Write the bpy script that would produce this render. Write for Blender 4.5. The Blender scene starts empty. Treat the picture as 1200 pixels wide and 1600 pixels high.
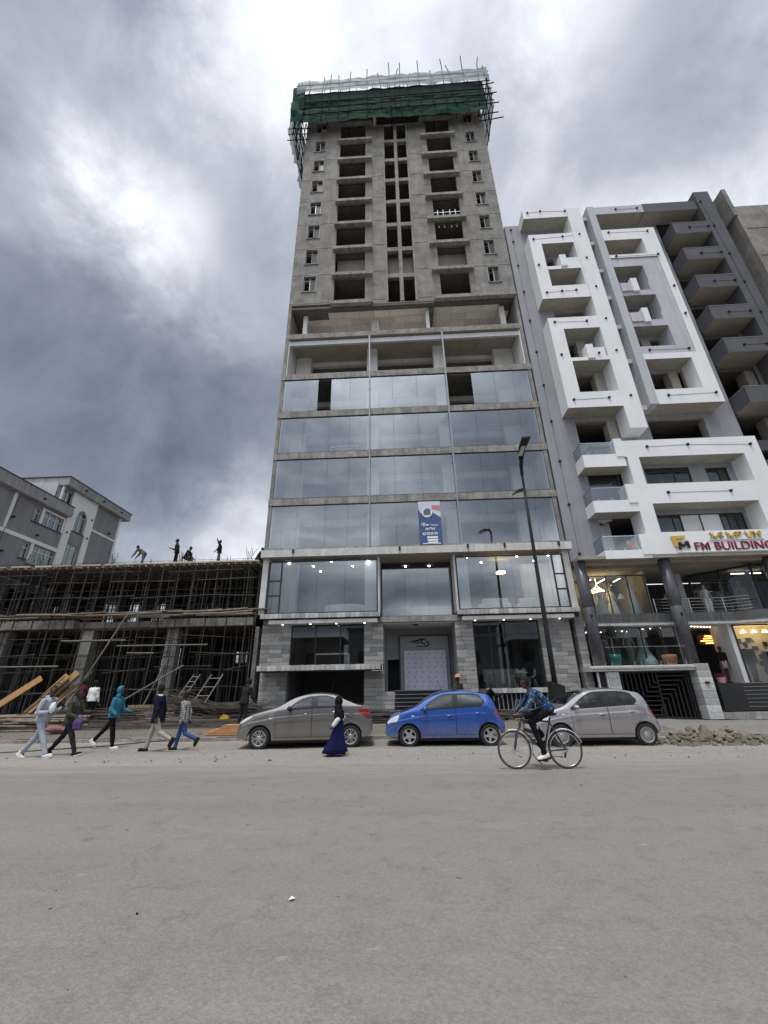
import bpy, bmesh, math, random
from mathutils import Vector, Matrix, noise as mnoise
random.seed(7)
R = math.radians
sc = bpy.context.scene
col = sc.collection
# ------------------------------------------------------------------ camera
cd = bpy.data.cameras.new('camera'); cam = bpy.data.objects.new('camera', cd); col.objects.link(cam)
cd.sensor_fit = 'VERTICAL'; cd.sensor_height = 36.0; cd.lens = 648.0/1600*36; cd.clip_end = 3000; cd.clip_start = 0.1
_u = Vector((-25., 1521., 648.)).normalized(); _x = Vector((16500., 0, -648.)); _x.y = -(_u.x*_x.x+_u.z*_x.z)/_u.y; _x.normalize()
_y = _u.cross(_x)
if _y.z < 0: _y = -_y
Mr = Matrix(((_x.x, _y.x, _u.x), (_x.y, _y.y, _u.y), (_x.z, _y.z, _u.z)))      # camera axes (right, up, forward) in facade axes
rot = Matrix((Mr[0], Mr[1], -Mr[2])).transposed()
cam.matrix_world = Matrix.Translation((0, 0, 1.55)) @ rot.to_4x4()
sc.camera = cam
def sky_dir(px, py): return (Mr.transposed() @ Vector(((px-600)/648, -(py-800)/648, 1))).normalized()
# ------------------------------------------------------------------ sky, sun, exposure
SUN_EL, SUN_AZ = 74, 195          # azimuth: clockwise from +Y (north); the sun stands behind the camera under thin cloud
w = bpy.data.worlds.new("World"); sc.world = w; w.use_nodes = True
nt = w.node_tree; nt.nodes.clear(); N = nt.nodes.new; L = nt.links.new
def math_(op, a, b=None, c=None, clamp=False):
    n = N('ShaderNodeMath'); n.operation = op; n.use_clamp = clamp
    for i, v in enumerate((a, b, c)):
        if v is None: continue
        if isinstance(v, (int, float)): n.inputs[i].default_value = v
        else: L(v, n.inputs[i])
    return n.outputs[0]
def vmath(op, a, b):
    n = N('ShaderNodeVectorMath'); n.operation = op
    for i, v in enumerate((a, b)):
        if isinstance(v, (tuple, Vector)): n.inputs[i].default_value = v
        else: L(v, n.inputs[i])
    return n.outputs['Value'] if op == 'DOT_PRODUCT' else n.outputs[0]
out = N('ShaderNodeOutputWorld'); bg = N('ShaderNodeBackground'); bg.inputs[1].default_value = 0.1; L(bg.outputs[0], out.inputs[0])
sky = N('ShaderNodeTexSky'); sky.sky_type = 'NISHITA'; sky.sun_disc = False; sky.sun_elevation = R(SUN_EL); sky.sun_rotation = R(SUN_AZ)
tc = N('ShaderNodeTexCoord'); d0 = tc.outputs['Generated']
def noise(vec, scale, detail=6, rough=.55, dist=0):
    n = N('ShaderNodeTexNoise'); n.inputs['Scale'].default_value = scale; n.inputs['Detail'].default_value = detail
    n.inputs['Roughness'].default_value = rough; n.inputs['Distortion'].default_value = dist; L(vec, n.inputs['Vector']); return n
sx = N('ShaderNodeSeparateXYZ'); L(d0, sx.inputs[0])
zz = math_('ADD', math_('MAXIMUM', sx.outputs[2], 0.0), 0.22)
cv = N('ShaderNodeCombineXYZ'); cv.inputs[2].default_value = 6.8; L(math_('DIVIDE', sx.outputs[0], zz), cv.inputs[0]); L(math_('DIVIDE', sx.outputs[1], zz), cv.inputs[1])
n1 = noise(cv.outputs[0], .95, 7, .50, .6); n2 = noise(d0, 4.6, 9, .60, .25)
warp = vmath('SCALE', vmath('SUBTRACT', n1.outputs['Color'], (.5, .5, .5)), (0, 0, 0)); warp.node.inputs['Scale'].default_value = .11
warp2 = vmath('SCALE', vmath('SUBTRACT', n2.outputs['Color'], (.5, .5, .5)), (0, 0, 0)); warp2.node.inputs['Scale'].default_value = .22
nrm_ = N('ShaderNodeVectorMath'); nrm_.operation = 'NORMALIZE'; L(vmath('ADD', vmath('ADD', d0, warp), warp2), nrm_.inputs[0]); dw = nrm_.outputs[0]
base = math_('MULTIPLY_ADD', n1.outputs['Fac'], 2.6, -.84)
det = math_('MULTIPLY_ADD', n1.outputs['Fac'], .34, math_('MULTIPLY_ADD', n2.outputs['Fac'], .72, -.53))
# cloud cover in view: brightness (0-255) of the cloud deck in a loose net of directions, blended and broken up by the noise above
CLOUD = {0: ((0, 160), (150, 138), (300, 188), (450, 200), (600, 190), (750, 184), (890, 222), (1050, 160), (1200, 185)), 100: ((0, 148), (150, 148), (290, 168), (400, 212), (520, 200), (640, 186), (800, 168), (905, 218), (1000, 160), (1100, 155), (1200, 182)),
         200: ((0, 138), (140, 145), (250, 146), (350, 205), (430, 182), (800, 174), (900, 168), (1000, 166), (1100, 178), (1200, 195)), 300: ((0, 148), (95, 150), (165, 252), (225, 255), (275, 225), (340, 150), (430, 165), (830, 182), (920, 185), (1010, 190), (1110, 218), (1200, 220)),
         400: ((0, 140), (110, 132), (205, 205), (290, 205), (385, 150), (460, 165)), 500: ((0, 130), (150, 133), (290, 138), (375, 192), (450, 165)), 600: ((0, 130), (150, 122), (300, 132), (420, 145)), 700: ((0, 128), (150, 116), (300, 126), (420, 140)), 780: ((180, 122), (300, 150), (400, 172)), 845: ((60, 150), (215, 160), (290, 190), (345, 222), (410, 212))}
def lev(g):
    p = ((95, 0), (140, .3), (184, .6), (224, .82), (255, 1.0))
    for (g0, t0), (g1, t1) in zip(p[:-1], p[1:]):
        if g <= g1: return t0+(t1-t0)*(g-g0)/(g1-g0)
num = math_('MULTIPLY', base, .03); den = None
for py, row in CLOUD.items():
    for px, g in row:
        v = sky_dir(px, py); k = 1/(1-math.cos(R(5.0)))
        e = math_('EXPONENT', math_('MULTIPLY_ADD', vmath('DOT_PRODUCT', dw, v), k, -k))
        num = math_('MULTIPLY_ADD', e, .36+1.42*(lev(g)-.36), num); den = math_('ADD', e, .03) if den is None else math_('ADD', e, den)
t = math_('ADD', math_('DIVIDE', num, den), det)
t = math_('MINIMUM', math_('MAXIMUM', t, 0), 1)
ramp = N('ShaderNodeValToRGB'); L(t, ramp.inputs[0]); cr = ramp.color_ramp; cr.interpolation = 'LINEAR'
SK = 10.0
for i, (p, c) in enumerate(((0, (.039, .044, .053)), (.3, (.082, .089, .103)), (.6, (.160, .169, .186)), (.82, (.259, .269, .284)), (1, (.37, .378, .39)))):
    el = cr.elements[i] if i < 2 else cr.elements.new(p)
    el.position = p; el.color = (*[x for x in c], 1)
cr.elements[0].position = 0
sc_ = vmath('SCALE', ramp.outputs[0], (0, 0, 0)); 
# cloud is thinner and brighter round the hidden sun, which stands behind the camera
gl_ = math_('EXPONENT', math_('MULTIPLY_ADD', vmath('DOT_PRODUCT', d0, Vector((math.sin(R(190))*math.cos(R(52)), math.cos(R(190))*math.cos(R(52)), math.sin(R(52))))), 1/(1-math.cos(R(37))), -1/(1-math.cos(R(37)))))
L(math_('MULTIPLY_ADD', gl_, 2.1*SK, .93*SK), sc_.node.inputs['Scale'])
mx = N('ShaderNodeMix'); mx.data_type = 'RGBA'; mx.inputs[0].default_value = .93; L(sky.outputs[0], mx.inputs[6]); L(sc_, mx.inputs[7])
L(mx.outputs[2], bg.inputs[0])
sl = bpy.data.lights.new('sun', 'SUN'); sl.energy = 0.7; sl.angle = R(12); sl.color = (1, .965, .91)
so = bpy.data.objects.new('sun', sl); col.objects.link(so)
sd = Vector((math.sin(R(SUN_AZ))*math.cos(R(SUN_EL)), math.cos(R(SUN_AZ))*math.cos(R(SUN_EL)), math.sin(R(SUN_EL))))
so.rotation_euler = sd.to_track_quat('Z', 'Y').to_euler(); so.location = (0, -20, 60)
vs = sc.view_settings; vs.view_transform = 'Standard'; vs.look = 'None'; vs.exposure = 1.72; vs.gamma = 1; vs.use_curve_mapping = False
# ------------------------------------------------------------------ materials
def mat(name, c1, c2=None, rough=.7, metal=0., scale=2., detail=6, bump=0., bscale=None, spec=.4, streak=0., rnd=0., spots=0., coat=0., emit=None, alpha=1, fine=0.):
    m = bpy.data.materials.new(name); m.use_nodes = True; t = m.node_tree; b = t.nodes['Principled BSDF']
    n = t.nodes.new; l = t.links.new
    b.inputs['Roughness'].default_value = rough; b.inputs['Metallic'].default_value = metal; b.inputs['Specular IOR Level'].default_value = spec
    b.inputs['Coat Weight'].default_value = coat; b.inputs['Coat Roughness'].default_value = .04
    b.inputs['Base Color'].default_value = (*c1, 1)
    if alpha < 1: b.inputs['Alpha'].default_value = alpha
    if emit: b.inputs['Emission Color'].default_value = (*emit[0], 1); b.inputs['Emission Strength'].default_value = emit[1]
    tcn = n('ShaderNodeTexCoord')
    if c2 or streak or rnd or spots:
        nz = n('ShaderNodeTexNoise'); nz.inputs['Scale'].default_value = scale; nz.inputs['Detail'].default_value = detail; nz.inputs['Roughness'].default_value = .62
        l(tcn.outputs['Object'], nz.inputs['Vector'])
        rp = n('ShaderNodeValToRGB'); l(nz.outputs[0], rp.inputs[0]); rp.color_ramp.elements[0].position = .32; rp.color_ramp.elements[1].position = .68
        rp.color_ramp.elements[0].color = (*c1, 1); rp.color_ramp.elements[1].color = (*(c2 or c1), 1)
        cur = rp.outputs[0]
        def mult(cur, fac_out, lo, hi, p0, p1):
            r2 = n('ShaderNodeMapRange'); l(fac_out, r2.inputs[0]); r2.inputs[1].default_value = p0; r2.inputs[2].default_value = p1; r2.inputs[3].default_value = lo; r2.inputs[4].default_value = hi
            mm = n('ShaderNodeVectorMath'); mm.operation = 'SCALE'; l(cur, mm.inputs[0]); l(r2.outputs[0], mm.inputs['Scale']); return mm.outputs[0]
        if streak:
            mp = n('ShaderNodeMapping'); mp.inputs['Scale'].default_value = (2.2, 2.2, .22); l(tcn.outputs['Object'], mp.inputs[0])
            ns = n('ShaderNodeTexNoise'); ns.inputs['Scale'].default_value = 1.6; ns.inputs['Detail'].default_value = 7; ns.inputs['Roughness'].default_value = .65; l(mp.outputs[0], ns.inputs['Vector'])
            cur = mult(cur, ns.outputs[0], 1-streak, 1+.35*streak, .36, .62)
        if spots:
            n3 = n('ShaderNodeTexNoise'); n3.inputs['Scale'].default_value = scale*9; n3.inputs['Detail'].default_value = 3; l(tcn.outputs['Object'], n3.inputs['Vector'])
            cur = mult(cur, n3.outputs[0], 1-spots, 1+.5*spots, .35, .68)
        if fine:
            n4 = n('ShaderNodeTexNoise'); n4.inputs['Scale'].default_value = 130; n4.inputs['Detail'].default_value = 2; l(tcn.outputs['Object'], n4.inputs['Vector'])
            cur = mult(cur, n4.outputs[0], 1-fine, 1+fine, .35, .65)
        if rnd:
            oi = n('ShaderNodeObjectInfo'); cur = mult(cur, oi.outputs['Random'], 1-rnd, 1+rnd, 0, 1)
        l(cur, b.inputs['Base Color'])
    if bump:
        nb = n('ShaderNodeTexNoise'); nb.inputs['Scale'].default_value = bscale or scale*8; nb.inputs['Detail'].default_value = 5; l(tcn.outputs['Object'], nb.inputs['Vector'])
        bp = n('ShaderNodeBump'); bp.inputs['Strength'].default_value = bump; bp.inputs['Distance'].default_value = .02; l(nb.outputs[0], bp.inputs['Height']); l(bp.outputs[0], b.inputs['Normal'])
    return m
M = {}
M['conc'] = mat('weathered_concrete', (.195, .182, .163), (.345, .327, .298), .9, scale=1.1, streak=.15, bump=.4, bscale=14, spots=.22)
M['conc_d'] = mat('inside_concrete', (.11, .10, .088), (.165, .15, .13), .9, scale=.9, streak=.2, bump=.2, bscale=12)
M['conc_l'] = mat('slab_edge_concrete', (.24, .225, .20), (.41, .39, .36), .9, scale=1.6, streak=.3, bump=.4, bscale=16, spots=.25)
M['canopy'] = mat('white_canopy_paint', (.56, .54, .51), (.68, .665, .64), .7, scale=1.5, streak=.16, spots=.12, bump=.1)
M['white'] = mat('white_facade_paint', (.76, .77, .78), (.84, .845, .85), .6, scale=.6, streak=.03, bump=.06, bscale=30)
M['white_in'] = mat('white_room_paint', (.68, .68, .66), (.76, .76, .74), .7, scale=.8, streak=.12)
M['grey'] = mat('lilac_grey_paint', (.265, .265, .295), (.315, .315, .35), .65, scale=.5, streak=.12, bump=.06, bscale=30)
M['grey_l'] = mat('pale_grey_paint', (.46, .465, .50), (.53, .535, .57), .65, scale=.5, streak=.08, bump=.05, bscale=30)
M['dark'] = mat('charcoal_facade_paint', (.078, .079, .09), (.105, .106, .118), .6, scale=.6, streak=.12, bump=.05, bscale=30)
M['soffit'] = mat('beige_soffit', (.31, .28, .23), (.40, .365, .305), .85, scale=1.1, spots=.15, bump=.15)  # beige tone for undersides, jambs and some inner walls
M['tan'] = mat('tan_ceiling_board', (.76, .67, .58), (.86, .77, .68), .85, scale=.9, rnd=.12, spots=.12)
M['house'] = mat('house_grey_render', (.235, .238, .258), (.285, .288, .308), .8, scale=.6, streak=.15, bump=.1)
M['house_f'] = mat('roof_fascia_grey', (.30, .30, .305), (.37, .37, .375), .8, scale=.8, streak=.25)
M['stone'] = mat('grey_stone_tile', (.27, .265, .25), (.37, .36, .345), .75, scale=3, rnd=.3, spots=.12, bump=.25, bscale=25)
M['stone_w'] = mat('pale_stone_tile', (.40, .40, .385), (.56, .555, .54), .75, scale=3, rnd=.28, spots=.1, bump=.25, bscale=25)
M['stone_j'] = mat('stone_joint', (.10, .098, .09), rough=.9)
M['tile_d'] = mat('charcoal_tile', (.10, .10, .098), (.14, .138, .134), .5, scale=3, rnd=.15)
M['black_g'] = mat('black_granite', (.012, .013, .017), (.022, .023, .03), .18, scale=30, spec=.5)
M['nosing'] = mat('pale_step_nosing', (.30, .30, .32), rough=.5)
M['black'] = mat('black_metal', (.02, .02, .022), rough=.45, metal=.2)
M['frame'] = mat('dark_window_frame', (.035, .037, .042), rough=.4, metal=.3)
M['mull'] = mat('blue_grey_mullion', (.26, .275, .32), rough=.4, metal=.4)
M['steel'] = mat('bare_steel', (.62, .63, .64), rough=.22, metal=1.)
M['pole'] = mat('dull_scaffold_steel', (.036, .033, .029), (.088, .078, .066), .65, metal=.35, scale=2.5, rnd=.35)
M['pole_g'] = mat('dark_green_scaffold_pole', (.012, .017, .016), (.026, .032, .03), .9, scale=3, rnd=.3, spec=.04)
M['rebar'] = mat('dark_rebar', (.055, .047, .042), (.11, .09, .076), .7, metal=.4, scale=4, rnd=.3)
M['wood'] = mat('fresh_orange_timber', (.38, .20, .075), (.48, .28, .13), .75, scale=5, rnd=.2, spots=.1)
M['wood_o'] = mat('old_grey_timber', (.17, .14, .11), (.32, .27, .215), .85, scale=4, rnd=.35, streak=.2)
M['wood_p'] = mat('pale_formwork_timber', (.40, .32, .22), (.56, .47, .35), .8, scale=4, rnd=.25)
M['net'] = mat('green_safety_net', (.004, .036, .024), (.009, .058, .04), .85, scale=1.2, spots=.3, spec=.05, alpha=.98)
M['net_p'] = mat('pale_safety_net', (.17, .23, .235), (.24, .31, .31), .85, scale=1.2, alpha=.78)
M['net_s'] = mat('loose_side_net', (.10, .23, .19), (.17, .32, .28), .85, scale=1.2, alpha=.72)
M['rubber'] = mat('tyre_rubber', (.018, .018, .019), (.03, .029, .028), .85, scale=12)
M['alloy'] = mat('silver_wheel_paint', (.55, .56, .57), rough=.3, metal=.8)
M['cglass'] = mat('dark_car_glass', (.016, .02, .023), rough=.02, spec=.6, coat=.15)
M['trim'] = mat('black_car_trim', (.016, .016, .017), rough=.5)
M['chrome'] = mat('chrome_trim', (.7, .7, .7), rough=.12, metal=1.)
M['lamp_c'] = mat('clear_lamp_lens', (.62, .64, .64), (.75, .77, .77), rough=.12, spec=.7, coat=.8, scale=14)
M['lamp_r'] = mat('red_lamp_lens', (.25, .012, .015), rough=.12, spec=.6, coat=.8)
M['cabin'] = mat('grey_car_cabin', (.05, .05, .052), (.075, .074, .075), .8, scale=5)
M['skin'] = mat('brown_skin', (.055, .030, .019), (.075, .041, .027), .5, scale=8)
M['hair'] = mat('black_hair', (.008, .007, .007), (.016, .014, .013), .8, scale=60, bump=.8, bscale=160)
M['eye'] = mat('eye_white', (.20, .18, .165), rough=.4)
def glass(name, tint, refl_lo, refl_hi, rough=.0):
    m = bpy.data.materials.new(name); m.use_nodes = True; t = m.node_tree; t.nodes.clear(); n = t.nodes.new; l = t.links.new
    o = n('ShaderNodeOutputMaterial'); mxs = n('ShaderNodeMixShader'); tr = n('ShaderNodeBsdfTransparent'); gl = n('ShaderNodeBsdfGlossy')
    tr.inputs[0].default_value = (*tint, 1); gl.inputs['Roughness'].default_value = rough; gl.inputs[0].default_value = (.92, .97, 1, 1)
    lw = n('ShaderNodeFresnel'); lw.inputs[0].default_value = 1.5; mr = n('ShaderNodeMapRange'); l(lw.outputs[0], mr.inputs[0])
    mr.inputs[1].default_value = .04; mr.inputs[2].default_value = .5; mr.inputs[3].default_value = refl_lo; mr.inputs[4].default_value = refl_hi
    nb = n('ShaderNodeTexNoise'); nb.inputs['Scale'].default_value = .55; tcn = n('ShaderNodeTexCoord'); l(tcn.outputs['Object'], nb.inputs['Vector'])
    bp = n('ShaderNodeBump'); bp.inputs['Strength'].default_value = .02; bp.inputs['Distance'].default_value = .06; l(nb.outputs[0], bp.inputs['Height']); l(bp.outputs[0], gl.inputs['Normal'])
    l(mr.outputs[0], mxs.inputs[0]); l(tr.outputs[0], mxs.inputs[1]); l(gl.outputs[0], mxs.inputs[2]); l(mxs.outputs[0], o.inputs[0]); return m
M['glass'] = glass('coated_facade_glass', (.93, .97, .97), .27, .85)
M['glass_w'] = glass('window_glass', (.62, .66, .66), .12, .8)
M['glass_c'] = glass('clear_shop_glass', (.84, .87, .86), .06, .6)
M['glass_d'] = glass('low_reflection_glass', (.35, .37, .37), .03, .14, .25)  # reflection held weak so the small tower panes stay dark
M['glass_car'] = glass('tinted_car_glass', (.42, .47, .46), .07, .75)
M['glass_r'] = glass('railing_glass', (.82, .86, .86), .09, .7)
# ------------------------------------------------------------------ mesh helpers
class MB:
    def __init__(s): s.v = []; s.f = []; s.m = []; s.cut = []
    def add(s, vs, fs, m=0):
        o = len(s.v); s.v += [tuple(p) for p in vs]; s.f += [tuple(i+o for i in f) for f in fs]; s.m += [m]*len(fs); return s
    def box(s, x0, x1, y0, y1, z0, z1, m=0, md=None):
        s.cut.append((len(s.v), len(s.f)))
        v = [(x0,y0,z0),(x1,y0,z0),(x1,y1,z0),(x0,y1,z0),(x0,y0,z1),(x1,y0,z1),(x1,y1,z1),(x0,y1,z1)]
        s.add(v, [(0,1,5,4),(1,2,6,5),(2,3,7,6),(3,0,4,7),(4,5,6,7)], m); s.add(v, [(3,2,1,0)], m if md is None else md); return s
    def obox(s, c, ax, h, m=0):           # oriented box: centre, three axes, half sizes
        a, b, d = [Vector(x).normalized()*k for x, k in zip(ax, h)]; c = Vector(c)
        v = [c+i*a+j*b+k*d for k in (-1, 1) for j in (-1, 1) for i in (-1, 1)]
        return s.add(v, [(0,2,3,1),(4,5,7,6),(0,1,5,4),(1,3,7,5),(3,2,6,7),(2,0,4,6)], m)
    def bar(s, p, q, wx, wy, m=0, up=(0, 0, 1)):
        p, q = Vector(p), Vector(q); d = q-p; a = d.cross(Vector(up))
        if a.length < 1e-5: a = Vector((1, 0, 0))
        a.normalize(); b = a.cross(d).normalized()
        return s.obox((p+q)/2, (d, a, b), (d.length/2, wx/2, wy/2), m)
    def tube(s, pts, r, n=6, m=0, close=True):
        pts = [Vector(p) for p in pts]; k = len(pts); rr = r if isinstance(r, (list, tuple)) else [r]*k; rings = []; a = None
        for i, p in enumerate(pts):
            d = (pts[min(i+1, k-1)]-pts[max(i-1, 0)])
            if d.length < 1e-9: d = Vector((0, 0, 1))
            d.normalize()
            if a is None: a = d.orthogonal()
            a = (a - d*a.dot(d)); a.normalize(); b = d.cross(a)
            rings.append([p+rr[i]*(math.cos(2*math.pi*j/n)*a+math.sin(2*math.pi*j/n)*b) for j in range(n)])
        return s.loft(rings, m, close)
    def loft(s, rings, m=0, close=True, wrap=True):
        n = len(rings[0]); o = [p for r in rings for p in r]; f = []
        for i in range(len(rings)-1):
            for j in range(n if wrap else n-1):
                f.append((i*n+j, i*n+(j+1) % n, (i+1)*n+(j+1) % n, (i+1)*n+j))
        if close and wrap: f.append(tuple(range(n-1, -1, -1))); f.append(tuple((len(rings)-1)*n+j for j in range(n)))
        return s.add(o, f, m)
    def cap(s, p, q, r1, r2, n=10, m=0):
        p, q = Vector(p), Vector(q); d = (q-p); d = d.normalized() if d.length > 1e-6 else Vector((0, 0, 1))
        return s.tube([p-d*r1*.98, p-d*r1*.7, p-d*r1*.35, p, q, q+d*r2*.35, q+d*r2*.7, q+d*r2*.98], [r1*.2, r1*.71, r1*.94, r1, r2, r2*.94, r2*.71, r2*.2], n, m)
    def ell(s, c, r, rot=None, n=12, k=8, m=0):
        rot = rot or Matrix.Identity(3); c = Vector(c); rings = []
        for i in range(k+1):
            a = math.pi*(.02+.96*i/k)-math.pi/2
            rings.append([c+rot @ Vector((r[0]*math.cos(a)*math.cos(2*math.pi*j/n), r[1]*math.cos(a)*math.sin(2*math.pi*j/n), r[2]*math.sin(a))) for j in range(n)])
        return s.loft(rings, m)
    def lathe(s, prof, c=(0, 0, 0), n=16, m=0, axis='z', sy=1., close=True):
        c = Vector(c); rings = []
        for r, h in prof:
            ring = []
            for j in range(n):
                a, b = r*math.cos(2*math.pi*j/n), r*math.sin(2*math.pi*j/n)*sy
                ring.append(c+(Vector((a, b, h)) if axis == 'z' else Vector((b, h, a)) if axis == 'y' else Vector((h, a, b))))
            rings.append(ring)
        return s.loft(rings, m, close)
    def prism(s, poly, y0, y1, m=0, plane='xz'):     # polygon (a, b) extruded
        f3 = (lambda a, b, y: (a, y, b)) if plane == 'xz' else (lambda a, b, y: (y, a, b)) if plane == 'yz' else (lambda a, b, y: (a, b, y))
        n = len(poly); v = [f3(a, b, y0) for a, b in poly]+[f3(a, b, y1) for a, b in poly]
        return s.add(v, [tuple(range(n)), tuple(range(2*n-1, n-1, -1))]+[((i+1) % n, i, n+i, n+(i+1) % n) for i in range(n)], m)
    def wall(s, x0, x1, z0, z1, y0, y1, holes=(), m=0, md=None, axis='y', ms=None):   # slab with rectangular openings; downward faces take md, jambs ms
        md = m if md is None else md; ms = m if ms is None else ms
        xs = sorted({x0, x1, *[min(max(h[i], x0), x1) for h in holes for i in (0, 1)]}); zs = sorted({z0, z1, *[min(max(h[i], z0), z1) for h in holes for i in (2, 3)]})
        def solid(i, k):
            if i < 0 or k < 0 or i >= len(xs)-1 or k >= len(zs)-1: return False
            cx, cz = (xs[i]+xs[i+1])/2, (zs[k]+zs[k+1])/2
            return not any(h[0] < cx < h[1] and h[2] < cz < h[3] for h in holes)
        P = (lambda x, y, z: (x, y, z)) if axis == 'y' else (lambda x, y, z: (y, x, z))
        q = [(0, 1, 2, 3)]
        for i in range(len(xs)-1):
            for k in range(len(zs)-1):
                if not solid(i, k): continue
                a, b, c, d = xs[i], xs[i+1], zs[k], zs[k+1]
                s.add([P(a,y0,c),P(b,y0,c),P(b,y0,d),P(a,y0,d)], q, m); s.add([P(b,y1,c),P(a,y1,c),P(a,y1,d),P(b,y1,d)], q, m)
                if not solid(i-1, k): s.add([P(a,y1,c),P(a,y0,c),P(a,y0,d),P(a,y1,d)], q, ms if i else m)
                if not solid(i+1, k): s.add([P(b,y0,c),P(b,y1,c),P(b,y1,d),P(b,y0,d)], q, ms if i < len(xs)-2 else m)
                if not solid(i, k-1): s.add([P(a,y1,c),P(b,y1,c),P(b,y0,c),P(a,y0,c)], q, md)
                if not solid(i, k+1): s.add([P(a,y0,d),P(b,y0,d),P(b,y1,d),P(a,y1,d)], q, m)
        return s
    def mesh(s, name, mats, smooth=False):
        me = bpy.data.meshes.new(name); me.from_pydata(s.v, [], s.f)
        for m in (mats if isinstance(mats, (list, tuple)) else [mats]): me.materials.append(M[m] if isinstance(m, str) else m)
        if any(s.m): me.polygons.foreach_set('material_index', s.m)
        if smooth: me.polygons.foreach_set('use_smooth', [True]*len(me.polygons))
        me.update(); return me
def fixn(me):
    bm = bmesh.new(); bm.from_mesh(me); bmesh.ops.remove_doubles(bm, verts=bm.verts, dist=1e-5); bmesh.ops.recalc_face_normals(bm, faces=bm.faces); bm.to_mesh(me); bm.free(); return me
def wmat(o):
    m = o.matrix_basis.copy() if o.parent is None else wmat(o.parent) @ o.matrix_parent_inverse @ o.matrix_basis
    return m
def props(o, label=None, cat=None, group=None, kind=None):
    if label: o['label'] = label
    if cat: o['category'] = cat
    if group: o['group'] = group
    if kind: o['kind'] = kind
    return o
def obj(name, geo, mats=None, parent=None, local=False, smooth=False, label=None, cat=None, group=None, kind=None, loc=None, scale=None, rot=None):
    me = geo.mesh(name, mats, smooth) if isinstance(geo, MB) else geo
    o = bpy.data.objects.new(name, me); col.objects.link(o)
    if loc is not None: o.location = loc
    if scale is not None: o.scale = scale
    if rot is not None: o.rotation_euler = rot
    if parent is not None:
        o.parent = parent
        if not local: o.matrix_parent_inverse = wmat(parent).inverted()
    return props(o, label, cat, group, kind)
def objs(name, mb, mats=None, parent=None, **k):      # one object per box
    c = mb.cut+[(len(mb.v), len(mb.f))]
    for (a, fa), (b, fb) in zip(c[:-1], c[1:]):
        q = MB(); q.v = mb.v[a:b]; q.f = [tuple(i-a for i in f) for f in mb.f[fa:fb]]; q.m = mb.m[fa:fb]; obj(name, q, mats, parent, **k)
def thing(name, loc, label, cat, group=None, rz=0):
    o = bpy.data.objects.new(name, None); o.empty_display_size = .2; col.objects.link(o); o.location = loc; o.rotation_euler = (0, 0, rz); return props(o, label, cat, group)
def setting(name, geo, mats): return obj(name, geo, mats, kind='structure')
CUBE = {}
def unit(mname):
    if mname not in CUBE: CUBE[mname] = MB().box(-.5, .5, -.5, .5, -.5, .5).mesh('block', mname)
    return CUBE[mname]
def brick(name, x0, x1, y0, y1, z0, z1, mname, parent, rot=None):
    return obj(name, unit(mname), None, parent, loc=((x0+x1)/2, (y0+y1)/2, (z0+z1)/2), scale=(x1-x0, y1-y0, z1-z0), rot=rot)
def remesh(me, vox, it=4, fac=.5, fold=0.):
    o = bpy.data.objects.new('t', me); col.objects.link(o)
    m = o.modifiers.new('r', 'REMESH'); m.mode = 'VOXEL'; m.voxel_size = vox
    s = o.modifiers.new('s', 'SMOOTH'); s.iterations = it; s.factor = fac
    dg = bpy.context.evaluated_depsgraph_get(); r = bpy.data.meshes.new_from_object(o.evaluated_get(dg))
    mats = list(me.materials); bpy.data.objects.remove(o); bpy.data.meshes.remove(me)
    r.materials.clear()
    for x in mats: r.materials.append(x)
    if fold:
        o_ = Vector((random.random()*40, 3, 9))
        cs = [(v.co.copy(), v.normal.copy()) for v in r.vertices]
        for v, (c, n) in zip(r.vertices, cs):
            q = Vector((c.x*13, c.y*13, c.z*6+c.x*7)); v.co = c+n*fold*(mnoise.noise(q+o_)+.5*mnoise.noise(q*2.3+o_))
    r.polygons.foreach_set('use_smooth', [True]*len(r.polygons)); r.polygons.foreach_set('material_index', [0]*len(r.polygons)); return r
def text(body, size, depth, mname, bold=0.0, align='LEFT'):
    c = bpy.data.curves.new('t', 'FONT'); c.body = body; c.size = size; c.extrude = depth; c.offset = bold; c.align_x = align; c.resolution_u = 3
    o = bpy.data.objects.new('t', c); col.objects.link(o); dg = bpy.context.evaluated_depsgraph_get()
    me = bpy.data.meshes.new_from_object(o.evaluated_get(dg)); bpy.data.objects.remove(o); bpy.data.curves.remove(c)
    me.materials.clear(); me.materials.append(M[mname]); return me
FRONT = (R(90), 0, 0)     # text stands upright and faces the street
def rr(a, b): return random.uniform(a, b)
M['emit_w'] = mat('lit_downlight', (.9, .9, .85), emit=((1, .95, .85), 1.8))
M['emit_s'] = mat('lit_showroom_downlight', (.9, .9, .88), emit=((1, .97, .92), 13))
M['emit_y'] = mat('lit_warm_lamp', (.9, .7, .3), emit=((1, .72, .32), 5))
M['emit_o'] = mat('lit_orange_sign', (.8, .4, .1), emit=((1, .42, .08), 2.2))
M['panel_g'] = mat('grey_sign_panel', (.30, .31, .325), (.34, .35, .365), .4)
M['banner_l'] = mat('pale_blue_print', (.55, .58, .66), (.62, .65, .72), .6, scale=1)
M['logo_g'] = mat('slate_print', (.12, .14, .18), rough=.6)
M['banner_b'] = mat('blue_banner_print', (.045, .085, .21), (.055, .10, .24), .5)
M['banner_r'] = mat('rose_print', (.55, .20, .21), rough=.6)
M['banner_w'] = mat('white_print', (.78, .79, .80), rough=.6)
M['shade_wall'] = mat('shade_dark_block_wall', (.028, .026, .023), (.05, .046, .042), .9, scale=.8)  # shade of deep interiors put into the wall colour
M['shop_dark'] = mat('dim_shop_wall', (.10, .105, .11), (.16, .165, .17), .8, scale=.5)
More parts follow.
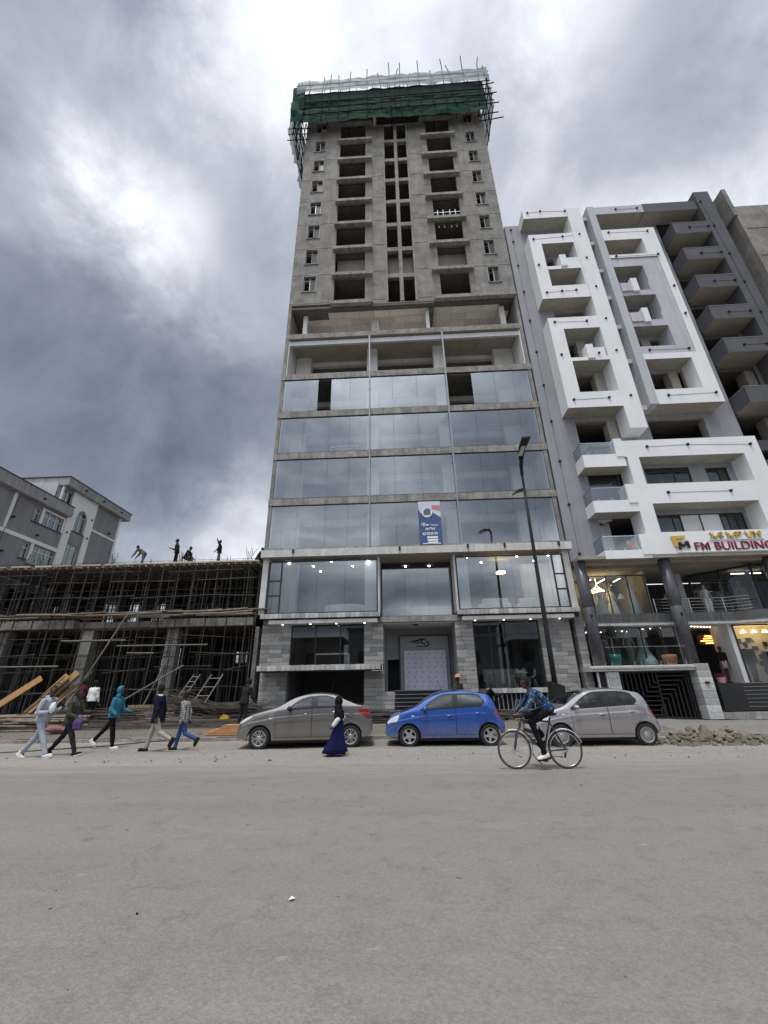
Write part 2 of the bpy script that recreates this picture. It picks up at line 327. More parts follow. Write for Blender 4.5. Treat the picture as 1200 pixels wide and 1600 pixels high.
M['maroon'] = mat('maroon_sign_letter', (.22, .022, .05), rough=.4)
M['gold'] = mat('gold_sign_letter', (.60, .42, .08), rough=.4, metal=.2)
M['gold_d'] = mat('gold_emblem', (.62, .40, .07), rough=.45)
M['column'] = mat('polished_dark_column', (.055, .055, .064), (.10, .10, .115), .24, scale=2, spec=.6)
M['gate'] = mat('grey_gate_bar', (.05, .05, .054), rough=.4, metal=.4)
M['warm_wall'] = mat('warm_shop_wall', (.46, .40, .31), (.54, .48, .39), .8, scale=1.2)
M['brown_print'] = mat('brown_sign_print', (.10, .05, .025), rough=.5)
M['red_wood'] = mat('dull_red_paint', (.14, .025, .02), (.22, .06, .045), .7, scale=4, rnd=.2)
M['pole_l'] = mat('bright_scaffold_steel', (.16, .15, .135), (.26, .245, .22), .55, metal=.4, scale=3, rnd=.2)
M['brown_block'] = mat('brown_rough_block', (.20, .145, .105), (.29, .22, .165), .9, scale=4, rnd=.25, spots=.2, bump=.4, bscale=20)
M['yellow'] = mat('yellow_plastic', (.62, .40, .02), rough=.5)
M['blue_cloth'] = mat('blue_orange_cloth', (.05, .07, .14), (.45, .16, .07), .9, scale=1.6)
M['rock'] = mat('broken_brown_stone', (.155, .125, .09), (.30, .255, .195), .9, scale=3, rnd=.25, spots=.2, bump=.5, bscale=18)
def paint(name, c, rough=.2, metal=.45):      # lacquer with road dust low on the flanks
    m = mat(name, c, tuple(x*1.06 for x in c), rough, metal=metal, scale=1.2, coat=.9, spec=.5)
    t = m.node_tree; n = t.nodes.new; l = t.links.new; b = t.nodes['Principled BSDF']; src = b.inputs['Base Color'].links[0].from_socket
    tcn = n('ShaderNodeTexCoord'); sp = n('ShaderNodeSeparateXYZ'); l(tcn.outputs['Object'], sp.inputs[0]); nz = n('ShaderNodeTexNoise'); nz.inputs['Scale'].default_value = 6; nz.inputs['Detail'].default_value = 6; l(tcn.outputs['Object'], nz.inputs[0])
    mr = n('ShaderNodeMapRange'); l(sp.outputs[2], mr.inputs[0]); mr.inputs[1].default_value = .66; mr.inputs[2].default_value = .20; mr.inputs[3].default_value = .02; mr.inputs[4].default_value = .85
    mu = n('ShaderNodeMath'); mu.operation = 'MULTIPLY'; mu.use_clamp = True; l(mr.outputs[0], mu.inputs[0]); l(nz.outputs[0], mu.inputs[1])
    mx_ = n('ShaderNodeMix'); mx_.data_type = 'RGBA'; l(mu.outputs[0], mx_.inputs[0]); l(src, mx_.inputs[6]); mx_.inputs[7].default_value = (.30, .275, .24, 1); l(mx_.outputs[2], b.inputs['Base Color'])
    m2 = n('ShaderNodeMapRange'); l(mu.outputs[0], m2.inputs[0]); m2.inputs[3].default_value = .9; m2.inputs[4].default_value = .0; l(m2.outputs[0], b.inputs['Coat Weight']); return m
M['blue_paint'] = paint('blue_car_paint', (.018, .085, .37), .22, .25); M['silver_paint'] = paint('silver_car_paint', (.40, .385, .415), .22, .6); M['grey_paint'] = paint('graphite_car_paint', (.215, .208, .203), .2, .6)
def cloth(n, c, c2=None, **k): M[n] = mat(n, c, c2 or tuple(x*1.25 for x in c), .9, scale=k.pop('scale', 7), bump=.25, bscale=30, spec=.15, **k)
for n, c in (('pale_fleece', (.34, .375, .43)), ('olive_cloth', (.055, .055, .038)), ('dark_denim', (.022, .023, .03)), ('trainer_black', (.015, .014, .014)), ('teal_cloth', (.035, .17, .25)), ('black_cloth', (.009, .009, .010)), ('navy_cloth', (.010, .012, .026)),
             ('beige_cloth', (.34, .30, .25)), ('jeans_cloth', (.03, .075, .20)), ('white_cloth', (.66, .66, .65)), ('maroon_cloth', (.09, .018, .022)), ('dark_cloth', (.02, .019, .018)), ('khaki_cloth', (.10, .085, .06)), ('grey_cloth', (.12, .12, .115)), ('navy_skirt', (.008, .010, .055)),
             ('purple_cloth', (.09, .06, .16)), ('blue_shirt', (.03, .10, .22)), ('grey_dress', (.30, .295, .29)), ('mint_dress', (.50, .63, .60)), ('pale_blue_dress', (.42, .48, .53)), ('pink_cloth', (.55, .32, .38)), ('orange_cloth', (.62, .22, .13)), ('manikin_cloth', (.35, .29, .23))): cloth(n, c)
M['sandal'] = mat('brown_sandal', (.30, .20, .13), rough=.6); M['straw'] = mat('straw', (.42, .25, .13), (.52, .33, .18), .9, scale=30)
M['manikin'] = mat('ivory_mannequin', (.50, .45, .38), rough=.45); M['leaf'] = mat('dark_leaf', (.035, .055, .022), (.09, .10, .045), .5, scale=5); M['teal_pot'] = mat('teal_glaze', (.02, .17, .15), rough=.25); M['terracotta'] = mat('terracotta', (.38, .15, .085), (.45, .20, .12), .7, scale=6)
M['bike_tyre'] = mat('bike_tyre_rubber', (.05, .045, .04), rough=.8); M['bike_frame'] = mat('black_frame_paint', (.012, .012, .013), rough=.3, coat=.5); M['bike_blue'] = mat('slate_fork_paint', (.05, .055, .09), rough=.35); M['bike_green'] = mat('green_head_paint', (.03, .14, .05), rough=.4)
def cells(name, cols, scale, chk=False):
    m = bpy.data.materials.new(name); m.use_nodes = True; t = m.node_tree; b = t.nodes['Principled BSDF']; b.inputs['Roughness'].default_value = .9; b.inputs['Specular IOR Level'].default_value = .15
    n = t.nodes.new; l = t.links.new; tcn = n('ShaderNodeTexCoord'); rp = n('ShaderNodeValToRGB'); rp.color_ramp.interpolation = 'CONSTANT'
    for i, c in enumerate(cols):
        e = rp.color_ramp.elements[i] if i < 2 else rp.color_ramp.elements.new(.5)
        e.position = i/len(cols); e.color = (*c, 1)
    if chk:
        mp = n('ShaderNodeVectorMath'); mp.operation = 'MULTIPLY'; mp.inputs[1].default_value = (0, 1, 1); l(tcn.outputs['Object'], mp.inputs[0])
        w1 = n('ShaderNodeTexWave'); w1.bands_direction = 'Z'; w1.inputs['Scale'].default_value = scale; l(tcn.outputs['Object'], w1.inputs[0]); w2 = n('ShaderNodeTexWave'); w2.bands_direction = 'X'; w2.inputs['Scale'].default_value = scale; l(tcn.outputs['Object'], w2.inputs[0])
        ad = n('ShaderNodeMath'); ad.operation = 'MULTIPLY_ADD'; l(w1.outputs['Fac'], ad.inputs[0]); ad.inputs[1].default_value = .5; hl = n('ShaderNodeMath'); hl.operation = 'MULTIPLY'; l(w2.outputs['Fac'], hl.inputs[0]); hl.inputs[1].default_value = .5; l(hl.outputs[0], ad.inputs[2]); l(ad.outputs[0], rp.inputs[0])
    else:
        nz = n('ShaderNodeTexNoise'); nz.inputs['Scale'].default_value = scale; nz.inputs['Detail'].default_value = 2; nz.inputs['Distortion'].default_value = 1.6; l(tcn.outputs['Object'], nz.inputs[0]); mr = n('ShaderNodeMapRange'); mr.inputs[1].default_value = .3; mr.inputs[2].default_value = .7; l(nz.outputs[0], mr.inputs[0]); l(mr.outputs[0], rp.inputs[0])
    l(rp.outputs[0], b.inputs['Base Color']); M[name] = m
cells('pattern_cloth', [(.010, .016, .024), (.20, .27, .31), (.015, .035, .05), (.015, .05, .16), (.30, .36, .38), (.012, .016, .022)], 9); cells('checked_cloth', [(.12, .12, .125), (.30, .30, .29), (.40, .40, .38)], 5, True)
# ================================================================== ground
def ground_mat(name, c1, c2, c3, scale, agg, bump):
    m = bpy.data.materials.new(name); m.use_nodes = True; t = m.node_tree; b = t.nodes['Principled BSDF']; n = t.nodes.new; l = t.links.new
    b.inputs['Roughness'].default_value = .82; b.inputs['Specular IOR Level'].default_value = .3
    tcn = n('ShaderNodeTexCoord')
    def nz(s, d, r=.6, mp=None):
        x = n('ShaderNodeTexNoise'); x.inputs['Scale'].default_value = s; x.inputs['Detail'].default_value = d; x.inputs['Roughness'].default_value = r
        if mp:
            q = n('ShaderNodeMapping'); q.inputs['Scale'].default_value = mp; l(tcn.outputs['Object'], q.inputs[0]); l(q.outputs[0], x.inputs[0])
        else: l(tcn.outputs['Object'], x.inputs[0])
        return x.outputs[0]
    def rng(f, a, b_, lo, hi):
        x = n('ShaderNodeMapRange'); l(f, x.inputs[0]); x.inputs[1].default_value = a; x.inputs[2].default_value = b_; x.inputs[3].default_value = lo; x.inputs[4].default_value = hi; return x.outputs[0]
    def mixc(f, a, bb):
        x = n('ShaderNodeMix'); x.data_type = 'RGBA'; l(f, x.inputs[0])
        for i, v in ((6, a), (7, bb)):
            if isinstance(v, tuple): x.inputs[i].default_value = (*v, 1)
            else: l(v, x.inputs[i])
        return x.outputs[2]
    lanes = rng(nz(.55, 4, .6, (.10, 1.1, 1)), .38, .64, 0, 1)
    patch = rng(nz(.8, 7, .66), .36, .68, 0, 1)
    cur = mixc(lanes, c1, c2); cur2 = mixc(patch, cur, c3)
    worn = rng(nz(3.2, 8, .75), .52, .66, 0, .42); cur3 = mixc(worn, cur2, tuple(x*.62 for x in c1))
    pale = rng(nz(5.5, 4, .6, (.5, 1.6, 1)), .66, .74, 0, .5); cur4 = mixc(pale, cur3, tuple(x*1.6 for x in c2))
    if name == 'dusty_asphalt':
        sy = n('ShaderNodeSeparateXYZ'); l(tcn.outputs['Object'], sy.inputs[0])
        dr = rng(sy.outputs[1], 8.6, 10.9, -.25, .55); ns_ = rng(nz(1.6, 6, .65, (.35, 1.4, 1)), .35, .65, -.35, .5)
        am = n('ShaderNodeMath'); am.operation = 'ADD'; am.use_clamp = True; l(dr, am.inputs[0]); l(ns_, am.inputs[1])
        cur4 = mixc(am.outputs[0], cur4, (.31, .285, .245))
        sc1 = rng(nz(.42, 5, .7, (1, 2.2, 1)), .57, .66, 0, .34); sc2 = rng(nz(6, 6, .7), .46, .60, 0, 1)
        ml = n('ShaderNodeMath'); ml.operation = 'MULTIPLY'; l(sc1, ml.inputs[0]); l(sc2, ml.inputs[1]); cur4 = mixc(ml.outputs[0], cur4, (.095, .09, .082))
        oil = rng(nz(1.15, 2, .5, (1, 1.3, 1)), .72, .76, 0, .35); cur4 = mixc(oil, cur4, (.10, .095, .088))
        dq = n('ShaderNodeVectorMath'); dq.operation = 'ADD'; l(tcn.outputs['Object'], dq.inputs[0]); nq = n('ShaderNodeTexNoise'); nq.inputs['Scale'].default_value = .9; nq.inputs['Detail'].default_value = 5; l(tcn.outputs['Object'], nq.inputs[0]); l(nq.outputs['Color'], dq.inputs[1])
        ve = n('ShaderNodeTexVoronoi'); ve.feature = 'DISTANCE_TO_EDGE'; ve.inputs['Scale'].default_value = .33; l(dq.outputs[0], ve.inputs[0])
        ck = rng(ve.outputs['Distance'], .0, .005, .3, 0); cm = rng(nz(.5, 3), .54, .6, 0, 1); mk = n('ShaderNodeMath'); mk.operation = 'MULTIPLY'; l(ck, mk.inputs[0]); l(cm, mk.inputs[1]); cur4 = mixc(mk.outputs[0], cur4, (.07, .066, .06))
    vo = n('ShaderNodeTexVoronoi'); vo.inputs['Scale'].default_value = agg; l(tcn.outputs['Object'], vo.inputs[0])
    sep = n('ShaderNodeSeparateColor'); l(vo.outputs['Color'], sep.inputs[0])
    s1 = n('ShaderNodeVectorMath'); s1.operation = 'SCALE'; l(cur4, s1.inputs[0]); l(rng(sep.outputs[0], 0, 1, .88, 1.11), s1.inputs['Scale'])
    s2 = n('ShaderNodeVectorMath'); s2.operation = 'SCALE'; l(s1.outputs[0], s2.inputs[0]); l(rng(nz(agg*.33, 3), .3, .7, .92, 1.08), s2.inputs['Scale'])
    l(s2.outputs[0], b.inputs['Base Color'])
    bp = n('ShaderNodeBump'); bp.inputs['Strength'].default_value = bump; bp.inputs['Distance'].default_value = .012
    ad = n('ShaderNodeMath'); ad.operation = 'ADD'; l(vo.outputs['Distance'], ad.inputs[0]); l(nz(agg*.6, 4), ad.inputs[1]); l(ad.outputs[0], bp.inputs['Height']); l(bp.outputs[0], b.inputs['Normal'])
    return m
M['asphalt'] = ground_mat('dusty_asphalt', (.222, .209, .188), (.256, .243, .219), (.238, .225, .203), .8, 75, .35)
M['dirt'] = ground_mat('packed_dust_and_gravel', (.27, .25, .225), (.34, .315, .28), (.30, .275, .245), 1.5, 36, 1.0)
M['gravel'] = ground_mat('crushed_grey_gravel', (.20, .195, .185), (.27, .262, .25), (.23, .225, .21), 2.5, 17, 1.5)
M['earth'] = ground_mat('site_earth', (.15, .132, .11), (.215, .19, .16), (.18, .16, .135), 2, 24, 1.3)
def sheet(x0, x1, y0, y1, nx, ny, zf):
    mb = MB(); v = [(x0+(x1-x0)*i/nx, y0+(y1-y0)*j/ny, zf(x0+(x1-x0)*i/nx, y0+(y1-y0)*j/ny)) for j in range(ny+1) for i in range(nx+1)]
    return mb.add(v, [(j*(nx+1)+i, j*(nx+1)+i+1, (j+1)*(nx+1)+i+1, (j+1)*(nx+1)+i) for j in range(ny) for i in range(nx)])
setting('ground', MB().add([(-1500, -1500, -.03), (1500, -1500, -.03), (1500, 1500, -.03), (-1500, 1500, -.03)], [(0, 1, 2, 3)]), 'earth')
from mathutils import noise as mnoise
def nn(x, y, s=1.): return mnoise.noise(Vector((x*s, y*s, 3.1)))
# road: its far edge is ragged where dust lies over the asphalt
mb = MB(); nx = 240; top = []
for i in range(nx+1):
    x = -60+120*i/nx; top.append((x, 10.85+.30*nn(x, 0, .45)+.16*nn(x, 0, 1.3)+.12*nn(x, 4, 3.7), 0.0))
bot = [(p[0], -40, 0) for p in top]
mb.add(bot+top, [(i, i+1, nx+2+i, nx+1+i) for i in range(nx)])
setting('road', mb, 'asphalt')
setting('road_shoulder', sheet(-60, 60, 10.3, 15.34, 240, 40, lambda x, y: -.006 if y < 10.5 else -.004+.012*(y > 11.6)+(.012*nn(x, y, 1.3)+.02*max(0, (y-12)/3))*(y > 11)), 'dirt')
def walk_z(x, y):
    t = min(1, max(0, (y-15.6)/5.5)); return .14+.34*t+.035*nn(x, y, .8)*(y > 15.9)
setting('pavement', sheet(-60, 8.9, 15.5, 60, 200, 120, walk_z), 'earth')
setting('gravel_forecourt', sheet(8.9, 60, 15.3, 40, 120, 80, lambda x, y: .03+.05*nn(x, y, .9)*(y > 16)+.03), 'gravel')
kx = -24.
while kx < 8.9:       # kerb stones, uneven
    l_ = rr(.9, 1.1); k = MB().box(kx, kx+l_-.012, 15.30+rr(-.015, .015), 15.52, -.02, .135+rr(-.02, .015)); obj('kerb_stone', k, 'conc_l', kind='structure'); kx += l_
# ================================================================== tower
T = thing('tower_block', (0.6, 22, .3), 'tall unfinished concrete tower with glass lower floors and green netting on top', 'tower')
TX0, TX1 = -7.75, 8.95
FL = [27.75+3.02*n for n in range(9)]
holes = []
for n in range(8):
    wz = 29.29+3.036*n
    holes += [(-6.80, -5.87, wz, wz+1.5), (7.20, 8.0, wz-.02, wz+1.5)]
    b = 27.75+3.03*n
    holes += [(-4.45, -2.10, b, b+2.80), (3.56, 5.76, b, b+2.80)]
    cz = 27.70+3.0*n
    holes += [(-.36, .52, cz, cz+2.58), (.82, 1.66, cz, cz+2.58)]
wl = MB(); HC = [h for h in holes]
wl.wall(TX0, -4.62, 27.8, 53.9, 22, 22.28, HC); wl.wall(-4.62, -1.5, 27.8, 52.05, 22, 22.28, HC); wl.wall(-1.5, 3.0, 27.62, 51.15, 22.03, 22.31, HC)
wl.wall(3.0, 6.15, 27.8, 52.05, 22, 22.28, HC); wl.wall(6.15, TX1, 27.8, 53.45, 22, 22.28, HC)
obj('tower_wall', wl, 'conc', T)
sw = MB().box(TX0, TX0+.25, 22.28, 36, 27.8, 53.9).box(TX1-.25, TX1, 22.28, 36, 27.8, 53.4).box(TX0+.25, TX1-.25, 35.7, 36, 27.8, 54.1)
objs('side_wall', sw, 'conc', T)
# shallow relief: raised plaster strips round the openings and vertical pour lines
rel = MB()
for n in range(8):
    wz = 29.29+3.036*n
    for (a, b_) in ((-6.80, -5.87), (7.20, 8.0)):
        rel.box(a-.10, a, 21.965, 22.001, wz-.1, wz+1.6).box(b_, b_+.10, 21.965, 22.001, wz-.1, wz+1.6).box(a, b_, 21.965, 22.001, wz+1.5, wz+1.6)
        rel.box(a-.12, b_+.12, 21.93, 22.002, wz-.17, wz-.1)
for n in range(9):
    z = 27.95+3.03*n
    for a, b_ in ((TX0, -4.62), (6.15, TX1)):
        if z < 53: rel.box(a, b_, 21.985, 22.001, z, z+.09+.04*(n % 2))
    if z < 50.5: rel.box(-1.9, -.5, 22.012, 22.031, z+.1, z+.19); rel.box(1.85, 2.9, 22.012, 22.031, z+.1, z+.19)
for a in (-.46, .55, 1.69): rel.box(a, a+.10 if a != .55 else a+.24, 21.985, 22.031, 27.8, 51.1)
obj('plaster_surround', rel, 'conc_l', T)
fs = MB()
for z in FL: fs.box(TX0+.26, TX1-.26, 22.32, 35, z-.28, z)
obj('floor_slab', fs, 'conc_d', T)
pt = MB()
for x in (-5.2, -1.9, 3.2, 6.2): pt.box(x-.1, x+.1, 22.33, 29, 27.8, 53)  # cross walls added inside to block light through the flats
pt.box(TX0+.26, TX1-.26, 28.5, 28.7, 27.8, 54.1)
objs('partition_wall', pt, 'conc_d', T)
lw = MB()
for x0, x1 in ((-4.4, -2.0), (3.4, 5.9)): lw.box(x0, x1, 23.7, 23.75, 27.76, 30.3)   # pale plastered rooms of the lowest flats
for x0, x1 in ((-4.4, -2.0), (3.4, 5.9), (-.5, 1.8)): lw.box(x0, x1, 22.75, 22.8, 30.78, 33.45)
objs('plastered_room_wall', lw, 'soffit', T)
for n in range(9):                                     # balcony ledges
    z = 27.75+2.985*n
    if n == 0: spans = ((-4.6, -1.55), (2.98, TX1-.1))
    else: spans = ((-4.62, -1.5), (2.97, 6.12))
    for a, b_ in spans: obj('balcony_ledge', MB().box(a, b_, 21.66, 21.998, z-.30, z), 'conc_l', T)
for n in range(8):                                     # small windows: frame > pane
    wz = 29.29+3.036*n
    for a, b_ in ((-6.80, -5.87), (7.20, 8.0)):
        f = MB(); c = (a+b_)/2; e = .05
        f.box(a, a+e, 22.1, 22.16, wz, wz+1.5).box(b_-e, b_, 22.1, 22.16, wz, wz+1.5).box(a+e, b_-e, 22.1, 22.16, wz, wz+e).box(a+e, b_-e, 22.1, 22.16, wz+1.5-e, wz+1.5)
        f.box(c-.035, c+.035, 22.09, 22.17, wz+e, wz+1.5-e)
        if a < 0: f.box(a+e, c-.035, 22.105, 22.155, wz+1.15, wz+1.2)
        f2 = obj('window', f, 'conc_l' if n % 3 else 'mull', T)
        obj('pane', MB().box(c+.035, b_-e, 22.125, 22.13, wz+e, wz+1.5-e), 'glass_d', f2)
# steel trellis in one right-hand flat
tr = MB()
for x in (3.9, 4.35, 4.9, 5.35): tr.box(x-.02, x+.02, 22.05, 22.09, 36.1-.35, 38.3-.3)
for z in (36.1, 36.6, 37.2, 37.7): tr.box(3.58, 5.74, 22.06, 22.10, z-.02, z+.02)
obj('steel_trellis', tr, 'steel', T)
# ---- open terrace storey with boarded ceiling
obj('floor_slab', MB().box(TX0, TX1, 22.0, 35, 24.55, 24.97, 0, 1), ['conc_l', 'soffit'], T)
objs('side_fin', MB().box(TX0, TX0+.22, 22.01, 23.2, 8.8, 27.8).box(TX1-.22, TX1, 22.01, 23.2, 8.8, 27.8).box(TX0, TX0+.2, 23.21, 33, 24.98, 27.79).box(TX1-.2, TX1, 23.21, 33, 24.98, 27.79), 'conc', T)
ce = MB().box(TX0+.26, TX1-.26, 22.3, 35, 27.52, 27.7)
obj('ceiling_slab', ce, 'conc_d', T)
objs('edge_beam', MB().box(TX0+.22, TX1-.22, 22.05, 22.35, 27.42, 27.62).box(2.6, 2.95, 22.45, 30, 27.1, 27.5), 'conc_d', T)
for j in range(5):
    x = -7.2+.4*(j % 2); y0 = 22.5+j*.62
    while x < 8.5:
        wd = rr(1.05, 1.25) if j % 2 else 1.15; z = 27.44+rr(-.012, .012)
        if not (j == 0 and (x < -5.6 or x > 6.6)): brick('ceiling_board', x, min(x+wd-.015, 8.6), y0, y0+.6, z, z+.05, 'tan', T)
        x += wd
tc_ = MB().box(-6.75, -6.45, 22.6, 22.9, 24.97, 27.4).box(2.35, 2.6, 22.6, 22.85, 24.97, 27.4).box(7.75, 8.1, 22.6, 22.9, 24.97, 27.4).box(-1.7, -1.15, 23.3, 23.8, 24.97, 27.4)
objs('column', tc_, 'white_in', T)
obj('back_wall', MB().box(TX0+.25, TX1-.25, 25.3, 25.5, 24.97, 27.42), 'white_in', T); obj('terrace_bounce_sheet', MB().box(TX0+.25, TX1-.25, 22.3, 25.3, 24.97, 25.0), 'canopy', T)  # pale floor sheet added and back wall whitened to bounce light onto the ceiling
# ---- recessed white storey under it
obj('fascia_beam', MB().box(TX0+.24, TX1-.24, 22.12, 22.3, 24.02, 24.38), 'grey_l', T)
# ---- storeys: slab bands, rooms, glass
BANDS = [(8.9, 9.0), (11.55, 11.97), (14.67, 15.10), (17.77, 18.20), (20.86, 21.31)]
for z0, z1 in BANDS[1:]:
    obj('slab_band', MB().box(TX0-.02, TX1+.05, 21.97, 22.30, z0, z1), 'conc_l', T)
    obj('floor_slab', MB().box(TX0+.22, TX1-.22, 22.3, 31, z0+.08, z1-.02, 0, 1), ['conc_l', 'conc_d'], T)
rm = MB()
rm.box(TX0+.22, TX0+.3, 22.1, 31, 8.9, 24.5).box(TX1-.3, TX1-.22, 22.1, 31, 8.9, 24.5).box(TX0+.3, TX1-.3, 30.8, 31, 8.9, 24.5)
objs('room_wall', rm, 'white_in', T)
rc = MB(); rd = MB()
for z0, z1 in zip([8.95, 11.97, 15.10, 18.20, 21.31], [11.55, 14.67, 17.77, 20.86, 24.6]):
    for x0, x1, y in ((-2.05, -1.3, 23.3), (2.75, 3.6, 23.3), (-7.4, -6.3, 23.9), (7.2, 8.6, 23.9)): rc.box(x0, x1, y, y+.7, z0, z1-.003)
    rd.box(-6.2, 7.2, 26.2, 26.3, z0, z1-.45)  # solid dark panel stands in for the shaded depth of each storey
    rc.box(TX0+.3, TX1-.3, 24.45, 24.75, z1-.42, z1-.005)
objs('column', rc, 'white_in', T); objs('dark_back_panel', rd, 'conc_d', T)
MX = (-1.76, 3.31)
for x in MX: obj('mullion', MB().box(x-.045, x+.045, 21.90, 21.968, 8.82, 24.45), 'mull', T)
SEAMS = [-7.53, -6.0, -4.35, -3.05, -1.76, -.25, 1.35, 3.31, 4.95, 6.45, 7.7, 8.73]
for i, (z0, z1) in enumerate(zip([8.83, 11.97, 15.10, 18.20], [11.55, 14.67, 17.77, 20.86])):
    gf = MB().box(-7.53, 8.73, 22.02, 22.1, z0, z0+.06).box(-7.53, 8.73, 22.02, 22.1, z1-.05, z1).box(-7.57, -7.53, 22.02, 22.1, z0, z1).box(8.73, 8.77, 22.02, 22.1, z0, z1)
    g = obj('glass_front', gf, 'frame', T)
    ss = list(SEAMS)
    if i == 3: ss = [-7.53, -5.2, -4.33, -3.05, -1.76, -.25, 1.35, 3.40, 4.98, 6.45, 7.7, 8.73]
    for a, b_ in zip(ss[:-1], ss[1:]):
        if i == 3 and (a in (-5.2, 3.40)): continue        # panes not yet fitted
        tl = rr(-.004, .004); t2 = rr(-.004, .004)
        obj('pane', MB().add([(a+.006, 22.05+tl, z0+.06), (b_-.006, 22.05+t2, z0+.06), (b_-.006, 22.05+t2*.3, z1-.05), (a+.006, 22.05-tl, z1-.05)], [(0, 1, 2, 3)]), 'glass', g)
# trestles left inside on upper glass floors
def trestle(x, y, z, wd):
    mb = MB(); a = z+.75
    mb.bar((x, y, a), (x+wd, y, a), .05, .05).bar((x, y, z), (x, y, a), .04, .04).bar((x+wd, y, z), (x+wd, y, a), .04, .04).bar((x, y, z+.05), (x+wd, y, a), .03, .03).bar((x+wd, y, z+.05), (x, y, a), .03, .03)
    return mb
obj('work_trestle', trestle(-4.3, 22.6, 15.1, 1.7), 'white_in', label='white trestle behind the glass of the third storey of the glass front', cat='trestle')
obj('work_trestle', trestle(-6.9, 22.7, 18.2, 1.3), 'white_in', label='white trestle at the left end of the topmost glazed storey', cat='trestle')
# ---- canopy and bays
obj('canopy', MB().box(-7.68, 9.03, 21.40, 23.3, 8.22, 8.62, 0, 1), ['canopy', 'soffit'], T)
obj('canopy_upstand', MB().box(-7.7, 9.0, 22.0, 22.25, 8.62, 8.9), 'conc_l', T)
for x in (-5.9, -.1, 3.55, 5.5, 8.35): obj('floodlight', MB().box(x-.05, x+.05, 21.3, 21.41, 8.44, 8.62).box(x-.03, x+.03, 21.25, 21.33, 8.36, 8.46), 'black', T)
def bay(x0, x1, z0, z1, yf, yb, seams, parent, casement=None):
    fr = MB(); e = .06
    for x in (x0, x1): fr.box(x-e/2, x+e/2, yf-.02, yf+.06, z0, z1)
    fr.box(x0, x1, yf-.021, yf+.06, z0, z0+e).box(x0, x1, yf-.021, yf+.06, z1-e, z1)
    if casement:
        a, b_ = casement; fr.box(a-.04, a+.04, yf-.023, yf+.05, z0+e, z1-e)
        lo, hi = min(a, b_), max(a, b_)
        for z in (z0+.95, z0+1.75): fr.box(lo, hi, yf-.024, yf+.05, z-.04, z+.04)
        fr.box(b_-.03, b_+.03, yf-.025, yf+.05, z0+e, z1-e)
    f = obj('bay_window', fr, 'frame', parent)
    ss = [x0+.03]+list(seams)+[x1-.03]
    for a, b_ in zip(ss[:-1], ss[1:]): obj('pane', MB().add([(a+.005, yf, z0+e), (b_-.005, yf, z0+e), (b_-.005, yf+rr(-.004, .004), z1-e), (a+.005, yf+rr(-.004, .004), z1-e)], [(0, 1, 2, 3)]), 'glass', f)
    return f
bay(-7.25, -1.36, 5.22, 8.06, 21.75, 23, (-6.2, -4.6, -3.1), T, (-6.55, -7.2))
bay(2.90, 8.55, 5.22, 8.06, 21.75, 23, (4.2, 5.8, 7.2), T, (7.98, 8.5))
bay(-1.2, 2.72, 5.12, 7.9, 23.0, 23.5, (.1, 1.4), T)
for x in (-1.34, 2.88): obj('return_pane', MB().box(x-.004, x+.004, 21.78, 23.0, 5.22, 8.1), 'glass', T)
fr = MB()
for x in (-7.45, 8.72): fr.box(x-.16, x+.16, 21.7, 22.4, 5.2, 8.22)
for x in (-1.27, 2.80): fr.box(x-.05, x+.05, 21.73, 23.1, 5.2, 8.2)
objs('bay_jamb', fr, 'canopy', T)
obj('showroom_back', MB().box(-7.3, 8.6, 27.0, 27.2, 4.8, 8.2), 'shop_dark', T)
rm = MB().box(-7.32, -7.24, 22.4, 28, 5.1, 8.2).box(8.56, 8.64, 22.4, 28, 5.1, 8.2)
rm.box(-2.1, -1.4, 22.6, 24.5, 5.1, 8.19).box(2.95, 3.6, 22.4, 23.0, 5.1, 8.19).box(-7.2, -5.9, 22.5, 23, 5.1, 8.19).box(7.0, 8.5, 24, 24.5, 5.1, 8.19)
objs('showroom_wall', rm, 'white_in', T); obj('ceiling_slab', MB().box(-7.3, 8.6, 22.4, 28, 8.24, 8.6), 'conc_d', T)
obj('floor_slab', MB().box(-7.35, 8.7, 21.95, 28.2, 4.72, 5.0), 'conc_l', T)
for x, y in ((-6.4, 22.5), (-5.2, 23.4), (-4.0, 22.6), (-2.9, 23.6), (-1.9, 22.5), (-5.0, 24.6), (3.6, 22.5), (4.6, 23.6), (6.4, 22.6), (7.6, 23.5), (8.1, 22.5), (.2, 24), (1.6, 24)): obj('downlight', MB().lathe([(.055, 0), (.055, .02)], (x, y, 8.20), 12), 'emit_s', T)
def tile_row(x0, x1, y0, y1, z0, z1, wd, parent, mname, name='ledge_tile'):
    x = x0
    while x < x1-.05:
        b_ = min(x+wd*rr(.94, 1.06), x1); j = rr(-.012, .012)
        brick(name, x+.008, b_-.008, y0+j, y1, z0+rr(-.006, .006), z1+rr(-.006, .006), mname, parent); x = b_
tile_row(-7.4, -1.2, 21.42, 21.7, 4.95, 5.18, .235, T, 'stone_w'); tile_row(2.72, 8.86, 21.42, 21.7, 4.95, 5.18, .235, T, 'stone_w'); tile_row(-1.1, 2.62, 22.0, 22.3, 4.76, 5.0, .235, T, 'stone')
objs('ledge_core', MB().box(-7.36, -1.22, 21.5, 22.2, 4.93, 5.12).box(2.75, 8.82, 21.5, 22.2, 4.93, 5.12).box(-1.2, 2.65, 22.05, 23, 4.7, 4.98), 'stone_j', T)
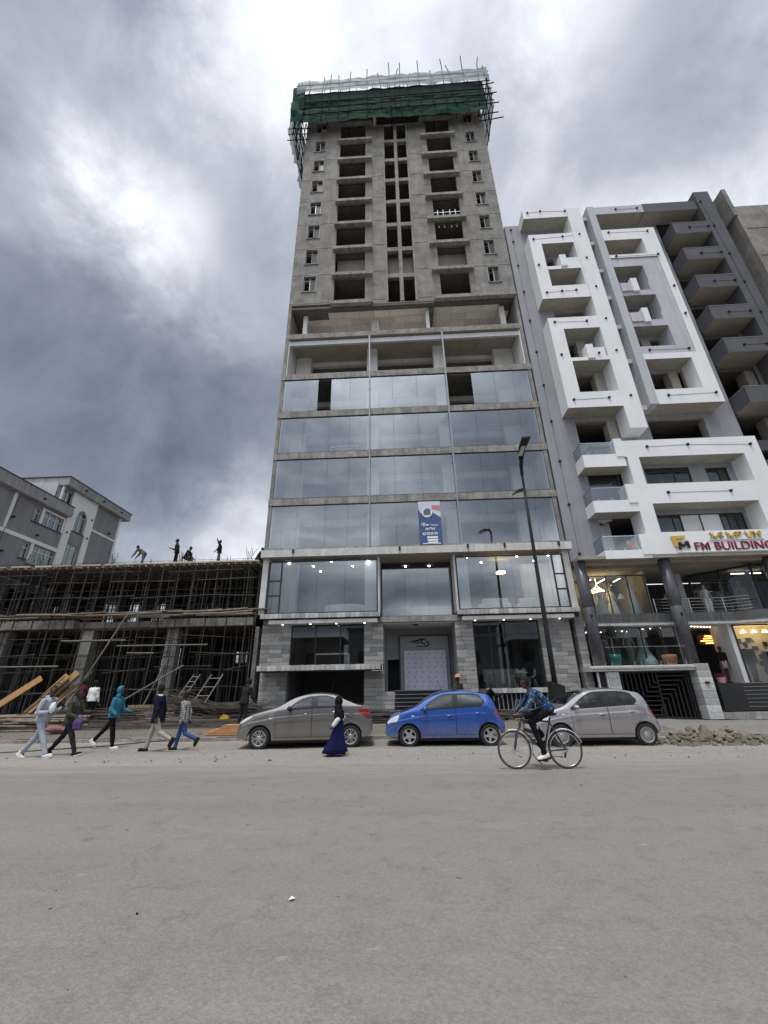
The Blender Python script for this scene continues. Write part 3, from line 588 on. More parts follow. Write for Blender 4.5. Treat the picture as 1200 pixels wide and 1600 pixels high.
for x0, x1 in ((-6.95, -1.35), (2.95, 8.5)):
    s_ = obj('soffit_panel', MB().box(x0, x1, 21.5, 22.6, 4.68, 4.86), 'canopy', T)
    k = 0
    for t_ in (.12, .38, .62, .88):
        x = x0+(x1-x0)*t_; obj('downlight', MB().lathe([(.045, 0), (.045, .02)], (x, 21.75, 4.66), 10), 'emit_w', s_)
# ---- stone piers made of single tiles
def pier(x0, x1, z0, z1, y, parent, depth=.5, course=.205, mname='stone'):
    obj('pier', MB().box(x0+.02, x1-.02, y+.03, y+depth, z0, z1), 'stone_j', parent)
    nC = max(1, round((z1-z0)/course)); h = (z1-z0)/nC
    for i in range(nC):
        z = z0+i*h; w_ = x1-x0
        cuts = [0, 1] if w_ < .7 else ([0, rr(.3, .7), 1] if w_ < 1.2 else [0, rr(.25, .45), rr(.6, .8), 1])
        for a, b_ in zip(cuts[:-1], cuts[1:]):
            j = rr(-.012, .012); brick('stone_tile', x0+a*w_+.004, x0+b_*w_-.004, y+j, y+depth+.02 if (a == 0 or b_ == 1) else y+.1, z+.006, z+h-.006, mname, parent)
pier(-7.4, -5.87, 2.66, 4.7, 22, T); pier(-7.3, -5.92, .25, 2.38, 22, T); pier(-2.06, -1.09, 2.66, 4.7, 22, T); pier(-2.06, -.58, .25, 1.42, 22, T); pier(-2.06, -1.05, 1.42, 2.38, 22, T)
pier(2.6, 3.5, .3, 4.72, 22, T); pier(6.84, 8.38, 1.30, 4.72, 22, T); pier(8.62, 9.0, .3, 4.78, 21.9, T); pier(6.84, 8.38, .25, 1.28, 22.1, T)
tile_row(-7.2, -1.14, 21.1, 21.5, 2.42, 2.66, .24, T, 'stone_w'); obj('lower_canopy', MB().box(-7.18, -1.16, 21.14, 22.3, 2.40, 2.63), 'conc_d', T)
tile_row(3.86, 6.86, 21.7, 22.1, 1.28, 1.49, .24, T, 'stone_w'); objs('ledge_core', MB().box(3.52, 6.84, 21.75, 24, 1.26, 1.46), 'stone_j', T)
# entrance: black steps, porch, backdrop
for i in range(6):
    z = .46+i*.168; s_ = obj('entrance_step', MB().box(-.55, 2.58, 21.45+.13*i, 23, z, z+.165), 'black_g', T)
    obj('nosing', MB().box(-.55, 2.58, 21.44+.13*i, 21.46+.13*i, z+.14, z+.158), 'nosing', s_)
obj('porch_floor', MB().box(-2, 3.5, 22.3, 24.4, 1.40, 1.462), 'black_g', T)
obj('porch_wall', MB().wall(-1.1, 2.65, 1.46, 4.7, 24.3, 24.5, [(-.98, -.32, 1.46, 3.02)]).box(-1.12, -1.06, 22.5, 24.3, 1.46, 4.7).box(2.6, 2.66, 22.5, 24.3, 1.46, 4.7), 'panel_g', T)
obj('porch_dark_room', MB().box(-1.3, 0, 25.4, 25.5, 1.4, 3.2), 'black', T)
obj('porch_ceiling', MB().box(-1.1, 2.65, 22.1, 24.4, 4.66, 4.72), 'white_in', T)
obj('ceiling_lamp', MB().box(.45, .75, 22.5, 22.8, 4.62, 4.66), 'black', T)
obj('sign_panel', MB().box(-.26, 2.4, 24.05, 24.25, 1.47, 4.22), 'panel_g', T)
objs('panel_edge', MB().box(-.30, -.26, 24.03, 24.26, 1.47, 4.26).box(2.4, 2.44, 24.03, 24.26, 1.47, 4.26).box(-.26, 2.4, 24.03, 24.26, 4.22, 4.27), 'black', T)
lg = MB()      # the swooping emblem above the backdrop
def stroke(mb, pts, wd, y0, y1, m=0):
    pts = [Vector((p[0], p[1])) for p in pts]; k = len(pts); ws = wd if isinstance(wd, (list, tuple)) else [wd]*k; Lf = []; Rt = []
    for i, p in enumerate(pts):
        d = pts[min(i+1, k-1)]-pts[max(i-1, 0)]; d.normalize(); nrm = Vector((-d.y, d.x))*ws[i]/2; Lf.append(p+nrm); Rt.append(p-nrm)
    for i in range(k-1): mb.prism([tuple(Rt[i]), tuple(Rt[i+1]), tuple(Lf[i+1]), tuple(Lf[i])], y0, y1, m)
def arc(cx, cy, rx, ry, a0, a1, n=10): return [(cx+rx*math.cos(R(a0+(a1-a0)*i/n)), cy+ry*math.sin(R(a0+(a1-a0)*i/n))) for i in range(n+1)]
stroke(lg, [(.20, 3.88), (.40, 3.93), (.62, 3.95), (.85, 4.03), (1.02, 4.06)], [.02, .06, .09, .08, .03], 24.02, 24.05)
stroke(lg, [(.45, 3.90), (.66, 3.84), (.84, 3.88), (.98, 3.96)], [.03, .06, .05, .03], 24.02, 24.05)
stroke(lg, arc(1.08, 3.92, .16, .12, 60, 300), .06, 24.02, 24.05); stroke(lg, arc(1.16, 3.80, .17, .13, 90, -130), .07, 24.02, 24.05); stroke(lg, [(.62, 3.72), (.8, 3.66), (1.05, 3.66)], [.02, .05, .03], 24.02, 24.05)
obj('emblem', lg, 'black', T)
bd = obj('printed_backdrop', MB().box(-.06, 2.2, 23.85, 23.88, 1.47, 3.44), 'banner_l', label='pale printed backdrop with repeated small emblems standing in the tower entrance', cat='backdrop')
le = MB()
for r_ in range(8):
    for c_ in range(6):
        x, z = .12+c_*.37+(r_ % 2)*.08, 1.62+r_*.235
        stroke(le, [(x-.06, z), (x-.01, z+.03), (x+.04, z+.045)], [.01, .022, .01], 23.84, 23.85); stroke(le, [(x-.05, z-.02), (x+.05, z-.02)], .012, 23.84, 23.85)
obj('small_emblem', le, 'logo_g', bd, kind='stuff')
# left shop front and garage
def shopfront(x0, x1, z0, z1, y, vs, hs, parent, gl='glass_c', name='shop_window'):
    f = MB(); e = .05
    for x in [x0, *vs, x1]: f.box(x-e/2, x+e/2, y-.02, y+.04, z0, z1)
    for z in [z0, *hs, z1]: f.box(x0, x1, y-.022, y+.038, z-e/2, z+e/2)
    f = obj(name, f, 'frame', parent); xs = [x0, *vs, x1]
    for a, b_ in zip(xs[:-1], xs[1:]): obj('pane', MB().add([(a+e/2, y, z0+e/2), (b_-e/2, y, z0+e/2), (b_-e/2, y, z1-e/2), (a+e/2, y, z1-e/2)], [(0, 1, 2, 3)]), gl, f)
    return f
shopfront(-5.85, -2.08, 2.66, 4.66, 22.15, (-4.6, -3.3), (), T, 'glass_c')
shopfront(3.55, 6.82, 1.47, 4.66, 22.2, (4.35, 5.15), (4.0,), T, 'glass_c')
sh = MB().box(-5.9, -2.0, 25.8, 26, .2, 4.7).box(3.4, 6.9, 26.8, 27, .3, 4.7).box(-5.98, -5.9, 22.3, 26, .2, 4.7).box(-2.1, -2.02, 22.5, 26, .2, 4.7).box(3.42, 3.5, 22.5, 27, .3, 4.7).box(6.9, 6.98, 22.5, 27, .3, 4.7)
sh.box(-5.9, -2.1, 22.3, 26, 4.68, 4.71).box(3.5, 6.9, 22.3, 27, 4.68, 4.71)
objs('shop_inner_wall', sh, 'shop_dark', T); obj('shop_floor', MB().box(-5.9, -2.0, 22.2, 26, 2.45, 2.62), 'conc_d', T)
wf = MB(); 
for x in (-4.65, -2.9): wf.box(x-.03, x+.03, 22.5, 22.56, 2.62, 3.28)
wf.box(-4.68, -2.87, 22.5, 22.56, 3.22, 3.28); obj('display_rail', wf, 'white_in', T)
gr = MB(); x = 3.95       # railing under the cafe ledge
while x < 6.7: gr.box(x-.018, x+.018, 21.85, 21.88, .55, 1.24); x += .21
gr.box(3.6, 6.8, 21.84, 21.89, .5, .56); obj('cafe_railing', gr, 'nosing', T)
obj('basement_wall', MB().box(3.52, 6.84, 22.4, 22.5, .2, 1.26), 'black', T)
# ---- banner hung behind the second storey glass
bn = obj('apartment_banner', MB().box(1.04, 2.29, 21.93, 21.95, 8.87, 11.47), 'banner_b', label='tall blue advertising banner with white lettering on the glass front of the tower', cat='banner')
obj('banner_picture', MB().prism([(1.04, 11.47), (1.04, 11.0), (1.15, 10.75), (1.75, 10.85), (2.29, 10.45), (2.29, 11.47)], 21.925, 21.93), 'banner_l', bn)
obj('banner_picture', MB().prism([(1.80, 11.22), (1.80, 10.98), (2.29, 10.85), (2.29, 11.2)], 21.918, 21.924), 'banner_r', bn)
obj('banner_picture', MB().lathe([(.30, 0), (.30, .004)], (1.52, 21.915, 10.78), 24, axis='y'), 'banner_w', bn)
obj('banner_picture', MB().prism([(1.32, 10.9), (1.32, 10.62), (1.72, 10.62), (1.72, 11.0), (1.5, 11.05)], 21.908, 21.913).prism([(1.5, 10.86), (1.5, 10.66), (1.64, 10.66), (1.64, 10.86)], 21.903, 21.907), 'logo_g', bn)
tz = MB(); stroke(tz, arc(1.28, 10.05, .09, .09, 200, -100), .035, 21.91, 21.93); tz.box(1.26, 1.31, 21.91, 21.93, 9.98, 10.06); obj('banner_logo', tz, 'banner_w', bn)
for body, x, z, s_ in (('ሎፍትና', 1.38, 9.70, .30), ('አፓርትመንት', 1.20, 9.42, .28)): 
    me = text(body, s_*.72, .004, 'banner_w', .006); o = obj('banner_lettering', me, None, bn, loc=(x, 21.922, z), rot=FRONT)
for k in range(3): obj('banner_strip', MB().box(1.45+.02*k, 2.05, 21.918, 21.93, 9.22-.155*k, 9.33-.155*k), 'banner_w', bn)
obj('banner_strip', MB().box(1.2, 2.2, 21.918, 21.93, 8.89, 8.93).box(1.6, 2.12, 21.918, 21.93, 10.02, 10.04).box(1.75, 2.1, 21.918, 21.93, 9.96, 9.98).box(1.42, 1.56, 21.918, 21.93, 9.98, 10.06), 'banner_w', bn)
# ---- scaffold and nets on top
S = thing('rooftop_scaffold', (0.6, 21, 51), 'dark pole scaffold wrapped in green netting round the top of the tower', 'scaffold')
def pole(p, q, r, parent, m='pole', name='pole', n=6): return obj(name, MB().tube([p, ((Vector(p)+Vector(q))/2+Vector((rr(-.03, .03), rr(-.03, .03), 0))), q], r, n), m, parent)
YF = 20.9
for i, (x, zt) in enumerate(((-8.3, 57.9), (-7.4, 58.3), (-6.2, 58.6), (-5.5, 59.0), (-4.6, 58.8), (-3.6, 59.3), (-1.9, 59.6), (-.5, 58.6), (.35, 60.6), (.8, 59.3), (1.35, 60.4), (2.0, 58.2), (3.2, 60.6), (4.4, 58.4), (5.6, 60.6), (6.4, 59.2), (7.5, 60.9), (8.9, 60.4), (9.6, 58.6))):
    dx = rr(-.5, .5) if i % 2 else rr(-.15, .15); zb = 50.3 if i % 2 == 0 else 51.9
    obj('pole', MB().tube([(x, YF, zb), (x+rr(-.05, .05), YF, 55), (x+dx*.4, YF, zt-2.1), (x+dx, YF, zt-.6)], .04, 6), 'pole_g', S)
for z in (51.6, 52.6, 53.7, 55.1, 56.1, 56.9): pole((-8.9, YF+.05, z-.1), (10.0, YF+.05, z+.15), .04, S, 'pole_g', 'ledger')
for i in range(12):
    x = -7.6+i*1.55; pole((x, YF+.1, 55.3), (x+rr(-.3, .3), YF+.1, 57.1), .03, S, 'pole_g')
for i in range(6):
    y = 21.2+i*1.0
    for x in (-8.75, 9.75): pole((x, y, 48.2+rr(0, .8) if x < 0 else 50.6+rr(0, .8)), (x, y, 57.2+rr(0, 1.2)), .05, S, 'pole_g')
for z in (48.8, 49.8, 50.7, 52.4, 54.2, 56):
    pole((-8.8, 20.9, z), (-8.8, 27, z), .04, S, 'pole_g', 'ledger')
    if z > 50.5: pole((9.8, 20.9, z), (9.8, 27, z), .04, S, 'pole_g', 'ledger')
    pole((-9.4, 21.6, z), (-7.3, 21.7, z+.05), .04, S, 'pole_g', 'putlog')
    if z > 49.5: pole((8.5, 21.6, z), (10.3+rr(0, .9), 21.5, z+.2), .045, S, 'pole_g', 'putlog')
for i in range(9): pole((-7.8+2.05*i, 20.8, 51.5+rr(-.3, .3)), (-7.8+2.05*i, 24, 51.6), .04, S, 'pole_g', 'putlog')
for i in range(7): brick('plank', -8.5+i*2.55, -8.5+i*2.55+2.5, 21.0, 21.5, 53.6, 53.65, 'wood_o', S); 
def net(x0, x1, z0, z1, y, nx, nz, amp, along='x', sag=.25, hole=None):
    mb = MB(); v = []
    for j in range(nz+1):
        for i in range(nx+1):
            u = i/nx; t_ = j/nz; a = x0+(x1-x0)*u
            sg = abs(math.sin(u*math.pi*8.5))*sag
            z = z0+(z1-z0)*t_+(sg-sag)*(1-abs(t_-.5)*.6)*(.6 if 0 < j < nz else 1)+.10*nn(a, j, .6)
            off = amp*(.5*math.sin(t_*11+nn(a, 0, .7)*4+a*.5)+.9*nn(a*1.2, z*1.6, 1.0)); fx = (a, y+off, z) if along == 'x' else (y+off, a, z); v.append(fx)
    fcs = []
    for j in range(nz):
        for i in range(nx):
            u = (i+.5)/nx
            if hole and any(h[0] < u < h[1] and h[2] < (j+.5)/nz < h[3] for h in hole): continue
            fcs.append((j*(nx+1)+i, j*(nx+1)+i+1, (j+1)*(nx+1)+i+1, (j+1)*(nx+1)+i))
    return mb.add(v, fcs)
obj('green_net', net(-8.2, 9.2, 50.35, 55.55, YF+.14, 170, 30, .075), 'net', S, smooth=True)
obj('pale_net', net(-8.7, 9.8, 55.0, 57.1, YF-.2, 120, 12, .07, sag=.45), 'net_p', S, smooth=True)
obj('side_net', net(20.9, 27.2, 48.6, 56.6, -9.0, 40, 30, .30, 'y', .8), 'net_s', S, smooth=True)
obj('side_net', net(21.1, 27.0, 51.6, 57.0, 9.95, 40, 24, .15, 'y', .6), 'net_s', S, smooth=True)
obj('side_net', net(-9.1, -7.9, 50.4, 56.4, YF-.05, 10, 18, .2), 'net', S, smooth=True)
objs('roof_frame', MB().box(TX0+.4, TX1-.4, 22.9, 33, 54.4, 56.6).box(TX0+.3, TX1-.3, 22.4, 34, 54.1, 54.4).box(-4.5, -4.2, 22.3, 22.6, 52, 54.1).box(3.2, 3.5, 22.4, 22.7, 51.2, 54.1).box(-1.4, -1.1, 22.4, 22.7, 51.2, 54.1), 'conc_d', T)
# ================================================================== grey and white building on the right
F = thing('office_building', (16, 22, 0), 'grey and white building with boxed balconies and a maroon lettered sign band', 'building')
FX0, FX1, YW, YFr = 9.06, 24.3, 22.04, 21.0
wh = [(11.0, 13.5, 15.05, 16.6), (15.35, 18.7, 15.1, 16.55), (10.98, 13.56, 12.1, 13.23), (14.3, 16.84, 12.15, 13.18), (17.72, 18.95, 12.13, 13.08), (19.6, 20.1, 12.1, 13.2),
      (14.25, 18.9, 9.16, 10.23), (11.03, 13.0, 7.95, 10.38), (19.25, 20.3, 8.9, 10.3), (11.2, 13.3, 26.9, 28.75), (11.3, 12.2, 29.2, 31.3), (11.2, 13.3, 17.9, 20.3), (11.3, 13.2, 20.9, 23),
      (11.3, 13.4, 24.55, 25.9), (15.8, 18.2, 30.1, 31.4), (16.9, 18.0, 26.5, 28.6), (15.8, 18.2, 23.8, 25.8), (15.7, 17.8, 21.4, 22.9), (15.7, 18.5, 17.9, 20.2), (15.6, 18.3, 32.9, 34.4), (20.62, 23.2, 7.7, 34.9)]
obj('facade_wall', MB().wall(FX0, FX1, 7.62, 35.4, YW, YW+.25, wh, 0, 1, ms=1), ['grey', 'soffit'], F)
objs('side_wall', MB().box(FX0, FX0+.2, YW+.25, 34, 7.62, 35.4).box(FX1-.2, FX1, YW+.25, 34, .2, 35.4), 'grey', F)
fs = MB()
for z in (10.45, 13.35, 16.75, 20.4, 23.2, 26.0, 28.8, 31.6, 34.9): fs.box(FX0+.2, FX1-.2, YW+.26, 34, z-.25, z)
obj('floor_slab', fs, 'conc_d', F)
pw = MB().box(FX0+.2, FX1-.2, 27.5, 27.7, 7.6, 35)
for x in (11, 13.9, 15.3, 20.4): pw.box(x-.1, x+.1, YW+.3, 27.5, 7.6, 35)
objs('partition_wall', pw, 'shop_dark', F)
obj('roof_slab', MB().box(FX0, FX1, YW+.26, 34, 35.0, 35.3), 'conc_d', F)
pz = MB()          # beige plaster piers seen inside openings
for x, z0, z1 in ((12.9, 17.9, 20.4), (12.3, 20.8, 23.1), (12.9, 15.0, 16.7), (17.6, 17.9, 20.4), (16.6, 21.4, 23.1), (18.75, 15.0, 16.7)): pz.box(x, x+.55, YW+.02, YW+.6, z0, z1)
for x in (22.55,): pz.box(x, x+.6, YW+.3, YW+1, 7.7, 34.9)
objs('plaster_pier', pz, 'soffit', F)
obj('top_balcony', MB().box(10.2, 13.52, YFr, YW, 34.56, 35.54, 0, 1), ['white', 'soffit'], F)
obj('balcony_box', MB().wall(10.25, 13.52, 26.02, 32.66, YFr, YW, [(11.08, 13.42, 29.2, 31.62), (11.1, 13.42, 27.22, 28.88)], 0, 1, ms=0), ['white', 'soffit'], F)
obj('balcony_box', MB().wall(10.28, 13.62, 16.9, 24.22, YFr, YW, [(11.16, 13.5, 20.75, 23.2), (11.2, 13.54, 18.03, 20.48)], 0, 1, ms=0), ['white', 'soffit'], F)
for x, z in ((12.05, 29.05), (12.2, 20.55)):
    obj('parapet', MB().box(x+.42, 13.43, YFr+.05, YFr+.3, z+.1, z+1.0), 'white', F)
    obj('parapet_block', MB().box(x, x+.44, YFr-.14, YFr+.5, z, z+1.12), 'white', F)
obj('vertical_band', MB().box(13.53, 14.55, YFr-.03, YW, 15.3, 35.5), 'white', F)
obj('shaft_wall', MB().box(14.56, 15.1, YW-.36, YW-.02, 16.9, 35.2), 'soffit', F)
for z in (34.7, 31.9, 28.95, 26.25, 23.55, 20.6, 17.0): obj('shaft_beam', MB().box(14.55, 15.1, YFr+.35, YW-.36, z-.2, z+.12), 'grey_l', F)
obj('grey_pier', MB().box(15.1, 15.62, YFr-.02, YW, 16.93, 35.5), 'grey_l', F)
obj('large_frame', MB().wall(15.63, 19.44, 16.9, 32.75, YFr, YW, [(15.63, 18.32, 30.0, 31.58), (15.63, 18.95, 20.78, 29.68), (15.66, 18.5, 17.97, 20.33)], 0, 1, ms=0), ['white', 'soffit'], F)
obj('inset_panel', MB().wall(15.63, 18.94, 20.8, 29.66, YFr+.06, YW, [(15.64, 17.72, 27.2, 28.83), (16.86, 17.66, 26.45, 27.21), (15.64, 17.85, 24.42, 25.98), (16.9, 17.75, 23.7, 24.43), (15.64, 17.9, 21.44, 23.16)], 0, 1, ms=0), ['grey_l', 'soffit'], F)
for x, z in ((16.42, 26.25), (16.45, 23.42)): obj('parapet_block', MB().box(x, x+.40, YFr-.1, YFr+.45, z, z+1.2), 'white', F)
for z in (26.22, 23.42): obj('parapet', MB().box(15.66, 16.42, YFr-.04, YFr+.2, z+.1, z+.85), 'grey_l', F)
obj('roof_band', MB().box(15.62, 19.25, YFr, YFr+.3, 34.57, 35.42, 0, 1).box(15.62, 19.25, YFr+.3, YW, 34.57, 34.85, 0, 1), ['grey_l', 'soffit'], F)
obj('roof_band', MB().box(19.25, 23.2, YFr-.02, YFr+.3, 34.50, 35.46, 0, 1).box(19.25, 23.2, YFr+.3, YW, 34.50, 34.8, 0, 1), ['dark', 'soffit'], F)
obj('dark_pier', MB().box(23.2, 24.28, 20.8, YW, 7.62, 36.2), 'dark', F)
for z in (31.62, 28.86, 26.08, 23.22, 20.42, 16.64):
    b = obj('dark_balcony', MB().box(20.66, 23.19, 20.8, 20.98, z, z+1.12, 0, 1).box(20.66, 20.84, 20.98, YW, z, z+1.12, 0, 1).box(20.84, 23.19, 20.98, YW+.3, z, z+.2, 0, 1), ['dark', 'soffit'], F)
    obj('coping', MB().box(20.64, 23.19, 20.78, 21.0, z+1.12, z+1.15).box(20.64, 20.86, 21.0, YW, z+1.12, z+1.15), 'nosing', b)
objs('dark_band', MB().box(20.62, 23.2, YW-.3, YW, 13.9, 14.6).box(20.35, 23.2, YW-.25, YW, 12.2, 13.3).box(20.35, 23.2, YW-.25, YW, 7.65, 10.5), 'dark', F)
# lower white frame with the sign band
obj('sign_frame', MB().wall(12.78, 20.25, 7.66, 14.46, YFr, YW, [(13.54, 19.3, 11.66, 13.36), (13.54, 19.05, 8.84, 10.48), (12.78, 12.9, 11.62, 13.4)], 0, 1, ms=0), ['white', 'soffit'], F)
for z0, z1 in ((13.42, 14.58), (10.55, 11.66), (7.66, 8.75)): obj('parapet_block', MB().box(12.34, 12.80, YFr-.06, YW-.3, z0, z1), 'white', F)
for z0, z1 in ((12.82, 13.62), (10.06, 10.75), (7.48, 7.93)):
    b = obj('balcony_slab', MB().box(10.45, 12.78, YFr, YW, z0, z1, 0, 1), ['white', 'soffit'], F)
    g = obj('glass_railing', MB().box(10.47, 12.34, YFr+.05, YFr+.09, z1+.76, z1+.80).box(10.47, 10.51, YFr+.05, YW, z1+.76, z1+.80), 'steel', b)
    for x in (10.75, 11.5, 12.2): g2 = obj('clamp', MB().box(x, x+.06, YFr+.03, YFr+.1, z1, z1+.12), 'steel', b)
    obj('pane', MB().box(10.48, 12.33, YFr+.065, YFr+.075, z1+.02, z1+.76).box(10.482, 10.492, YFr+.08, YW, z1+.02, z1+.76), 'glass_r', b)
def window(x0, x1, z0, z1, y, vs, hs=(), parent=F, pane_m='glass_w', special=None):
    f = MB(); e = .06; xs = [x0, *vs, x1]; zs = [z0, *hs, z1]
    for x in xs: f.box(x-e/2, x+e/2, y-.03, y+.03, z0, z1)
    for z in zs: f.box(x0, x1, y-.032, y+.028, z-e/2, z+e/2)
    f = obj('window', f, 'frame', parent)
    for i, (a, b_) in enumerate(zip(xs[:-1], xs[1:])):
        for c, d in zip(zs[:-1], zs[1:]): obj('pane', MB().add([(a+e/2, y, c+e/2), (b_-e/2, y, c+e/2), (b_-e/2, y+rr(-.006, .006), d-e/2), (a+e/2, y+rr(-.006, .006), d-e/2)], [(0, 1, 2, 3)]), (special or {}).get(i, pane_m), f)
    return f
wy = YW+.1
window(11.0, 13.55, 12.12, 13.2, wy, (12.65,), (12.85,)); obj('ac_unit', MB().box(12.72, 13.35, wy-.1, wy-.035, 12.88, 13.16), 'white', F)
window(14.32, 16.82, 12.17, 13.16, wy, (15.95,), (12.9,)); window(17.74, 18.93, 12.15, 13.06, wy, (18.45,)); window(19.62, 20.08, 12.12, 13.18, wy, ())
window(14.27, 18.88, 9.18, 10.21, wy, (15.1, 15.52, 16.58, 17.68, 18.05, 18.5), (), F, 'glass_w', {2: 'white_in', 3: 'banner_w'})
window(19.27, 20.28, 8.92, 10.28, wy, ())
obj('torn_board', MB().prism([(11.05, 10.36), (11.05, 9.9), (11.3, 9.84), (11.8, 9.98), (11.85, 10.2), (11.7, 10.36)], wy-.02, wy, 0), 'grey_l', F)
objs('inner_pier', MB().box(11.1, 11.5, 22.6, 23, 7.95, 9.9).box(11.6, 11.95, 22.8, 23.1, 7.95, 10.1), 'white_in', F)
# facade lights on thin cables
def lights(pts, y, wire=True):
    for x, z in pts: obj('facade_light', MB().lathe([(.075, 0), (.085, -.05), (.06, -.1)], (x, y, z), 10, axis='y'), 'black', F)
    if wire: obj('cable', MB().tube([(x, y-.012, z) for x, z in pts], .008, 4), 'black', F)
lights([(9.50, 34.9), (9.51, 33.5), (9.51, 30.8), (9.53, 28), (9.54, 25.15), (9.55, 22.3), (9.56, 19.5), (9.57, 16.7), (9.58, 13.84), (9.59, 11.02), (9.6, 8.1)], YW)
for pts in ([(10.57, 35.2), (11.55, 35.3), (13.4, 35.16)], [(10.56, 32.15), (12.71, 32.26), (13.97, 32.4), (13.98, 29.83), (14.03, 26.9), (14.03, 23.9), (14.08, 21.15), (14.11, 17.6)], [(10.52, 29.36)], [(10.62, 26.58), (11.67, 26.65), (12.64, 26.68)], [(10.67, 23.81), (12.76, 23.77)], [(10.62, 21.0)], [(12.97, 21.0)], [(10.72, 17.47), (12.82, 17.52)],
            [(16.09, 32.39), (18.89, 32.33)], [(16.06, 29.8), (18.99, 29.8)], [(19.2, 26.59)], [(19.2, 24.02)], [(16.17, 21.11+.0), (18.6, 21.09)], [(16.31, 17.5), (19.10, 17.56)], [(17.2, 35), (18.79, 35.0)], [(14.14, 14.0), (16.41, 14.05), (19.8, 13.92)], [(14.52, 11.1), (17.8, 11.08)]):
    lights(pts, YFr if pts[0] != (16.17, 21.11) else YFr+.06, len(pts) > 1)
lights([(23.38, 35.0), (23.5, 32.2), (23.6, 29.2), (23.65, 26.4), (23.7, 23.6), (23.75, 20.6)], 20.8)
for z in (32.2, 29.4, 26.6, 23.75, 20.95): lights([(21.75, z), (23.1, z)], 20.8)
# the sign
lt = text('FM BUILDING', .62, .04, 'maroon', 0); obj('sign_lettering', lt, None, F, loc=(14.93, YFr-.05, 7.79), rot=FRONT, scale=(1.05, 1, 1))
lt2 = text('FM BUILDING', .62, .012, 'banner_w', .022); obj('letter_edge', lt2, None, F, loc=(14.91, YFr-.012, 7.78), rot=FRONT, scale=(1.05, 1, 1))
lt = text('ኤፍ ኤም ህንፃ', .46, .04, 'gold', .006); obj('sign_lettering', lt, None, F, loc=(15.88, YFr-.05, 8.40), rot=FRONT, scale=(1.08, 1, 1))
lt2 = text('ኤፍ ኤም ህንፃ', .46, .012, 'banner_w', .028); obj('letter_edge', lt2, None, F, loc=(15.86, YFr-.012, 8.40), rot=FRONT, scale=(1.08, 1, 1))
obj('sign_rail', MB().box(14.1, 18.9, YFr-.06, YFr, 7.70, 7.75).box(15.8, 18.55, YFr-.06, YFr, 8.32, 8.35), 'banner_w', F)
em = MB().prism([(13.92, 8.58), (13.98, 8.05), (14.14, 7.95), (14.16, 8.22), (14.40, 8.24), (14.40, 8.32), (14.12, 8.34), (14.12, 8.42), (14.52, 8.44), (14.64, 8.60)], YFr-.09, YFr-.02)
obj('sign_emblem', em, 'gold_d', F)
em = MB(); stroke(em, [(14.24, 7.86), (14.22, 8.22)], .10, YFr-.11, YFr-.03); stroke(em, [(14.22, 8.22), (14.42, 8.02)], .10, YFr-.113, YFr-.033); stroke(em, [(14.42, 8.02), (14.66, 8.28)], .10, YFr-.11, YFr-.03); stroke(em, [(14.66, 8.28), (14.68, 7.92)], .10, YFr-.113, YFr-.033)
obj('sign_emblem', em, 'black', F)
# ground storeys: soffit, columns, plinth, gate, shops
so_ = MB().box(FX0, 24, YW+.25, 26, 7.3, 7.6)
for y in (21.5, 22.6, 23.6): so_.box(9.4, 20, y, y+.35, 7.36+.0*y, 7.62)
so_.box(FX0, 20.3, YFr+.02, YW+.26, 7.5, 7.655)
obj('ground_soffit', so_, 'soffit', F)
for x in (9.25, 13.55, 18.8):
    c_ = MB().lathe([(.285, 2.4), (.285, 5.1), (.278, 5.11), (.285, 5.12), (.285, 7.5)], (x, 21.5, 0), 28)
    obj('column', c_, 'column', F, smooth=True); obj('column_light', MB().lathe([(.05, 0), (.05, .12)], (x-.05, 21.17, 4.62), 8), 'black', F)
obj('plinth', MB().box(8.62, 13.42, 21.2, 22.6, 2.14, 2.38), 'stone_w', F); obj('plinth_lip', MB().box(8.6, 13.42, 21.12, 21.2, 2.25, 2.32), 'stone_w', F)
pier(13.40, 14.02, .08, 2.42, 21.15, F, .8, .29, 'stone_w'); pier(9.45, 9.96, .1, 2.12, 21.3, F, .6, .29, 'stone_w')
obj('pier_light', MB().box(13.62, 13.8, 21.07, 21.15, 1.55, 1.63), 'black', F)
obj('dark_recess_panel', MB().box(9.02, 9.42, 21.5, 21.6, .2, 2.1), 'black', F); objs('recess_frame', MB().box(9.40, 9.45, 21.35, 21.5, .8, 2.1).box(9.0, 9.04, 21.35, 21.5, .8, 2.1), 'white', F)  # black panel stands in for the shade inside the recess
# gate of angled bars
G = thing('metal_gate', (11.8, 21.7, .05), 'dark metal gate of nested right angled bars below the stone ledge', 'gate')
gf = MB()
for x in (10.0, 11.80, 13.3): gf.box(x, x+.07, 21.68, 21.76, .07, 2.1)
gf.box(10.0, 13.37, 21.69, 21.75, 2.04, 2.1).box(10.0, 13.37, 21.69, 21.75, .07, .13); obj('gate_frame', gf, 'black', G)
for i in range(8):            # nested angle bars on both leaves
    k = .14+i*.205
    b = MB().box(11.87, 13.3-k, 21.70, 21.74, 2.04-k*.95-.02, 2.04-k*.95+.02).box(13.3-k-.04, 13.3-k, 21.70, 21.74, .13, 2.04-k*.95); obj('gate_bar', b, 'gate', G)
    b = MB().box(10.07+k, 11.80, 21.70, 21.74, .13+k*.95-.02, .13+k*.95+.02).box(10.07+k, 10.11+k, 21.70, 21.74, .13+k*.95, 2.04); obj('gate_bar', b, 'gate', G)
objs('garage_wall', MB().box(9.9, 13.5, 25.9, 26, -.1, 2.2).box(9.8, 9.9, 22.2, 26, -.1, 2.2).box(13.5, 13.6, 22.2, 26, -.1, 2.2), 'shade_wall', F)  # garage darkness painted into the near-black walls
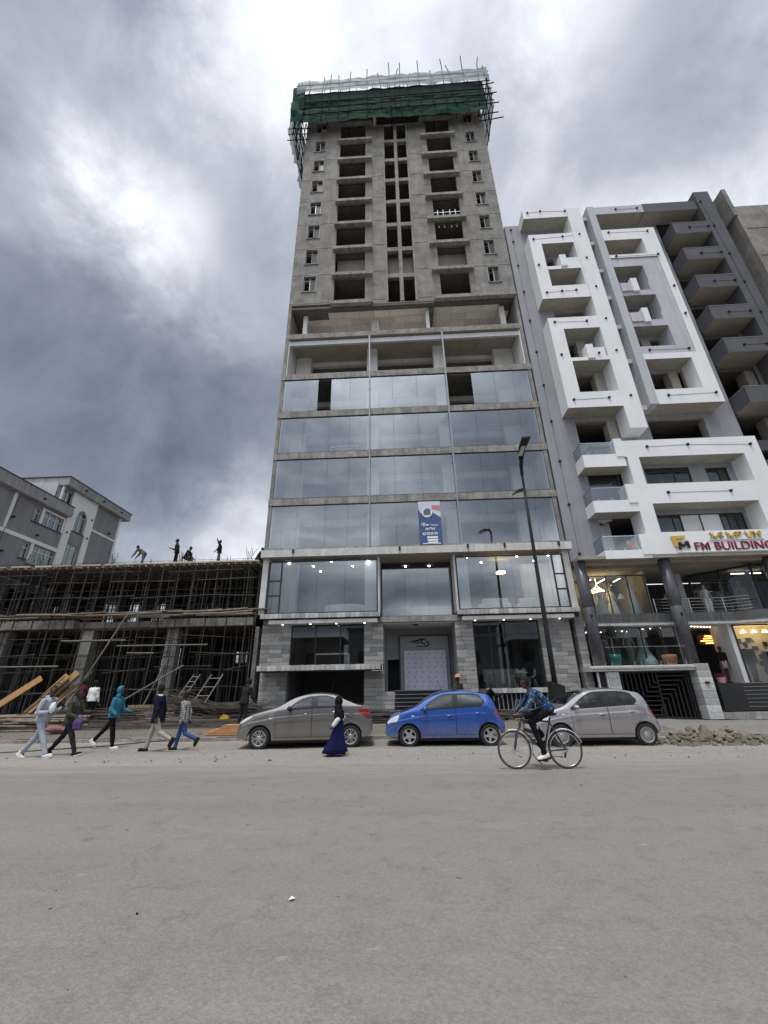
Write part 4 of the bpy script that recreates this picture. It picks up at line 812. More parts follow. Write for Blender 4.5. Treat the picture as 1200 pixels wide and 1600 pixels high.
obj('garage_soffit', MB().box(9.0, 13.42, 22.61, 27, 2.1, 2.4), 'conc_d', F)
# glass guard on the plinth
gl = obj('glass_guard', MB().box(9.55, 13.3, 21.28, 21.30, 3.2, 3.22), 'steel', F)
for a, b_ in ((9.56, 10.9), (10.92, 12.1), (12.12, 13.28)): obj('pane', MB().box(a, b_, 21.285, 21.295, 2.46, 3.2), 'glass_r', gl)
for x in (9.7, 10.75, 11.05, 11.95, 12.25, 13.1): obj('clamp', MB().box(x, x+.05, 21.25, 21.33, 2.38, 2.56), 'steel', gl)
# first floor slab with tiled edge, turning outward on the right
tile_row(9.62, 16.6, 22.0, 22.3, 4.44, 4.86, .30, F, 'tile_d', 'edge_tile')
obj('slab_edge', MB().prism([(16.6, 22.0), (18.2, 21.05), (21, 21.0), (21, 26), (16.6, 26)], 4.44, 4.86, 0, 'xy'), 'tile_d', F)
obj('slab_underside', MB().box(9.1, 16.6, 22.05, 28, 4.3, 4.44).prism([(16.6, 22.05), (18.2, 21.1), (21, 21.05), (21, 28), (16.6, 28)], 4.30, 4.439, 0, 'xy'), 'white_in', F)
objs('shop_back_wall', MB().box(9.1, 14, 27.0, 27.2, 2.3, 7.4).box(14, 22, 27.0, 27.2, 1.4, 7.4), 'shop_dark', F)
objs('shop_floor', MB().box(9.1, 14.0, 22.5, 27, 2.1, 2.42).box(14.0, 22, 22.5, 27, 1.3, 1.54), 'tile_d', F)
objs('shop_wall', MB().box(10.2, 12.4, 25.2, 25.3, 4.86, 7.2).box(13.1, 13.2, 22.9, 27, 4.86, 7.3).box(9.1, 9.2, 22.4, 27, 2.4, 7.3), 'warm_wall', F)
objs('shop_wall', MB().box(14.9, 15.2, 24.4, 24.6, 1.5, 4.3).box(15.4, 15.7, 23.8, 24.2, 4.86, 7.3), 'grey_l', F)
shopfront(10.2, 13.12, 4.9, 7.05, 22.9, (11.1, 12.2), (), F, 'glass_c'); shopfront(9.6, 13.9, 2.42, 4.3, 22.8, (10.9, 12.2, 13.2), (), F, 'glass_c')
rl = MB()
for z in (4.98, 5.14, 5.30, 5.46, 5.62): rl.tube([(13.0, 22.3, z), (16.5, 22.3, z), (17.4, 21.75, z)], .016 if z < 5.6 else .026, 6)
for x in (13.0, 13.9, 14.75, 15.6, 16.45): rl.tube([(x, 22.3, 4.86), (x, 22.3, 5.64)], .022, 6)
obj('balcony_railing', rl, 'steel', F)
bw = MB(); pts = [(16.35, 24.2), (17.3, 23.1), (18.15, 22.0), (20.5, 21.9)]
for i, (x, y) in enumerate(pts): bw.box(x-.04, x+.04, y-.04, y+.04, 4.88, 7.3)
for z in (4.92, 7.22):
    for p, q in zip(pts[:-1], pts[1:]): bw.bar((*p, z), (*q, z), .06, .08)
bf = obj('angled_glazing', bw, 'frame', F)
for p, q in zip(pts[:-1], pts[1:]): obj('pane', MB().add([(*p, 4.95), (*q, 4.95), (*q, 7.2), (*p, 7.2)], [(0, 1, 2, 3)]), 'glass_w', bf)
# lit menswear window lower right
obj('lit_shop_wall', MB().box(16.55, 21, 23.6, 23.7, 1.54, 4.3), 'warm_wall', F); obj('lit_shop_side', MB().box(16.3, 16.55, 22.4, 23.7, 1.54, 4.3), 'white_in', F)
sf = MB()
for x in (16.55, 18.6, 20.6): sf.box(x-.03, x+.03, 22.35, 22.41, 1.54, 4.25)
sf.box(16.55, 20.6, 22.35, 22.41, 4.2, 4.27); sfo = obj('shop_window', sf, 'frame', F)
for a, b_ in ((16.58, 18.57), (18.63, 20.57)): obj('pane', MB().add([(a, 22.38, 1.54), (b_, 22.38, 1.54), (b_, 22.38, 4.2), (a, 22.38, 4.2)], [(0, 1, 2, 3)]), 'glass_c', sfo)
for x in (17.6, 18.15, 18.7, 19.3): obj('shop_lamp', MB().lathe([(.13, 0), (.05, .12)], (x, 23.2, 3.95), 12), 'emit_y', F)
for x, z, wd, h in ((17.9, 3.5, .2, .22), (18.1, 3.1, .26, .2), (18.3, 2.7, .24, .18), (18.2, 2.35, .26, .2), (18.35, 2.0, .26, .2), (18.7, 3.3, .2, .2), (18.8, 2.6, .3, .25), (17.0, 2.2, .16, .2)): obj('display_card', MB().box(x, x+wd, 23.55, 23.6, z, z+h), 'black', F)
for ch, x, z in (('B', 16.72, 3.72), ('R', 17.5, 3.45), ('A', 18.05, 3.5)): obj('wall_lettering', text(ch, .34, .01, 'brown_print', .012), None, F, loc=(x, 23.58, z), rot=FRONT)
osn = obj('lit_signboard', MB().box(15.75, 16.75, 24.0, 24.1, 3.45, 3.98), 'brown_print', F)
for i, (a, b_) in enumerate(((.38, .75), (.30, .92), (.12, .95), (.35, .9))): obj('neon_line', MB().tube([(15.75+a, 23.98, 3.88-.12*i), (15.75+(a+b_)/2, 23.98, 3.90-.12*i), (15.75+b_, 23.98, 3.87-.12*i)], .022, 6), 'emit_o', osn)
objs('ceiling_light_strip', MB().box(10.45, 10.5, 23.3, 24.6, 6.95, 6.98).box(11.2, 11.25, 23.2, 24.4, 6.95, 6.98).box(12.0, 12.05, 23.2, 24.0, 6.95, 6.98).box(18.2, 18.9, 23.4, 23.46, 7.1, 7.14).box(19.2, 19.8, 23.4, 23.46, 7.1, 7.14), 'emit_w', F)
for k in range(11): obj('downlight', MB().lathe([(.035, 0), (.035, .03)], (9.9+.36*k+rr(-.1, .1), 23.2+rr(0, 1.6), 4.26), 8), 'emit_w', F)
for k in range(7): obj('downlight', MB().lathe([(.035, 0), (.035, .03)], (14.9+.2*k, 22.9+.07*k, 4.26), 8), 'emit_w', F)
ch_ = MB(); ch_.tube([(10.9+.32*math.cos(a), 23.7+.32*math.sin(a), 6.42+.05*math.sin(2*a)) for a in [i*math.pi/8 for i in range(17)]], .028, 6)
chd = obj('chandelier', ch_, 'emit_y', label='gold ring chandelier glowing in the upper dress shop window', cat='lamp'); obj('hanger', MB().tube([(10.9, 23.7, 7.1), (10.9, 23.7, 6.7), (11.22, 23.7, 6.42)], .01, 4).tube([(10.9, 23.7, 6.7), (10.58, 23.7, 6.42)], .01, 4).ell((10.9, 23.7, 6.1), (.1, .1, .1)), 'emit_y', chd)
pl = obj('pendant_lamp', MB().lathe([(.20, 5.9), (.14, 6.05), (.04, 6.2)], (12.05, 23.6, 0), 14), 'white_in', label='white bell pendant lamp in the upper dress shop window', cat='lamp'); obj('cord', MB().tube([(12.05, 23.6, 6.2), (12.05, 23.6, 7.05)], .01, 4), 'black', pl)
pl = obj('pendant_lamp', MB().lathe([(.22, 6.05), (.16, 6.2), (.04, 6.35)], (15.05, 24.4, 0), 14), 'white_in', label='white bell pendant lamp above the steel balcony railing', cat='lamp'); obj('cord', MB().tube([(15.05, 24.4, 6.35), (15.05, 24.4, 7.3)], .01, 4), 'black', pl)
# clothes rails and shelves inside the shops
def rail(x0, x1, y, z, label, cols):
    t_ = thing('clothes_rail', ((x0+x1)/2, y, z), label, 'clothes rail'); obj('rail', MB().tube([(x0, y, z), (x0, y, z+1.5), (x1, y, z+1.5), (x1, y, z)], .018, 6), 'steel', t_); x = x0+.08
    while x < x1-.05: obj('garment', MB().loft([[(x+dx, y+dy, z+zz) for dx, dy in ((-.02, -wd), (.02, -wd), (.02, wd), (-.02, wd))] for zz, wd in ((rr(.35, .6), .2), (1.1, .19), (1.38, .17), (1.46, .03))]), random.choice(cols), t_); x += rr(.07, .1)
rail(10.3, 11.6, 24.6, 4.9, 'rail of pale dresses at the back of the upper dress shop', ['white_cloth', 'pale_blue_dress', 'grey_dress', 'mint_dress']); rail(9.7, 11.3, 24.8, 2.42, 'rail of gowns at the back of the lower dress shop', ['white_cloth', 'grey_dress', 'pink_cloth', 'maroon_cloth']); rail(14.5, 15.9, 25.2, 1.54, 'rail of dark clothes deep inside the shop entrance', ['black_cloth', 'navy_cloth', 'grey_cloth', 'dark_denim']); rail(18.3, 19.8, 23.35, 1.54, 'rail of jackets in the lit menswear window', ['black_cloth', 'navy_cloth', 'olive_cloth', 'grey_cloth']); rail(17.3, 18.6, 24.6, 4.9, 'rail of gowns behind the angled glazing', ['white_cloth', 'grey_dress', 'pale_blue_dress'])
# black entrance wall and steps on the right, pale slab in front
obj('entrance_wall', MB().box(14.2, 15.28, 21.2, 22.4, .42, 1.56), 'black_g', F)
for i in range(7):
    z = .43+i*.162; s_ = obj('shop_step', MB().box(15.28, 22, 21.2+.13*i, 23, z, z+.158), 'black_g', F); obj('nosing', MB().box(15.28, 22, 21.19+.13*i, 21.21+.13*i, z+.138, z+.154), 'nosing', s_)
setting('forecourt_slab', MB().prism([(14.0, 21.3), (22, 18.4), (30, 18.4), (30, 22), (14.0, 22)], .08, .36, 0, 'xy'), 'conc_l')
# ================================================================== unfinished concrete building at the far right
U = thing('concrete_building', (28, 21, 0), 'raw concrete building with a raised parapet fin at the far right edge', 'building')
obj('wall', MB().wall(25.2, 44, .1, 33.0, 20.6, 20.85, [(28.5, 30, z, z+1.6) for z in range(4, 32, 3)]), 'conc', U)
objs('side_wall', MB().box(25.2, 25.45, 20.85, 36, .1, 33.0), 'conc', U)
obj('parapet', MB().box(25.45, 44, 20.66, 20.9, 33.0, 34.0), 'conc_l', U)
obj('parapet_fin', MB().box(25.02, 25.3, 20.55, 27, 32.9, 35.9), 'conc', U)
obj('pour_joint', MB().box(25.45, 44, 20.58, 20.6, 31.4, 31.44).box(25.45, 44, 20.58, 20.6, 28.6, 28.64).box(25.45, 44, 20.58, 20.6, 25.8, 25.84), 'stone_j', U)
for z in (31.0, 28.1, 25.2): obj('stub_beam', MB().box(24.75, 25.2, 21.8, 22.1, z, z+.25), 'conc_l', U)
obj('roof_slab', MB().box(25.45, 44, 20.85, 36, 32.5, 32.8), 'conc_d', U)
obj('loose_net', net(27.6, 30, 30.3, 32.5, 20.2, 14, 14, .3, sag=.5), 'net', U, smooth=True)
# ================================================================== grey house on the far left, its flank faces the site
HX = -24.0
H = thing('apartment_house', (-24, 27, .3), 'grey house with white bands and an arched stair window behind the building site', 'house')
hw = [(23.92, 24.40, 12.0, 12.96), (24.65, 26.28, 12.0, 12.97), (23.88, 24.4, 9.5, 10.53), (24.6, 26.4, 9.3, 10.56), (27.25, 28.3, 12.55, 14.1), (27.2, 28.3, 10.0, 11.58), (25.55, 26.5, 14.08, 15.08),
      (24.0, 26, 6.3, 7.6), (27.2, 28.3, 6.6, 8.2), (29.5, 31, 6.3, 7.6), (29.5, 31, 3, 4.5), (24, 26, 3, 4.5)]
obj('wall', MB().wall(19.5, 26.5, .2, 13.6, HX-.3, HX, [h for h in hw if h[1] <= 26.45], axis='x').wall(25.5, 26.5, 13.6, 15.3, HX-.3, HX, [(25.55, 26.5, 14.08, 15.08)], axis='x').wall(26.5, 31.9, .2, 15.3, HX-.3, HX, [h for h in hw if h[0] >= 26.5], axis='x'), 'house', H)
objs('wall', MB().box(-40, HX-.3, 25.3, 25.5, 13.6, 15.5).box(-40, HX-.3, 31.6, 31.9, .2, 15.3).box(-40, HX-.3, 19.5, 19.7, .2, 13.6), 'grey_l', H)
fa = MB().box(-41, HX+.42, 18.9, 26.45, 13.22, 13.94).box(-41, HX+.42, 25.35, 32.5, 15.28, 15.92)
objs('roof_fascia', fa, 'house_f', H); obj('roof_edge', MB().box(-41, HX+.46, 18.9, 26.47, 13.94, 14.0).box(-41, HX+.46, 25.3, 32.55, 15.92, 15.98), 'frame', H)
wb = MB().box(HX, HX+.1, 26.45, 27.05, .2, 15.27).box(HX, HX+.1, 28.45, 28.95, .2, 15.27).box(HX, HX+.08, 27.05, 28.45, 14.25, 15.27).box(HX, HX+.06, 19.5, 26.45, 10.62, 10.86).box(HX, HX+.06, 28.95, 31.9, 13.14, 13.3).box(HX, HX+.06, 28.95, 31.9, 9.9, 10.1)
wb.box(HX-.0, HX+.05, 31.7, 31.93, .2, 15.27).box(HX, HX+.07, 24.42, 24.62, 12, 13.1).box(HX, HX+.07, 24.6, 26.45, 12.98, 13.1).box(HX, HX+.07, 26.3, 26.42, 12, 13).box(HX, HX+.07, 24.42, 24.6, 9.3, 10.6).box(HX, HX+.07, 22.2, 22.4, 10.9, 13.2)
wb.box(HX, HX+.08, 27.05, 27.2, 12.5, 14.25).box(HX, HX+.08, 28.3, 28.45, 12.5, 14.25).box(HX, HX+.07, 25.4, 25.55, 13.96, 15.26)
for i in range(9):       # stepped spandrels make the round head
    a0, a1 = math.pi*i/9, math.pi*(i+1)/9
    y0, y1 = 27.75-.53*math.cos(a0), 27.75-.53*math.cos(a1); z = 14.1+.0-.0
    h0 = 13.75+.5*min(math.sin(a0), math.sin(a1)); wb.box(HX-.02, HX+.079, y0, y1, h0, 14.27)
obj('white_trim', wb, 'white', H)
def side_window(y0, y1, z0, z1, bars, rails):
    f = MB(); e = .05
    for y in (y0, *bars, y1): f.box(HX-.16, HX-.08, y-e/2, y+e/2, z0, z1)
    for z in (z0, *rails, z1): f.box(HX-.162, HX-.078, y0, y1, z-e/2, z+e/2)
    f = obj('window', f, 'white_in', H); obj('pane', MB().box(HX-.13, HX-.12, y0, y1, z0, z1), 'glass_w', f)
    obj('sill', MB().box(HX-.02, HX+.06, y0-.05, y1+.05, z0-.08, z0-.01), 'frame', f)
side_window(23.92, 24.40, 12, 12.96, (), (12.62,)); side_window(24.65, 26.28, 12, 12.97, (25.2, 25.75), (12.62,)); side_window(23.88, 24.4, 9.5, 10.53, (), (10.2,)); side_window(24.6, 26.4, 9.3, 10.56, (25.2, 25.8), (10.2,))
side_window(27.25, 28.3, 12.55, 14.1, (27.75,), (13.75,)); side_window(27.2, 28.3, 10, 11.58, (27.75,), (11.25,)); side_window(25.55, 26.5, 14.08, 15.08, (26.02,), ())
side_window(24, 26, 6.3, 7.6, (25,), ()); side_window(27.2, 28.3, 6.6, 8.2, (27.75,), ()); side_window(29.5, 31, 6.3, 7.6, (30.2,), ())
obj('dark_room', MB().box(-27, -26.8, 20, 31.5, .3, 15.2), 'shop_dark', H)
for y, zs in ((22.6, (13.5, 11.7, 9.5)), (23.9, (13.5,)), (24.6, (11.2,)), (26.75, (13.6, 12.2)), (28.7, (13.9, 12.4)), (30.9, (13.6,)), (27.0, (15.6,)), (29.0, (15.6,)), (31.2, (15.6,))):
    xx = HX+.44 if zs[0] in (13.5, 15.6) and len(zs) < 3 or zs[0] == 15.6 else HX+.06
    for z in zs: obj('facade_light', MB().lathe([(.06, -.1), (.08, .08)], (xx, y, z), 8, axis='x'), 'black', H)
obj('cable', MB().tube([(HX+.45, 22.7, 13.9), (HX+.1, 22.5, 13), (HX+.05, 22.2, 9)], .015, 4).tube([(HX+.1, 24.9, 14.2), (HX+.1, 24.9, 14.6), (HX, 25.1, 14.6), (HX-.1, 25.1, 14.2)], .015, 5), 'black', H)
obj('antenna_mast', MB().tube([(-28.3, 22.2, 13), (-27.6, 22.2, 19.1)], .05, 6), 'black', label='thin dark mast above the roof at the left edge', cat='mast')
# ================================================================== building site between house and tower
B = thing('unfinished_building', (-15.5, 22, .3), 'two storey concrete frame under construction with timber deck on top', 'building')
SX0, SX1 = -23.8, -7.95
for i, x in enumerate((-22.3, -17.45, -12.75, -8.1)):
    for y in (22.5, 27.0):
        x1 = x+.62 if x < -9 else x+.36
        obj('column', MB().box(x, x1, y, y+.5, .25, 4.72), 'conc_l' if y < 23 else 'conc_d', B); 
        if y > 23: obj('column', MB().box(x, x1, y, y+.5, 5.2, 8.0), 'conc_d', B)
objs('edge_beam', MB().box(SX0, -17.7, 22.0, 22.35, 4.76, 5.2).box(-13.45, SX1, 22.0, 22.35, 4.74, 5.14), 'conc_l', B); obj('edge_beam', MB().box(-17.7, -13.45, 22.5, 22.9, 4.7, 5.1), 'conc_d', B)
obj('floor_slab', MB().box(SX0, SX1, 22.4, 33, 4.8, 5.12), 'conc_d', B)
obj('top_deck', MB().box(SX0, SX1, 22.1, 33, 8.12, 8.22), 'wood_o', B); obj('fresh_slab', MB().box(SX0+.3, SX1-.2, 22.6, 32.6, 8.22, 8.42), 'conc_d', B)
bwl = MB().wall(SX0, SX1, .25, 4.8, 27.8, 28.0, [(-21.5, -20.4, .9, 3.4), (-15.9, -14.6, 2.5, 4.2), (-11, -10.2, 3.2, 3.9), (-22.9, -22, 1, 3)]).wall(SX0, SX1, 5.12, 8.1, 27.8, 28.0, [(-23.6, -22.2, 6.4, 8.0), (-20.7, -19.7, 5.4, 7.6), (-18.8, -16.2, 5.5, 7.3)])
bwl.box(SX1-.12, SX1, 22.5, 31.5, .25, 8.1)
obj('back_wall', bwl, 'shade_wall', B)  # back and side walls coloured near-black for the shade inside the site
x = SX0
while x < SX1-.3:             # deck edge: board ends and joist ends
    brick('deck_board', x, min(x+rr(.9, 1.5), SX1)-.015, 21.96+rr(-.03, .03), 22.12, 8.20, 8.27+rr(0, .03), 'wood_p', B); x += rr(.9, 1.5)+.02
x = SX0+.1
while x < SX1:
    brick('deck_joist', x, x+.09, 21.93+rr(-.08, .04), 25.5, 8.05, 8.14+rr(-.01, .01), 'wood_o', B); x += rr(.36, .5)
rb = MB()
for i in range(260):
    x, y = rr(SX0, SX1), rr(22.3, 26); rb.tube([(x, y, 8.4), (x+rr(-.03, .03), y, 8.4+rr(.12, .34))], .011, 4)
for x0, y0 in ((-22.3, 23), (-21.6, 23), (-17.2, 23), (-12.5, 23.0), (-13.2, 23.3), (-8.8, 23)):
    for k in range(9): rb.tube([(x0+rr(-.3, .3), y0+rr(-.3, .3), 8.4), (x0+rr(-.35, .35), y0+rr(-.3, .3), 8.4+rr(.5, 1.0))], .011, 4)
for y in (22.5, 23, 23.5): rb.tube([(SX0, y, 8.52), (SX1, y, 8.53)], .012, 4)
obj('rebar_upstand', rb, 'rebar', B, kind='stuff')
# scaffold on the upper floor
def ladderframe(mb, x, y, z0, z1, wd):
    mb.tube([(x, y, z0), (x, y, z1)], .022, 5); mb.tube([(x+wd, y, z0), (x+wd, y, z1)], .022, 5)
    z = z0+.25
    while z < z1: mb.tube([(x, y, z), (x+wd, y, z)], .018, 4); z += .38
S1 = thing('scaffolding', (-15.8, 22, 5.3), 'dense steel prop scaffolding holding up the timber deck of the building site', 'scaffold')
x = SX0+.2; i = 0
while x < SX1:
    l_ = rr(-.1, .1); pole((x, 21.93, 5.15), (x+l_*.3, 21.93, 8.08), .029, S1); x += rr(.55, .95)
for z in (6.35, 7.25, 7.75):
    x = SX0
    while x < SX1-1: l_ = rr(2.5, 4.5); pole((x, 21.9, z+rr(-.08, .08)), (min(x+l_, SX1), 21.9, z+rr(-.08, .08)), .022, S1, name='ledger'); x += l_*(.95 if z < 7 else 1.35)
for row, y in enumerate((22.75, 23.6, 24.7)):
    x = SX0+.1
    while x < SX1: pole((x, y+rr(-.1, .1), 5.12), (x+rr(-.08, .08), y+rr(-.1, .1), 8.1), .027, S1); x += rr(.6, 1.0)
    for z in (6.0, 6.9, 7.6): pole((SX0, y, z+rr(-.1, .1)), (SX1, y, z+rr(-.1, .1)), .02, S1, name='ledger')
dp = MB()
for k in range(240):
    x, y = rr(SX0, SX1), rr(25.2, 27.6); dp.tube([(x, y, 5.12), (x+rr(-.1, .1), y, 8.1)], .026, 4)
for k in range(40):
    x, y, z = rr(SX0, SX1-3), rr(25.2, 27.6), rr(5.6, 8); dp.tube([(x, y, z), (x+rr(1.5, 4), y, z+rr(-.05, .05))], .02, 4)
obj('inner_props', dp, 'pole', S1, kind='stuff')
lf = MB()
for k in range(11): ladderframe(lf, SX0+.6+k*1.45+rr(-.2, .2), 22.3, 5.15, 8.05, .34)
obj('ladder_frame', lf, 'pole', S1)
for k in range(26):           # long pole and plank walkway along the slab edge
    x = rr(SX0-.5, SX1-2); l_ = rr(2.2, 5.0); x1 = min(x+l_, SX1+.2); y = rr(21.35, 21.9); z = rr(5.2, 5.46)
    obj('walkway_pole', MB().tube([(x, y, z), ((x+x1)/2, y+rr(-.05, .05), z+rr(-.04, .03)), (x1, y+rr(-.2, .2), z+rr(-.1, .1))], rr(.03, .055), 6), 'wood_o', S1)
for k in range(10):
    x = SX0+.5+k*1.6; obj('walkway_board', MB().obox((x+1, 21.6, 5.45+rr(-.05, .05)), ((1, 0, rr(-.02, .02)), (0, 1, 0), (0, 0, 1)), (rr(.8, 1.4), .12, .02)), 'wood_o', S1)
obj('walkway_board', MB().obox((-14.9, 21.7, 5.22), ((1, 0, .02), (0, 1, 0), (0, 0, 1)), (2.2, .05, .03)), 'red_wood', S1)
# scaffold on the ground
S2 = thing('scaffolding', (-15.8, 21.6, .3), 'dark leaning scaffold poles in front of the concrete columns at street level', 'scaffold')
x = SX0+.3
while x < SX1+.1:
    pole((x+rr(-.15, .15), 21.55, .3), (x+rr(-.1, .1), 21.7, 5.35+rr(-.2, .4)), .03, S2); x += rr(.7, 1.15)
for row, y in enumerate((22.2, 23.2, 24.4)):
    x = SX0+.2
    while x < SX1:
        pole((x+rr(-.2, .2), y, .3), (x+rr(-.1, .1), y+rr(-.1, .1), 4.75), .026, S2); x += rr(.55, .9)
for z in (1.7, 2.6, 3.35, 4.1):
    for y in (21.5, 22.3, 23.3):
        x = SX0+rr(-.5, .8)
        while x < SX1-1: l_ = rr(2, 5.5); pole((x, y, z+rr(-.15, .15)), (min(x+l_, SX1+.2), y, z+rr(-.15, .15)), .022, S2, name='ledger'); x += l_*rr(1.0, 1.5)
dp = MB()
for k in range(230):
    x, y = rr(SX0, SX1), rr(25, 27.6); dp.tube([(x, y, .3), (x+rr(-.15, .15), y, 4.75)], .026, 4)
for k in range(50):
    x, y, z = rr(SX0, SX1-3), rr(25, 27.6), rr(1, 4.6); dp.tube([(x, y, z), (x+rr(1.5, 4), y, z+rr(-.05, .05))], .02, 4)
obj('inner_props', dp, 'pole', S2, kind='stuff')
for p, q in (((-16.3, 21.2, 1.0), (-14.3, 21.2, 5.3)), ((-13.9, 20.8, .9), (-10.9, 21.2, 2.75)), ((-12.6, 21, .5), (-11.8, 21.3, 3.1))): obj('brace_pole', MB().tube([p, q], .04, 6), 'pole_l', S2)
for x0, x1, z in ((-17.6, -14.2, 4.05), (-14.6, -9.9, 3.75), (-14.0, -12.6, 3.4), (-22, -17.4, 2.85)): obj('ledger_pole', MB().tube([(x0, 21.35, z), (x1, 21.35, z+rr(-.05, .08))], .035, 6), 'pole_l', S2)
# low wall of brown blocks and stored material
W = thing('block_wall', (-10.3, 20.9, .4), 'low wall of rough brown blocks behind the steel piles', 'wall')
for r_ in range(3):
    x = -13.1+.12*(r_ % 2)
    while x < -7.5:
        l_ = rr(.32, .42); brick('block', x, x+l_-.02, 20.9+rr(-.02, .02), 21.15, .40+r_*.21, .40+r_*.21+.195, 'brown_block', W); x += l_
def gz(x, y): return walk_z(x, y)
def barpile(name, label, x0, x1, y0, y1, n, r, h, m, cat='pile', skew=.15, bend=0., group=None):
    mb = MB()
    for k in range(n):
        a, b_ = x0+rr(-.5, .3), x1+rr(-.4, .5); ya, yb = rr(y0, y1), rr(y0, y1)*(1-skew)+skew*rr(y0, y1); z = gz((a+b_)/2, ya)+r+h*random.random()**1.6
        mid = ((a+b_)/2, (ya+yb)/2-.1*bend, z+rr(0, .06)+bend*.15)
        mb.tube([(a, ya, z+bend*rr(.1, .9)), mid, (b_, yb, z+bend*rr(0, .3)+rr(-.03, .05))], r*rr(.7, 1.2), 5)
    return obj(name, mb, m, label=label, cat=cat, kind='stuff', group=group)
barpile('rebar_pile', 'long dark steel bars lying along the pavement behind the kerb', -13.5, -5.2, 17.2, 19.2, 90, .016, .16, 'rebar')
barpile('rebar_pile', 'curved bundle of dark steel bars heaped before the block wall', -10.4, -6.6, 19.4, 20.6, 110, .015, .45, 'rebar', bend=.9)
barpile('rebar_pile', 'dark bars heaped loosely behind the walking man in the teal hood', -15.2, -11.2, 17.8, 20.2, 70, .018, .5, 'rebar', skew=.6)
barpile('timber_pile', 'weathered boards and poles strewn at the left end of the pavement', -19, -13, 16.4, 19.5, 60, .04, .35, 'wood_o', skew=.5)
barpile('steel_pile', 'grey steel pipes lying beyond the cars before the tower steps', -2.5, 3.8, 17.8, 19.6, 40, .03, .22, 'pole')
barpile('rebar_pile', 'thin bars scattered in front of the cafe railing', 2.8, 7.2, 18.4, 20.2, 34, .018, .2, 'rebar', skew=.5)
barpile('rebar_pile', 'loose bars by the left corner pier of the tower', -6.2, -1.2, 18.6, 20.6, 50, .02, .3, 'rebar', skew=.6)
barpile('red_steel_pile', 'red painted steel sections heaped at the left edge', -18.6, -15.9, 16.2, 17.2, 40, .03, .42, 'red_wood')
rb = MB().ell((-17.4, 17.2, .95), (.45, .35, .32)); obj('red_tarpaulin', fixn(rb.mesh('red_tarpaulin', 'red_wood', True)), label='dark red tarpaulin bundle on the red steel at the left edge', cat='tarpaulin')
for i, (a, b_, y, wd, lab) in enumerate((((-18.55, .75), (-16.9, 2.25), 19.6, .15, 'orange timber board leaning at the left edge of the building site'), ((-16.9, .7), (-15.9, 2.36), 19.9, .16, 'wide orange board leaning against the dark frame'), ((-16.65, .7), (-15.6, 2.5), 20.1, .18, 'longest orange board leaning against the dark frame'), ((-16.1, 1.0), (-15.6, 1.9), 20.2, .16, 'short orange board leaning behind the grey hooded man'))):
    obj('timber_board', MB().bar((a[0], y-.3, a[1]), (b_[0], y+.35, b_[1]), wd*2, .04, 0, (0, -1, .2)), 'wood', label=lab, cat='board')
for i, (x, y, z) in enumerate(((-17.2, 18.2, .75), (-16.4, 18.0, .72))): obj('timber_board', MB().obox((x, y, z), ((1, .05, .02), (0, 1, 0), (0, 0, 1)), (1.2, .12, .025)), 'wood_p', label=('pale board lying on the heap left of the hooded men', 'pale board lying lowest on the heap left of the hooded men')[i], cat='board')
def frame_ladder(name, label, p, q, wd, n, m='pole_l'):
    p, q = Vector(p), Vector(q); s_ = Vector((wd, 0, 0)); mb = MB().tube([p, q], .025, 6).tube([p+s_, q+s_], .025, 6)
    for i in range(n): a = p+(q-p)*((i+.5)/n); mb.tube([a, a+s_], .02, 5)
    return obj(name, mb, m, label=label, cat='ladder')
frame_ladder('steel_ladder', 'long narrow steel ladder leaning right of the man in navy jacket', (-10.5, 19.3, .4), (-9.95, 20.5, 2.3), .3, 9)
frame_ladder('steel_ladder', 'wide steel frame leaning behind the man in the checked shirt', (-9.75, 19.6, .45), (-9.15, 20.6, 2.3), .55, 5)
frame_ladder('steel_ladder', 'dark steel frame leaning under the orange boards', (-17.2, 19.4, .5), (-15.9, 20.1, 2.3), .7, 3, 'pole')
for k in range(6):
    x = -16.9+k*.28; obj('leaning_pole', MB().tube([(x, 19.2, .5), (x+rr(.8, 1.1), 20.2, rr(2.0, 2.6))], .025, 6), 'pole', label='thin steel pole leaning beside the orange boards', cat='pole', group='steel poles leaning at the orange boards')
# stacked fresh planks by the sedan
for k, (x0, x1, y0, z0) in enumerate(((-6.95, -5.35, 15.75, .15), (-6.9, -5.3, 15.78, .21), (-6.75, -5.3, 15.9, .27), (-6.55, -5.3, 15.95, .33), (-6.45, -5.3, 15.98, .39))):
    obj('timber_plank', MB().box(x0, x1, y0, y0+.5, z0+.02, z0+.072), 'wood', label=('lowest', 'second lowest', 'middle', 'second topmost', 'topmost')[k]+' orange plank of the stack in front of the sedan', cat='plank', group='stacked orange planks by the grey sedan')
jc = MB().box(-7.55, -7.23, 18.3, 18.5, .30, .56).prism([(-7.55, .56), (-7.23, .56), (-7.27, .63), (-7.5, .63)], 18.3, 18.5)
J = obj('jerrycan', fixn(jc.mesh('jerrycan', 'yellow')), label='yellow plastic jerrycan on the steel bars beside the sedan', cat='jerrycan'); obj('cap', MB().lathe([(.03, .63), (.03, .67)], (-7.32, 18.4, 0), 10), 'yellow', J); obj('handle', MB().tube([(-7.48, 18.4, .62), (-7.46, 18.4, .68), (-7.40, 18.4, .68), (-7.38, 18.4, .62)], .015, 6), 'yellow', J)
bg_ = obj('cement_sack', remesh(MB().ell((-13.0, 16.6, .36), (.35, .22, .13)).ell((-12.75, 16.7, .33), (.3, .2, .1)).mesh('s', 'blue_cloth'), .03), label='blue and orange cloth bundle on the rubble between the walkers', cat='bundle')
